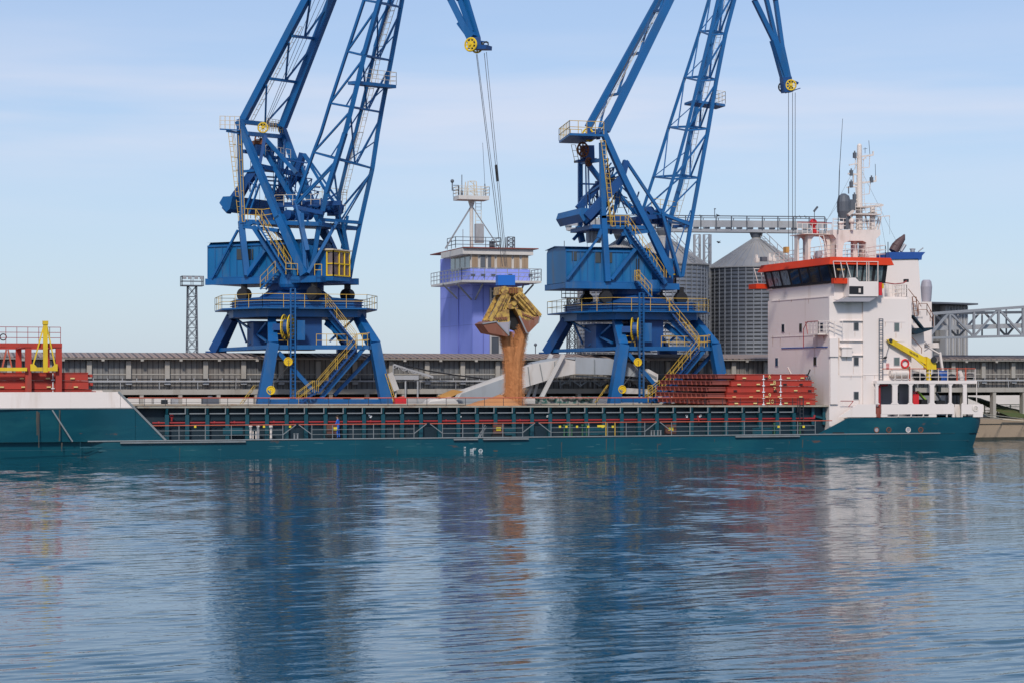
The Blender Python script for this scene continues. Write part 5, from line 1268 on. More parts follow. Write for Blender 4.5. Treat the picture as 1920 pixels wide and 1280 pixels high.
# side lamps, railing behind the wing
boxat(1648,1654,530,554, wy0+.3, wy0+.9, 'side_lamp_board', M['bin'], br_)
boxat(1654.5,1657,532,541, wy0+.2, wy0+.5, 'life_ring_light', M['ybright'], br_)
b = MB(); zr_ = zt+.02; b.rail([V(XA(1657,WY),WY,zr_), V(XA(1700,WY),WY,zr_), V(XA(1700,WY),WY+4,zr_)], 1.0, .45, 3, .02); b.build('deck_railing', M['white2'], dh)
b = MB(); b.path([P(1657,530,WY), P(1678,533,WY), P(1694,531,WY), P(1700,527,WY)], .045, 6); b.build('red_pipe', M['pipe'], dh)
boxat(1697,1704,523.5,529, WY+.1, WY+.4, 'loudhailer', M['black'], dh)
# funnel
b = MB(); fy = 150.8
fpts = [(1652,640),(1657,487),(1722,487),(1727,556),(1730,640)]
b.slab(fpts, fy, 157.5); fn = b.build('funnel', M['white'], ship)
b = MB(); b.slab([(1668,486.5),(1668,473),(1735,473),(1729,480),(1728,487.5),(1722,487.5),(1722,485.5)], fy-.12, 157.7); b.build('funnel_band', M['funnel'], fn)
cb_ = MB(); pts = [(1675,472,.42),(1680,463,.42),(1686,455,.36),(1692,448,.26),(1696,440,.06)]
prev = None
for (px, py, r) in pts:
    if prev: cb_.tube(P(prev[0],prev[1],152.5), P(px,py,152.5), prev[2], 14, r)
    prev = (px, py, r)
cb_.build('exhaust_cowl', paint('cowl', (.10,.055,.055), .6), fn)
MB().tube(P(1689,472,152), P(1697,459,152), .16).build('exhaust_pipe', M['galv'], fn); b = MB(); b.tube(P(1711,473,152), P(1711,468,152), .2); b.tube(P(1706,467.5,152), P(1716,467.5,152), .06); b.tube(P(1722,472,152), P(1731,465,152), .05); b.build('exhaust_pipe', M['galv'], fn)
b = MB(); b.tube(P(1665,475,152), P(1665,454,152), .035); b.build('antenna', M['rope'], fn)
# after casing with stairs below the funnel
b = MB(); b.slab([(1700,640),(1700,556),(1706,556),(1730,590),(1733,640),(1733,714),(1700,714)], 149.9, 158); cs_ = b.build('after_casing', M['white'], ship)
for (a, c_, m_) in (((1710,592),(1729,616),'funnel'),):
    b = MB(); b.bar(P(*a,149), P(*c_,149), .5, .14); b.build('inclined_stair', M['shadow'], cs_)
b = MB(); b.slab([(1712,624),(1722,615),(1749,614),(1750,617),(1718,627)], 148.9, 150.4); b.build('stair_landing', M['shadow'], cs_)
b = MB(); b.ladder(P(1714,557,149.3), P(1718,592,149.3), (.35,0,0), .35, .03); b.path([P(1703,542,149.2),P(1722,566,149.2),P(1727,575,149.2)], .03, 5); b.path([P(1709,632,149.2),P(1728,652,149.2),P(1728,662,149.2)], .03, 5)
b.rail([P(1722,592,149.2),P(1738,592,149.2),P(1750,614,149.2)], 1.0, .6, 2, .02); b.path([P(1712,594,149),P(1733,622,149)], .03, 5); b.build('stair_rail', M['rust'], cs_)
# vent behind
c_ = P(1737, 566, 156); b = MB(); k = .0445; b.lathe((c_.x,156,c_.z-3), [(.30,0),(.32,2.9),(.40,3.0),(.44,3.35),(.50,4.3),(.42,4.75),(.30,4.9)], 20); b.build('mushroom_vent', M['vent'], ship)
b = MB(); b.slab([(1728,566),(1747,566),(1747,714),(1728,714)], 155.0, 157.0); b.build('vent_housing', M['white'], ship)
# ---- monkey island
MI = 150.6; zrf = zf1
b = MB(); b.rail([V(bx0+.2,BF,zrf), V(bx0+.2,BY0,zrf), V(bx1,BY0,zrf), V(bx1,BF,zrf)], 1.05, 1.0, 3, .02); b.build('roof_railing', M['white2'], br_)
# arched stand with red satellite dome
def arch(x0, x1, y0, y1, Y0, Y1, a0, a1, ay, name):
    zt_, zb_ = ZA((x0+x1)/2, y0, Y0), zrf; X0_, X1_ = XA(x0,Y0), XA(x1,Y0); c0, c1 = XA(a0,Y0), XA(a1,Y0); zs = ZA((x0+x1)/2, ay, Y0); r = (c1-c0)/2; n = 10; b = MB()
    arc = [V((c0+c1)/2-r*math.cos(math.pi*i/n), Y0, zs+r*math.sin(math.pi*i/n)) for i in range(n+1)]
    b.prism([V(X0_,Y0,zb_), V(c0,Y0,zb_), arc[0]]+arc[1:n//2+1]+[V((c0+c1)/2,Y0,zt_), V(X0_,Y0,zt_)], (0,Y1-Y0,0))
    b.prism([V(X1_,Y0,zb_), V(X1_,Y0,zt_), V((c0+c1)/2,Y0,zt_)]+arc[n//2:][:-1]+[arc[-1], V(c1,Y0,zb_)], (0,Y1-Y0,0)); return b.build(name, M['white2'], br_)
arch(1495,1514.5,441,490,154.2,154.8, 1498.5,1511,452,'arch_stand'); arch(1515,1557,441,490,153.2,153.8, 1520,1551,458,'arch_stand')
b = MB(); b.box(XA(1495,154),XA(1560,154),152.8,155.5,ZA(1520,441.5,154),ZA(1520,440,154)); b.build('radar_deck', M['white2'], br_)
zq = ZA(1520,440,154); b = MB(); b.rail([(XA(1495,153),153,zq),(XA(1560,153),153,zq)], .85, .45, 2, .022); b.build('radar_deck_railing', M['white2'], br_)
b = MB(); b.bar((XA(1495,153),153,zq+.93),(XA(1560,153),153,zq+.93),.06); b.build('red_handrail', M['pipe'], br_)
c_ = P(1525,418,154); b = MB(); b.ball((c_.x,154,c_.z), .33, 16, 10); b.bar((c_.x,154,c_.z),(c_.x+.1,154,zq),.22); b.bar((c_.x,154,zq+.35),(c_.x+.4,154,zq+.1),.25); b.build('satellite_dome', M['bin'], br_)
b = MB(); b.ladder(P(1540,442,152.6), P(1549,487,151.8), (.4,0,0), .32, .025); b.build('roof_ladder', M['white2'], br_)
boxat(1533,1542,471,482,151.2,151.6,'flood_lamp', M['int'], br_)
# portal mast base
b = MB(); b.slab([(1568,487),(1568,448),(1562,440),(1562,431),(1651,431),(1651,441),(1643,448),(1643,485),(1624,485),(1624,455),(1618,452),(1592,452),(1583,456),(1580,470),(1580,487)], 152.2, 153.6); 
b.slab([(1600,485),(1600,452),(1608,452),(1608,485)], 153.0, 153.5); ms = b.build('mast_base', M['white2'], ship)
zp = ZA(1610,431,152.2); b = MB(); b.rail([(XA(1562,152.2),152.2,zp),(XA(1640,152.2),152.2,zp)], .9, .5, 3, .02); b.rail([(XA(1562,153.5),153.5,zp),(XA(1640,153.5),153.5,zp)], .9, .7, 3, .02); b.build('mast_railing', M['white2'], ms)
b = MB(); y_ = 152.9
b.tube(P(1611,431,y_), P(1611.5,275,y_), .30, 12, .20); b.ball(P(1611.5,274,y_), .2)
b.bar(P(1602,296,y_), P(1637,291,y_), .14); b.bar(P(1590,326,y_), P(1611,328,y_), .12); b.bar(P(1597,346,y_), P(1642,340,y_), .14); b.bar(P(1601,375,y_), P(1612,375,y_), .12); b.bar(P(1608,316,y_), P(1630,314,y_), .06); b.bar(P(1630,314,y_), P(1631,292,y_), .05); b.bar(P(1608,366,y_), P(1630,364,y_), .06); b.bar(P(1630,364,y_), P(1632,342,y_), .05); b.bar(P(1604,318,y_),P(1604,296,y_),.05); b.bar(P(1605,368,y_),P(1604,342,y_),.05)
for (a, c_) in (((1592,310),(1612,306)),((1588,352),(1612,350)),((1598,392),(1640,388)),((1600,418),(1650,414)),((1583,430),(1600,402)),((1622,402),(1628,431)),((1618,300),(1624,296)),((1600,328),(1600,346)),((1642,341),(1642,330)),((1637,291),(1637,284))): b.bar(P(*a,y_), P(*c_,y_), .10)
b.build('mast_pole', M['white2'], ms)
b = MB(); b.box(XA(1600,y_), XA(1624,y_), y_-.7, y_+.7, ZA(1610,391,y_), ZA(1610,389.5,y_)); b.box(XA(1596,y_), XA(1644,y_), y_-.8, y_+.8, ZA(1610,404,y_), ZA(1610,402,y_)); b.rail([V(XA(1596,y_),y_-.8,ZA(1610,402,y_)),V(XA(1644,y_),y_-.8,ZA(1610,402,y_))],.85,.5,3,.018); b.build('mast_platform', M['white2'], ms)
b = MB(); b.ladder(P(1617,300,y_), P(1619,395,y_), (.22,0,0), .3, .015); b.build('mast_ladder', M['white2'], ms)
for (px, py) in ((1602.5,290),(1596,344),(1634,336),(1602,368),(1602.5,386),(1596,323)): b = MB(); p = P(px,py,y_-.1); b.box(p.x-.12,p.x+.12,p.y-.12,p.y+.12,p.z-.3,p.z+.15); b.tube(p+V(0,0,.15), p+V(0,0,.3), .06); b.build('navigation_lamp', M['exh'], ms)
b = MB()
for p, q in (((1611,296),(1611,272)),((1622,288),(1622,277)),((1631,290),(1629,264)),((1642,340),(1641,308)),((1618,280),(1626,279))): b.bar(P(*p,y_), P(*q,y_), .03)
b.build('whip_antenna', M['rope'], ms); b = MB(); b.tube(P(1580,223,151), P(1574,320,151), .018, 5, .03); b.tube(P(1574,320,151), P(1571,440,151), .04, 6); b.build('whip_antenna', M['rope'], ms)
b = MB(); b.bar(P(1618,389,y_-.5), P(1656,385,y_-.5), .10, .18); b.tube(P(1636,398,y_-.4), P(1636,387,y_-.4), .22); b.bar(P(1630,402,y_), P(1642,402,y_), .5, .3); b.bar(P(1636,403,y_), P(1636,432,y_), .35); b.bar(P(1612,402,y_), P(1630,402,y_), .16); b.build('radar_scanner', M['white2'], ms)
b = MB(); b.bar(P(1635,408,y_), P(1668,405,y_), .08); b.bar(P(1668,405,y_), P(1668,412,y_), .04); b.bar(P(1648,408,y_), P(1642,432,y_), .12); b.bar(P(1652,408,y_), P(1647,432,y_), .1); b.build('signal_yard', M['white2'], ms)
c_ = P(1582,408,152.6); b = MB(); b.lathe((c_.x,152.6,c_.z-.3), [(.28,0),(.45,.5),(.56,.8),(.58,1.6),(.45,2.1),(.15,2.3)], 14); b.box(c_.x+.4,c_.x+1.0,152.3,152.9,c_.z+.6,c_.z+1.5); b.tube((c_.x+.4,152.5,c_.z+2),(c_.x+.4,152.5,c_.z+2.6),.05); b.bar((c_.x+.2,152.4,c_.z-1.0),(c_.x+.2,152.4,c_.z+.3),.45); b.build('exhaust_silencer', M['exh'], ms)
b = MB(); c2_ = P(1575,412,152.4); b.ball((c2_.x,152.3,c2_.z-.3), .3, 12, 6, .5); b.bar((c2_.x,152.3,zp),(c2_.x,152.3,c2_.z-.3),.3); b.bar(P(1590,404,152),P(1600,396,152),.3,.2); b.ball(P(1597,415,152),.25); b.bar(P(1597,432,152),P(1597,415,152),.2); b.build('satellite_dome', M['white2'], ms)
b = MB()
for p, q in (((1611,300),(1549,417)),((1615,320),(1680,452)),((1650,405),(1662,470)),((1644,410),(1651,468)),((1668,412),(1668,440)),((1574,380),(1548,416))): b.tube(P(*p,y_), P(*q,y_), .012, 4)
b.build('rigging', M['grey'], ms)
b = MB(); rr = random.Random(3)
for k in range(9):
    px = rr.uniform(1466, 1500) if k < 4 else rr.uniform(1560,1600); p = V(XA(px,151.5),151.5+rr.random()*6,zrf); h = rr.uniform(.2,.55); b.box(p.x-.15,p.x+.15,p.y-.15,p.y+.15,p.z,p.z+h); b.tube(p+V(0,0,h), p+V(0,0,h+.3), .1); b.build('roof_fitting', M['white2'], br_); b = MB()
boxat(1474,1480,463,474,154,154.6,'tarp_box', M['ply'], br_)
b = MB(); b.tube(P(1527,412,153), P(1527,396,153), .03); b.bar(P(1526,397,153), P(1533,388,153), .14); b.build('wind_sensor', M['exh'], br_)
boxat(1429,1441,482,490,160.5,161,'roof_fitting', M['exh'], br_)
# ---- poop: white bulwark and framed openings
b = MB()
def pp(a, c_, y0, y1, Yb=NY-.02, Ye=NY+.1): b.pbox(a, c_, y0, y1, Yb, Ye)
b.slab([(1573,781),(1608,757),(1642,757),(1642,781)], NY-.02, NY+.1)
for a, c_ in ((1653,1789),(1803,1822),(1833,1843)): pp(a, c_, 757, 775.5)
pp(1822,1833,757,761); pp(1822,1833,769,775.5)
for a, c_ in ((1642.2,1643),(1652.3,1664),(1742,1756),(1786,1789),(1803,1805),(1825,1843)): pp(a, c_, 775.6, 781)
for a in (1684,1708,1731,1775): pp(a, a+1.5, 775.6, 780.9)
pp(1664,1742,780,781); pp(1644,1832,712.8,718.5,NY-.06,NY+.5)
for a, c_ in ((1642,1647),(1673.5,1683),(1705,1710.5),(1744,1752),(1780,1784.5),(1806,1813)): pp(a, c_, 718.6, 756.9)
for a, c_ in ((1647,1673.5),(1683,1705),(1710.5,1744),(1752,1780),(1784.5,1806)):
    for s_, x_ in ((1,a),(-1,c_)):
        b.prism([P(x_,718.6,NY-.015), P(x_+s_*3.5,718.6,NY-.015), P(x_,722.5,NY-.015)], (0,.1,0)); b.prism([P(x_,757,NY-.015), P(x_+s_*3,757,NY-.015), P(x_,753.8,NY-.015)], (0,.1,0))
b.build('poop_frame', M['white'], ship)
b = MB(); b.bar(P(1831,719,NY), P(1831,757,NY), .06); b.build('stanchion', M['white2'], ship)
b = MB(); b.ring(P(1829,765,NY-.03), (0,1,0), .22, .05); b.build('fairlead', M['white2'], ship)
zpd = ZA(1740,714,NY)+.02
b = MB(); b.box(XA(1644,NY), XA(1832,NY), NY+.5, FY-.5, ZA(1740,718.5,NY), zpd-.02); b.box(XA(1709,WY)+.02, XA(1745,NY), NY+2.6, FY-1.8, ZU, ZA(1740,718.5,NY)-.01); b.build('boat_deck', M['int'], ship)
MB().box(XA(1648,WY)+.01, XA(1709,WY), NY+2.2, FY-1.8, ZU, ZA(1740,718.5,NY)-.012).build('inner_house', M['int'], ship)
b = MB(); b.box(XA(1648,NY), XS-.8, NY+1, FY-1, ZU-.1, ZU-.02); b.build('poop_deck', M['rib'], ship)
b = MB(); p = P(1649,754,NY+.4); b.path([V(p.x,NY+.4,ZU), V(p.x,NY+.4,ZA(1650,722,NY)), V(XA(1668,NY),NY+.4,ZA(1650,721,NY))], .10, 8); b.build('vent_pipe', M['pipe'], ship)
boxat(1643,1652,761,781, NY+.3, NY+.5, 'doorway', M['hatchb'])
for (a, c_, y0, y1, m_, nm) in ((1712,1723,737,757,'bin','fire_locker'),(1728,1739,748,757,'black','mooring_winch'),(1756,1772,750,757,'black','mooring_winch'),(1684,1686,735,750,'black','doorway')): boxat(a, c_, y0, y1, NY+.9, NY+1.6, nm, M[m_])
b = MB(); b.bar(P(1720,733,NY+1.2), P(1736,750,NY+1.2), .35, .12); b.build('gangway', paint('lime', (.25,.42,.05), .6), ship)
b = MB(); b.tube(P(1716,735,NY+1.1),P(1716,733,NY+1.1),.2); b.build('hose_cap', M['bin'], ship)
b = MB(); b.slab([(1790,757),(1793,781),(1802,781),(1799,757)], NY+.5, NY+.9); b.slab([(1787,781),(1789,762),(1792,762),(1791,781)], NY+.4, NY+.6); b.build('mooring_fitting', M['white2'], ship)
b = MB(); b.tube(P(1755,735,NY+3), P(1768,757,NY+3), .1); b.bar(P(1760,722,NY+3), P(1760,734,NY+3), .3); b.box(XA(1764,NY),XA(1784,NY),NY+4,NY+5,ZU,ZU+.8); b.build('deck_machinery', M['grey'], ship)
# boat deck: railings, life raft, lifebuoy, yellow provision crane
b = MB()
for k in range(8): 
    X = XA(1708,NY)+(XA(1829,NY)-XA(1708,NY))*k/7; b.bar((X,NY+.05,zpd),(X,NY+.05,zpd+1.02),.05)
for h_ in (.34,.68): b.bar((XA(1708,NY),NY+.05,zpd+h_),(XA(1829,NY),NY+.05,zpd+h_),.045)
b.bar((XA(1829,NY),NY+.05,zpd+.5),(XA(1829,NY),FY-.5,zpd+.5),.045); b.build('boat_deck_railing', M['white2'], ship)
b = MB(); b.tube((XA(1655,NY),NY+.05,zpd+1.0),(XA(1829,NY),NY+.05,zpd+1.02),.04,6); b.bar((XA(1706,NY),NY+.05,zpd),(XA(1706,NY),NY+.05,zpd+1.2),.09); b.bar((XA(1795,NY),NY+.05,zpd),(XA(1795,NY),NY+.05,zpd+1.1),.10); b.bar((XA(1811,NY),NY+.05,zpd),(XA(1811,NY),NY+.05,zpd+1.1),.10); b.tube((XA(1829,NY),NY+.05,zpd+1.02),(XA(1829,NY),FY-.5,zpd+1.02),.04,6)
b.build('red_top_rail', M['orail'], ship)
b = MB(); p = P(1671,700,NY+.35); q = P(1702,700,NY+.35); z_ = p.z+.05; b.tube((p.x,NY+.35,z_),(q.x,NY+.35,z_),.33,16); b.tube((p.x-.12,NY+.35,z_),(q.x+.12,NY+.35,z_),.26,16); b.tube(((p.x+q.x)/2-.04,NY+.35,z_),((p.x+q.x)/2+.04,NY+.35,z_),.345,16); b.build('life_raft_canister', M['white2'], ship)
b = MB()
for X in (p.x+.15, (p.x+q.x)/2, q.x-.15): b.bar((X,NY-.02,zpd),(X,NY-.02,z_),.06)
b.bar((p.x,NY-.02,zpd+.15),(q.x,NY-.02,zpd+.15),.06); b.build('raft_cradle', M['white2'], ship)
c_ = P(1697,681,WY-.22); b = MB(); b.ring(c_, (0,1,0), .32, .08); b.build('lifebuoy', M['bin'], ship)
for k in range(4):
    pass
M['lit'] = paint('placard_red', (.6,.05,.05), .6)
b = MB()
for i in range(5): X = XA(1661.5,WY-.15); b.box(X, X+.28, WY-.165, WY-.143, ZA(1663,682,WY)-.18*i*.6, ZA(1663,682,WY)-.18*i*.6+.05)
b.build('notice', M['lit'], dh)
cr_ = MB(); cy = NY+.28
cr_.bar(P(1741,712,cy), P(1741,672,cy), .30, .30); cr_.slab([(1738,668),(1755,679),(1756,692),(1738,692)], cy-.3, cy+.3); 
cr_.slab([(1664,637),(1672,635),(1745,675),(1745,684),(1738,684),(1668,643)], cy-.12, cy+.12); cr_.bar(P(1738,690,cy-.1), P(1712,668,cy-.1), .10); yc = cr_.build('provision_crane', M['ybright'], ship)
b = MB(); b.tube(P(1751,674,cy-.45), P(1751,674,cy+.4), .26, 14); b.tube(P(1670,638,cy-.2), P(1670,638,cy+.2), .16, 12); b.build('crane_winch', M['black'], yc)
b = MB(); 
for i in range(6): p = P(1706+i*2.8, 657+i*1.5, cy-.13); b.bar(p, p+V(.05,-.01,-.20), .06, .01)
b.build('boom_stripe', M['black'], yc)
b = MB(); b.path([P(1669,640,cy),P(1661,668,cy)], .02, 5); b.ball(P(1660,670,cy), .12); b.bar(P(1655,672,cy),P(1663,668,cy),.08); b.build('crane_hook', M['black'], yc)
for (px, py, r, m_) in ((1721,700,.45,0),(1727,702,.4,0),(1754,704,.5,0),(1785,704,.42,0),(1819,700,.35,0)): b = MB(); b.ball(P(px,py+4,NY+1.8), r, 10, 6, .8); b.build('deck_store', M['black'], ship)
for px in (1766,1772,1778): c_ = P(px,712,NY+1.6); b = MB(); b.lathe((c_.x,NY+1.6+(px%5)*.2,zpd), [(.26,0),(.27,.3),(.26,.85)], 14); b.build('oil_drum', M['funnel'], ship)
b = MB(); b.slab([(1798,696),(1803,694),(1810,712),(1801,712)], NY+.8, NY+1.1); b.build('stowed_table', M['white2'], ship)
b = MB(); b.ball(P(1702,692,NY+.4), .18, 8, 6); b.build('green_buoy', M['green'], ship)
b = MB(); b.bar(P(1735,648,151), P(1760,662,151), .2, .1); b.bar(P(1762,660,151), P(1768,700,151), .18); b.slab([(1742,644),(1760,642),(1761,652),(1744,652)], 151, 152); b.path([P(1733,640,151),P(1745,650,151),P(1733,658,151)], .04, 5); b.build('rescue_boat_davit', M['white2'], ship)
# portholes and recess
for px in (1643.5, 1666.5, 1703, 1726.5):
    c_ = P(px, 805, NY-.015); b = MB(); b.ring(c_, (0,1,0), .20, .035); pr_ = b.build('porthole', M['rust'] if px not in (1703,) else M['white2'], ship); b = MB(); b.tube(c_+V(0,.010,0), c_+V(0,-.004,0), .19, 18); b.build('pane', M['int'] if px in (1643.5,1703) else M['glass'], pr_)
boxat(1561,1583,809.5,813.5, NY-.012, NY-.003, 'side_scuttle', M['black'])
# mooring lines
b = MB(); b.path([P(1829,765,NY-.05)+V(.3,.3,-.1), P(1850,779,158), P(1880,785,163), P(1925,789,163.2)], .05, 6); b.path([P(1843,775,NY+1), P(1925,785,163.6)], .03, 6)
tag(b.build('mooring_rope', M['cream']), 'pale mooring rope running from the ship stern to the quay', 'rope')

# ------------------------------------------------------------------ violet control tower
TY = 200.0
tw = thing('control_tower', (XA(890,TY), TY, QZ), 'violet port control tower with glazed cabin, balcony and roof mast', 'tower')
X0, X1 = XA(886, TY), XA(970, TY)
b = MB(); b.box(X0, X1, TY, TY+13, QZ, ZA(900,474,TY)); b.build('wall', M['tow'], tw)
MB().box(XA(886.5,TY)+.0, XA(917,TY), TY-.05, TY-.003, QZ, ZA(900,535,TY)).build('pale_panel', M['towd'], tw)
b = MB()
for k in range(1,5): zz = QZ+k*3.1; b.box(X0-.012, X1, TY-.012, TY-.002, zz, zz+.05); b.box(X0-.014, X0-.002, TY, TY+13, zz, zz+.05)
b.box(X0-.10, X0-.002, TY+5.2, TY+5.32, QZ, ZA(900,530,TY)); b.box(XA(905,TY), XA(905,TY)+.1, TY-.1, TY-.053, QZ, ZA(900,535,TY)); b.build('wall_joint', paint('joint', (.20,.23,.60), .8), tw)
b = MB(); b.box(XA(918,TY), XA(921,TY), TY-.15, TY-.003, QZ, ZA(925,540,TY)); b.box(XA(935,TY), XA(943,TY), TY-.15, TY-.003, QZ, ZA(925,540,TY))
for py in (545,560,630): b.box(XA(921,TY)+.003, XA(935,TY)-.003, TY-.12, TY-.003, ZA(925,py+2,TY), ZA(925,py,TY))
b.build('stair_frame', M['twhite'], tw)
MB().box(XA(921,TY)+.003, XA(935,TY)-.003, TY-.04, TY-.003, QZ, ZA(925,540,TY)).build('stair_window', M['box'] if False else M['exh'], tw)
# cabin
cy0, cy1 = TY-1.5, TY+6.5; cx0, cx1 = XA(882, cy0), XA(993, cy0)
zc0, zc1, zc2 = ZA(938,505,cy0), ZA(938,478,cy0), ZA(938,467,cy0)
b = MB(); b.box(cx0, cx1, cy0, cy1, zc0-1.6, zc0); b.build('cabin_parapet', M['tow'], tw)
b = MB(); b.box(cx0+.15, cx1-.15, cy0+.15, cy1, zc0, zc1); b.build('cabin', M['twhite'], tw)
xs_ = [883,898.5,913,929,962.5,977,992]
for i, (a, c_) in enumerate(((884,897),(900,911),(914,928),(931,960),(963,975),(978,991))):
    f_ = MB().box(XA(a,cy0), XA(c_,cy0), cy0+.03, cy0+.10, zc0+.1, zc1-.05).build('window', M['twhite'], tw)
    MB().box(XA(a,cy0)+.05, XA(c_,cy0)-.05, cy0+.0, cy0+.028, zc0+.15, zc1-.08).build('pane', M['curtain'] if i not in (1,2) else M['exh'], f_)
    if i in (1,2): MB().box((XA(a,cy0)+XA(c_,cy0))/2+(0 if i==2 else .3), XA(c_,cy0)-.06, cy0-.02, cy0-.003, zc0+.15, zc1-.08).build('blind', M['curtain'], f_)
for k in range(4):
    yy = cy0+.3+k*1.95; f_ = MB().box(cx0+.06, cx0+.14, yy, yy+1.8, zc0+.1, zc1-.05).build('window', M['twhite'], tw); MB().box(cx0+.03, cx0+.058, yy+.1, yy+1.7, zc0+.15, zc1-.08).build('pane', M['bglass'], f_)
b = MB(); b.box(cx0-.9, cx1+.3, cy0-.3, cy1+.4, zc1, zc2); b.build('roof_band', M['twhite'], tw)
b = MB(); b.box(cx0-.9, cx1+.8, cy0-.6, TY+11.5, zc2, zc2+.10); b.build('roof_slab', M['hatchb'], tw)
# balcony
by0 = TY-3.4; bxa, bxb = XA(866,by0), XA(1015,by0); zb_ = ZA(940,530,by0)
b = MB(); b.box(bxa, bxb, by0, TY+.0, zb_, zb_+.22); b.box(bxa, X0-.0, TY, TY+9, zb_, zb_+.22); b.build('balcony_floor', M['twhite'], tw)
b = MB(); b.rail([(bxa,TY+9,zb_+.2),(bxa,by0+.05,zb_+.2),(bxb,by0+.05,zb_+.2),(bxb,TY,zb_+.2)], 1.25, 1.3, 3, .03)
n = 16
for i in range(n): 
    xx = bxa+(bxb-bxa)*i/n; b.bar((xx,by0+.02,zb_+.2),(xx+.45,by0+.02,zb_+.9),.04)
b.build('balcony_railing', M['galv'], tw)
for px in (887,906,925,957,995): p = P(px,516,by0-.15); MB().box(p.x-.2,p.x+.2,p.y-.05,p.y+.1,p.z-.12,p.z+.12).build('flood_lamp', M['exh'], tw)
for (a, c_) in (((830,533),(857,560)),((855,531),(884,562)),((905,533),(891,562)),((982,534),(970,560)),((1000,534),(975,562))): b = MB(); b.bar(P(*a,by0+1), P(*c_,TY-.05), .13); b.build('balcony_strut', M['galv'], tw)
# roof mast
b = MB(); ry_ = TY+2; zrt = zc2+.16
def TP(px, py, o=0): return P(px, py, ry_)+V(0,o,0)
b.tube(V(TP(884,464).x,ry_,zrt), TP(884,376), .20, 12); b.lathe(TP(884,384)+V(0,0,-.2), [(.2,0),(.34,.4),(.4,.8)], 10); mp_ = b.build('mast', M['twhite'], tw)
b = MB(); z_ = TP(884,376).z; xa_, xb_ = TP(855,376).x, TP(912,376).x; b.box(xa_, xb_, ry_-1.1, ry_+1.1, z_, z_+.42); b.build('mast_platform', M['twhite'], mp_)
b = MB(); b.rail([(xa_,ry_-1.1,z_+.42),(xb_,ry_-1.1,z_+.42),(xb_,ry_+1.1,z_+.42),(xa_,ry_+1.1,z_+.42),(xa_,ry_-1.1,z_+.42)], .95, .9, 3, .02); b.ladder(TP(897,376), TP(897,420), (.6,0,0), .35, .025); b.ladder(TP(905,350), TP(905,370), (.5,0,0), .3, .02); b.build('mast_railing', M['cream'], mp_)
b = MB(); b.bar(TP(882,390), V(TP(835,468).x,ry_,zrt), .15); b.bar(TP(887,390), V(TP(938,462).x,ry_,zrt), .09); b.bar(TP(868,430), TP(868,466), .06); b.build('mast_stay', M['galv'], mp_)
b = MB(); b.bar(TP(848,340), TP(848,358), .10); b.bar(TP(848,357), TP(860,357), .07); b.bar(TP(850,348), TP(860,348), .07); b.bar(TP(860,348), TP(860,366), .12); b.ball(TP(848,340), .2); b.bar(TP(866,328), TP(866,366), .07); b.bar(TP(866,358), TP(866,366), .2); b.bar(TP(909,345), TP(905,268), .035); b.bar(TP(910,370), TP(909,345), .09)
b.build('weather_instrument', M['exh'], mp_)
b = MB(); 
for s_ in (-.55,.55):
    for o_ in (-.5,.5): b.bar(TP(883,368,o_)+V(s_,0,0), TP(883,341,o_)+V(s_*.8,0,0), .08)
for py in (341,350,359): b.bar(TP(878,py,-.5), TP(889,py,-.5), .08); b.bar(TP(878,py,-.5), TP(889,py+8,-.5), .05)
b.build('beacon_frame', M['cream'], mp_)
b = MB(); b.box(TP(888,440).x, TP(903,440).x, ry_-.9, ry_-.3, TP(888,457).z, TP(888,421).z); b.build('antenna_panel', M['gal'], tw)
b = MB(); b.rail([V(TP(848,0).x,ry_-1.3,zrt),V(TP(932,0).x,ry_-1.3,zrt),V(TP(932,0).x,ry_+2,zrt)], 1.15, 1.6, 3, .03); b.rail([V(TP(848,0).x,ry_-1.3,zrt),V(TP(848,0).x,ry_+2,zrt)], 1.15, 1.6, 3, .03); b.build('roof_railing', M['exh'], tw)
b = MB(); 
for px in (915,920): b.bar(V(TP(px,0).x,ry_-1,zrt), V(TP(px,0).x,ry_-1,zrt+.8), .25)
for px in (945,958):
    for o_ in (-.3,.3): b.bar(V(TP(px,0).x,ry_-1+o_,zrt), V(TP(px,0).x,ry_-1+o_,zrt+1.25), .10)
b.zig(V(TP(945,0).x,ry_-1.3,zrt), V(TP(945,0).x,ry_-1.3,zrt+1.25), V(TP(958,0).x,ry_-1.3,zrt), V(TP(958,0).x,ry_-1.3,zrt+1.25), 3, .07, True); b.build('roof_frame', M['exh'], tw)

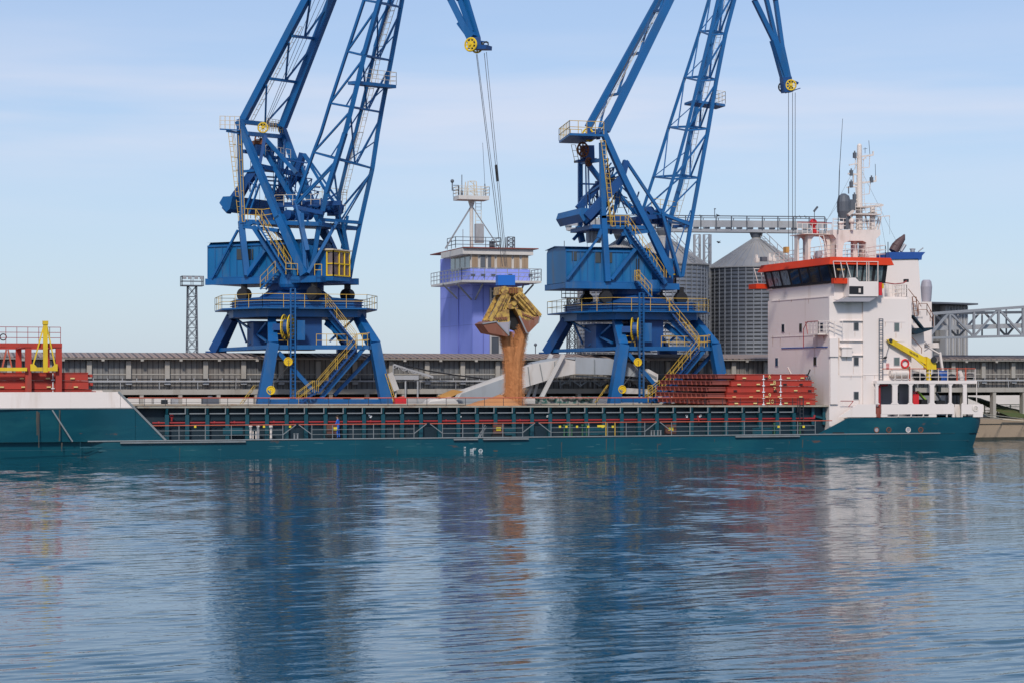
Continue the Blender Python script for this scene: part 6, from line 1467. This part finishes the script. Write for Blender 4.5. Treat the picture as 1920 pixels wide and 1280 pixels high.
# ------------------------------------------------------------------ silos and the gallery above them
def silo(cpx, wpx, ytop, yapex, Y, label, mat='silo'):
    X = XA(cpx, Y); r = (XA(cpx+wpx/2,Y)-XA(cpx-wpx/2,Y))/2*.985; zt = ZA(cpx, ytop, Y-r*.3); za = ZA(cpx, yapex, Y)
    t = thing('grain_silo', (X, Y, QZ), label, 'silo', 'grain silos behind the quay')
    MB().lathe((X,Y,QZ), [(r,0),(r,zt-QZ)], 72).build('silo_wall', M[mat], t, True)
    b = MB()
    for i in range(40):
        a = 2*math.pi*i/40; p = V(X+math.cos(a)*(r+.02), Y+math.sin(a)*(r+.02), QZ); b.bar(p, V(p.x,p.y,zt), .10)
    b.build('wall_stiffener', M['galv'], t)
    MB().lathe((X,Y,zt), [(r+.18,-.05),(r+.18,.04),(.5,za-zt-.3),(.5,za-zt)], 72).build('silo_roof', M['cone'], t)
    b = MB()
    for i in range(36):
        a = 2*math.pi*i/36; b.bar(V(X+math.cos(a)*(r+.15), Y+math.sin(a)*(r+.15), zt+.06), V(X+math.cos(a)*.5, Y+math.sin(a)*.5, za-.28), .09)
    b.build('roof_rib', M['gal'], t)
    b = MB(); b.lathe((X,Y,za-.1), [(.55,0),(.75,.5),(.75,.8)], 12); b.build('filling_head', M['exh'], t)
    a = -1.2; b = MB(); b.ladder(V(X+math.cos(a)*r, Y+math.sin(a)*r, zt+.2), V(X+math.cos(a)*.9, Y+math.sin(a)*.9, za), (.5,.2,0), .5, .03); b.rail([V(X+math.cos(a+.04)*r, Y+math.sin(a+.04)*r, zt+.1), V(X+math.cos(a)*.9, Y+math.sin(a)*.9, za)], .8, 1.5, 1, .03); b.build('roof_ladder', M['gal'], t)
    return t
silo(1418, 170, 503, 444, 204, 'large ribbed steel silo with pale cone roof, directly left of the white deckhouse', 'silod')
silo(1243, 158, 497, 440, 204, 'steel silo with cone roof partly behind the right-hand crane')
silo(1163, 152, 500, 447, 214, 'steel silo farthest left, almost hidden behind the right-hand crane house')
gl = thing('conveyor_gallery', (XA(1330,203), 203, QZ), 'grey elevated conveyor walkway running across the silo tops', 'conveyor')
A, Bq = P(1064, 432, 215), P(1548, 438, 200)
A.z = P(1064,433,215).z
dv = (Bq-A); dh_ = V(dv.x,dv.y,0).normalized(); pv = V(-dh_.y, dh_.x, 0)
b = MB(); b.bar(A+V(0,0,.15), Bq+V(0,0,.15), 1.6, .32); b.bar(A+V(0,0,.9)-pv*.75, Bq+V(0,0,.9)-pv*.75, .08, .75); b.build('gallery_deck', M['gal'], gl)
b = MB(); b.rail([A+V(0,0,.3)-pv*.9, Bq+V(0,0,.3)-pv*.9], 1.45, 1.75, 1, .05); b.rail([A+V(0,0,.3)+pv*.8, Bq+V(0,0,.3)+pv*.8], 1.35, 1.75, 2, .035); b.build('gallery_railing', M['exh'], gl)
b = MB(); n = 24
for i in range(n): p = A.lerp(Bq, i/n); b.box(p.x, p.x+.3, p.y-.6, p.y+.4, p.z+.35, p.z+.62)
b.build('conveyor_frame', M['galv'], gl)
b = MB()
for k, px in enumerate((1302,1312,1320,1331)):
    p = P(px, 440, 203+ (k%2)*1.2); b.bar(V(p.x,p.y,p.z), V(p.x,p.y,QZ), .30 if k > 2 else .22)
def leg_z(px, py, Y): return P(px, py, Y)
b.zig(P(1302,440,203), P(1302,640,203), P(1312,440,203), P(1312,640,203), 12, .07); b.zig(P(1320,440,203), P(1320,640,203), P(1331,440,203), P(1331,640,203), 12, .07); b.build('support_tower', M['gal'], gl)
b = MB(); b.bar(P(1340,408,203), P(1340,392,203), .06); b.bar(P(1339,392,203), P(1342,392,203), .1); b.build('lamp_post', M['exh'], gl)

# ------------------------------------------------------------------ lattice light masts
def lmast(px, Y, y0, yc, w0, w1, label, nm='lamp_mast'):
    t = thing(nm, (XA(px,Y), Y, QZ), label, 'light mast')
    ztop = ZA(px, yc, Y); X = XA(px, Y); b = MB(); cs = []
    for i, j in ((-1,-1),(1,-1),(1,1),(-1,1)): cs.append((V(X+i*w1/2, Y+j*w1/2, QZ), V(X+i*w0/2, Y+j*w0/2, ztop)))
    for a, c_ in cs: b.bar(a, c_, .11)
    for k in range(4): b.zig(cs[k][0], cs[k][1], cs[(k+1)%4][0], cs[(k+1)%4][1], 12, .06, True)
    b.build('lattice_shaft', M['exh'], t)
    w = w0*1.25; zt = ztop; b = MB(); b.box(X-w, X+w, Y-w*.7, Y+w*.7, zt, zt+.12); b.build('mast_platform', M['exh'], t)
    MB().rail([(X-w,Y-w*.7,zt),(X+w,Y-w*.7,zt),(X+w,Y+w*.7,zt),(X-w,Y+w*.7,zt),(X-w,Y-w*.7,zt)], 1.1, 1.0, 2, .03).build('mast_railing', M['exh'], t)
    for k in (-.8,-.3,.3,.8): MB().box(X+k*w-.2, X+k*w+.2, Y-w*.7-.15, Y-w*.7+.1, zt+.75, zt+1.1).build('flood_lamp', M['galv'], t)
lmast(360, 225, 515, 537, .95, 1.3, 'dark lattice light mast far left of the cranes, floodlights on top')
lmast(1073, 208, 560, 560, .8, 1.1, 'lattice light mast just left of the right-hand crane, behind it')
pl = thing('lamp_pole', (XA(1004,230), 230, QZ), 'thin single lamp pole standing on the sky line between the cranes', 'lamp')
b = MB(); b.tube(V(XA(1004,230),230,QZ), P(1004,648,230), .06); b.build('pole', M['exh'], pl); b = MB(); b.ball(P(1004,646,230), .2); b.build('lamp', M['exh'], pl)

# ------------------------------------------------------------------ ship loader between the cranes
LY = 166.8
ld = thing('ship_loader', (XA(1080,LY), LY, QZ), 'long pale grey covered conveyor loader sloping down to the ship between the cranes', 'conveyor')
LZ = QZ
b = MB(); b.slab([(843,764),(868,731),(945,703),(998,682),(1058,672),(1079,676),(1079,700),(1038,708),(1018,715),(983,726),(947,737),(905,757),(900,764)], LY-.5, LY+.5); b.build('chute_casing', M['loadw'], ld)
b = MB(); b.slab([(866,737),(945,709),(945,734),(905,756),(850,758)], LY-.56, LY-.503); b.build('lower_panel', M['load'], ld)
b = MB(); b.slab([(998,680),(1040,671),(1078,669),(1078,674),(1058,671),(1000,684)], LY-.35, LY+1.2); b.slab([(1079,669),(1140,671),(1182,680),(1203,690),(1203,706),(1140,702),(1079,700)], LY-.4, LY+1.2); b.build('drive_housing', M['load'], ld)
b = MB()
for (a, c_) in (((990,687),(994,721)),((1012,682),(1018,713)),((1040,677),(1040,706)),((1115,673),(1115,702))): b.bar(P(*a,LY-.53), P(*c_,LY-.53), .07)
b.build('casing_seam', M['grey'], ld)
b = MB(); b.bar(P(1056,664,LY-.9), P(1006,762,LY-.9), .36, .3); b.bar(P(1034,664,LY+1.5), P(1020,690,LY+1.5), .34, .3); b.bar(P(997,722,LY+.6), P(982,762,LY+.6), .22); b.bar(P(1008,718,LY+.9), P(1000,745,LY+.9), .22); b.build('support_leg', M['loadw'], ld)
b = MB(); b.slab([(1216,691),(1234,701),(1233,716),(1227,715),(1206,704)], LY-.6, LY+.6); b.build('tail_box', M['loadw'], ld)
b = MB(); 
for k in range(7): p = P(1212+k*3, 698+k*1.6, LY-.63); b.box(p.x-.07, p.x+.07, p.y, p.y+.02, p.z-.15, p.z+.1)
b.bar(P(1080,704,LY), P(1205,712,LY), .12); b.zig(P(1050,710,LY+.8), P(1200,712,LY+.8), P(1050,722,LY+.8), P(1200,724,LY+.8), 8, .09); b.build('under_frame', M['grey'], ld)
b = MB(); b.slab([(1168,726),(1216,729),(1220,738),(1170,737)], LY-.3, LY+.5); b.build('tail_drum_casing', M['loadw'], ld)
MB().rail([P(1215,757,164.6), P(1223,757,164.6)], 1.65, .35, 3, .025).build('guard_rail', M['yel'], ld)
b = MB(); b.box(XA(1000,LY), XA(1230,LY), LY-.4, LY+.4, QZ, QZ+.5); b.build('chassis', M['grey'], ld)

# loose things on the quay
t = thing('steel_chute', (XA(735,167), 167, QZ), 'pale square steel chute leaning beside the left crane right leg', 'chute')
b = MB(); b.bar(P(730,699,168), P(742,731,168), .55, .5); b.bar(P(742,731,168), P(741,762,168), .12); b.build('chute', M['loadw'], t); 
t = thing('belt_conveyor', (XA(770,168.6), 168.6, QZ), 'grey sloping belt conveyor frame against the shed, right of the left crane', 'conveyor')
b = MB(); b.bar(P(738,683,168.8), P(812,706,168.8), .10, .16); b.zig(P(738,683,168.8), P(812,706,168.8), P(738,690,168.8), P(812,709,168.8), 8, .06); b.build('frame', M['gal'], t)
b = MB(); b.slab([(737,703),(785,703),(785,711),(737,711)], 168.7, 169.2); b.bar(P(737,683,168.8), P(737,712,168.8), .07); b.build('side_panel', M['gal'], t)
b = MB(); b.path([P(760,684,168.6),P(800,694,168.6),P(850,702,168.6),P(905,709,168.6)], .07, 6); b.build('belt', M['black'], t)
b = MB(); b.box(XA(745,168.8), XA(790,168.8), 168.8, 169.1, QZ, QZ+.3); b.bar(P(760,712,168.9), V(P(760,712,168.9).x,168.9,QZ), .12); b.bar(P(783,712,168.9), V(P(783,712,168.9).x,168.9,QZ), .12); b.build('support_leg', M['gal'], t)
b = MB(); b.slab([(741,744),(762,745),(762,766),(741,766)], 164.3, 165.2); b.bar(P(745,745,164.7),P(758,743,164.7),.1); tag(b.build('steel_skip', M['bin']), 'bright red metal skip beside the foot of the left crane', 'skip')
b = MB(); b.prism([P(824,742,164.5), P(852,730,164.5), P(869,733,164.5), P(833,749,164.5)], (0,.9,0)); tag(b.build('orange_board', M['ply']), 'orange wooden trough propped above the white sheeting', 'trough')
b = MB(); pts_ = [(800,757),(806,750),(815,746),(826,747),(834,744),(845,743),(858,752),(862,762),(798,762)]; b.slab(pts_, 164.4, 166); b.slab([(800,757),(810,752),(826,750),(838,748),(840,762),(798,762)], 164.1, 164.4); tag(b.build('tarpaulin', M['tarp']), 'crumpled white sheeting lying on the quay left of the loader', 'tarpaulin')
M['sand'] = paint('quay_white', (.50,.46,.42), .9)
for i, (a, c_, y0, mt, lb, ct, nm) in enumerate(((288,318,745,'tarp','white panel van body parked beneath the shed at far left','van','parked_van'),(322,334,747,'gal','small grey air unit under the shed at left','unit','cooling_unit'),(380,410,744,'exh','dark covered machine beneath the shed left of the crane','machine','covered_machine'))):
    b = MB(); X0_, X1_ = XA(a,167.5), XA(c_,167.5); z_ = ZA(a,y0,167.5)
    if nm == 'parked_van':
        t = thing(nm, ((X0_+X1_)/2,168,QZ), lb, ct); b.prism([V(X0_,167.2,QZ+.4),V(X1_,167.2,QZ+.4),V(X1_,167.2,z_-.5),V(X1_-.5,167.2,z_),V(X0_,167.2,z_)], (0,1.8,0)); b.build('body', M[mt], t)
        [MB().tube((x_,167.1,QZ+.35),(x_,167.3,QZ+.35),.35,14).build('wheel', M['black'], t) for x_ in (X0_+.5,X1_-.6)]
        MB().box(X1_-.75, X1_-.2, 167.15, 167.197, z_-.55, z_-.15).build('window', M['glass'], t)
    else:
        b.box(X0_, X1_, 167.3, 168.3, QZ, z_); b.box(X0_+.1, X1_-.1, 167.25, 167.297, QZ+.2, z_-.3); b.tube(((X0_+X1_)/2,167.8,z_),((X0_+X1_)/2,167.8,z_+.12),.2); tag(b.build(nm, M[mt]), lb, ct)
b = MB(); rr = random.Random(9)
for i in range(60):
    px = rr.uniform(1008,1110); p = V(XA(px,165),165+rr.random(),QZ); r = rr.uniform(.15,.4); b.ball(p+V(0,0,2.1), r, 6, 4, .5)
b.box(XA(1008,165.5), XA(1110,165.5), 165.1, 166.2, QZ, QZ+2.1)
tag(b.build('cable_pile', paint('pile_mix', (.03,.12,.10), .8, (.35,.33,.3), .9, 3, streak=(1,1,1), lo=.45, hi=.55)), 'pile of green and pale cables beside the loader struts', 'cables')

# ------------------------------------------------------------------ right-hand side: truss conveyor, clad building, bank, fence
tc_ = thing('truss_bridge', (XA(1850,172), 172, QZ), 'grey lattice girder conveyor bridge at the right edge', 'conveyor bridge')
for Yt, nm in ((168.0,0),(171.0,1)):
    b = MB(); sh0 = 0
    def Q(px, py): return P(px, py, 168.0)+V(0, Yt-168.0, 0)
    if nm == 0:
        top = [(1736,592),(1740,589),(1920,576),(2010,569)]; bot = [(1738,634),(1920,628),(2010,625)]
    def ty(px): return 589+(px-1740)*(576-589)/180
    def by(px): return 633.5+(px-1738)*(629.5-633.5)/182
    b.bar(Q(1740,ty(1740)), Q(2040,ty(2040)), .26, .24); b.bar(Q(1738,by(1738)), Q(2040,by(2040)), .26, .20)
    v = [1781,1826,1872,1918,1964,2010]
    for px in v: b.bar(Q(px,ty(px)), Q(px,by(px)), .20 if nm == 0 else .12)
    b.bar(Q(1740,by(1740)), Q(1779,ty(1779)), .2)
    for i, (a, c_) in enumerate(zip(v[:-1], v[1:])):
        if i % 2 == 0: b.bar(Q(a,ty(a)), Q(c_,by(c_)), .17)
        else: b.bar(Q(a,by(a)), Q(c_,ty(c_)), .17)
    b.build('truss_girder', M['galv'] if nm == 0 else M['gal'], tc_)
b = MB(); b.bar(P(1740,616,169.5), P(2040,607,169.5), 2.2, .42); b.build('belt_casing', M['gal'], tc_)
b = MB(); b.bar(P(1760,588,170), P(2040,584,170), 1.2, .22); b.build('cable_tray', M['exh'], tc_)
for px in (1985,):
    b = MB(); b.bar(P(px,628,168), V(XA(px,168),168,QZ), .4); b.bar(P(px,628,168)+V(0,3,0), V(XA(px,168),171,QZ), .4); b.build('support_leg', M['gal'], tc_)
b = MB(); b.bar(V(XA(1745,168),168,QZ+2.5), P(1745,633,168), .3); b.bar(V(XA(1745,168),171,QZ+2.5), P(1745,633,168)+V(0,3,0), .3); b.build('support_leg', M['gal'], tc_)
hb_ = thing('transfer_building', (XA(1790,180), 180, QZ), 'striped metal-clad transfer tower behind the girder bridge', 'building')
b = MB(); b.box(XA(1772,180), XA(1814,180), 180, 190, QZ, ZA(1790,573,180)); b.build('wall', M['clad'], hb_)
b = MB(); X = XA(1772,180)
while X < XA(1813,180): b.box(X, X+.16, 179.9, 179.997, QZ, ZA(1790,573,180)-.05); X += .34
b.build('cladding_rib', M['marks'] if False else M['gal'], hb_)
b = MB(); b.slab([(1736,566),(1760,566.5),(1834,569),(1834,572),(1736,569)], 178.5, 191); b.build('roof', M['exh'], hb_)
b = MB(); b.slab([(1737,570),(1772,572),(1772,640),(1737,640)], 181, 188); b.build('annex', M['shed'], hb_)
b = MB(); b.box(XA(1850,260), XA(2100,260), 240, 300, QZ, QZ+1.6); 
gr = MB(); nx, ny = 60, 12; vs = []
rr = random.Random(11)
x0g, x1g = XA(1815,176), XA(2100,176)
for j in range(ny+1):
    for i in range(nx+1):
        X = x0g+(x1g-x0g)*i/nx; Y = 164.3+(176.5-164.3)*j/ny; h = .02+1.5*math.exp(-((X-XA(1862,172))/4.0)**2)*max(0,(Y-168)/8)+rr.uniform(0,.08)+.25*max(0,(Y-167)/9); vs.append((X,Y,QZ+.03+h))
gr.add(vs, [(j*(nx+1)+i, j*(nx+1)+i+1, (j+1)*(nx+1)+i+1, (j+1)*(nx+1)+i) for j in range(ny) for i in range(nx)])
for k in range(5200):
    X = rr.uniform(x0g, x1g); Y = rr.uniform(164.4, 175); h = rr.uniform(.06,.30)*(1 if Y < 170 else 1.5); z = QZ+.05+.25*max(0,(Y-167)/9)
    a = rr.uniform(0,3.14); dx_, dy_ = math.cos(a)*.03, math.sin(a)*.03; gr.add([(X-dx_,Y-dy_,z),(X+dx_,Y+dy_,z),(X+rr.uniform(-.1,.1),Y,z+h)], [(0,1,2)])
tag(gr.build('grass_verge', M['grass']), 'green and dry brown grass along the quay at the right edge', 'grass', kind='stuff')
b = MB(); z_ = QZ+.25; fy_ = 177.5
for k in range(7): X = XA(1846,fy_)+(XA(1990,fy_)-XA(1846,fy_))*k/6; b.bar((X,fy_,z_),(X,fy_,z_+.95),.08)
for h_ in (.35,.7,.92): b.bar((XA(1846,fy_),fy_,z_+h_),(XA(1990,fy_),fy_,z_+h_),.06)
for k in range(60): X = XA(1846,fy_)+(XA(1990,fy_)-XA(1846,fy_))*k/60; b.bar((X,fy_,z_),(X,fy_,z_+.9),.02)
tag(b.build('metal_fence', M['green']), 'low green metal fence on the grass behind the quay at right', 'fence')
# fenders and stains belong to the quay face: tyre fender
# birds
def bird(px, py, Y, fly, label, grp=None):
    p = P(px, py, Y); b = MB(); b.ball((p.x,Y,p.z), .11, 8, 6, .8); b.tube((p.x,Y,p.z),(p.x+.26,Y,p.z-.02),.07,6,.02); b.ball((p.x-.13,Y,p.z+.09), .055, 6, 5); b.tube((p.x-.18,Y,p.z+.09),(p.x-.24,Y,p.z+.08),.015,4,.004)
    if fly:
        for s in (-1,1): b.add([(p.x-.08,Y,p.z+.03),(p.x+.1,Y,p.z+.03),(p.x+.12,Y+s*.3,p.z+.16),(p.x+.02,Y+s*.5,p.z+.08)], [(0,1,2,3)]); b.add([(p.x-.08,Y,p.z+.02),(p.x+.02,Y+s*.5,p.z+.07),(p.x+.12,Y+s*.3,p.z+.15),(p.x+.1,Y,p.z+.02)], [(0,1,2,3)])
    else:
        b.bar((p.x,Y-.03,p.z-.1),(p.x,Y-.03,p.z-.2),.02); b.bar((p.x,Y+.03,p.z-.1),(p.x,Y+.03,p.z-.2),.02)
    tag(b.build('pigeon', M['bird']), label, 'bird', grp)
bird(1347, 455, 190, True, 'dark pigeon flying left of the large silo roof')
bird(623.5, 421, 165, True, 'tiny dark pigeon flying inside the left crane boom foot')
for px, py, lb in ((1314.5,405.5,'pigeon perched on the walkway rail nearest the right crane boom'),(1345.5,404,'pigeon perched on the walkway rail beside the lamp post'),(1493,407,'leftmost of three pigeons on the walkway rail by the ship mast'),(1501,407,'middle pigeon of three on the walkway rail by the ship mast'),(1511,407,'rightmost of three pigeons on the walkway rail by the ship mast')):
    bird(px, py, 203 if px < 1400 else 201.5, False, lb, 'pigeons on the conveyor walkway')
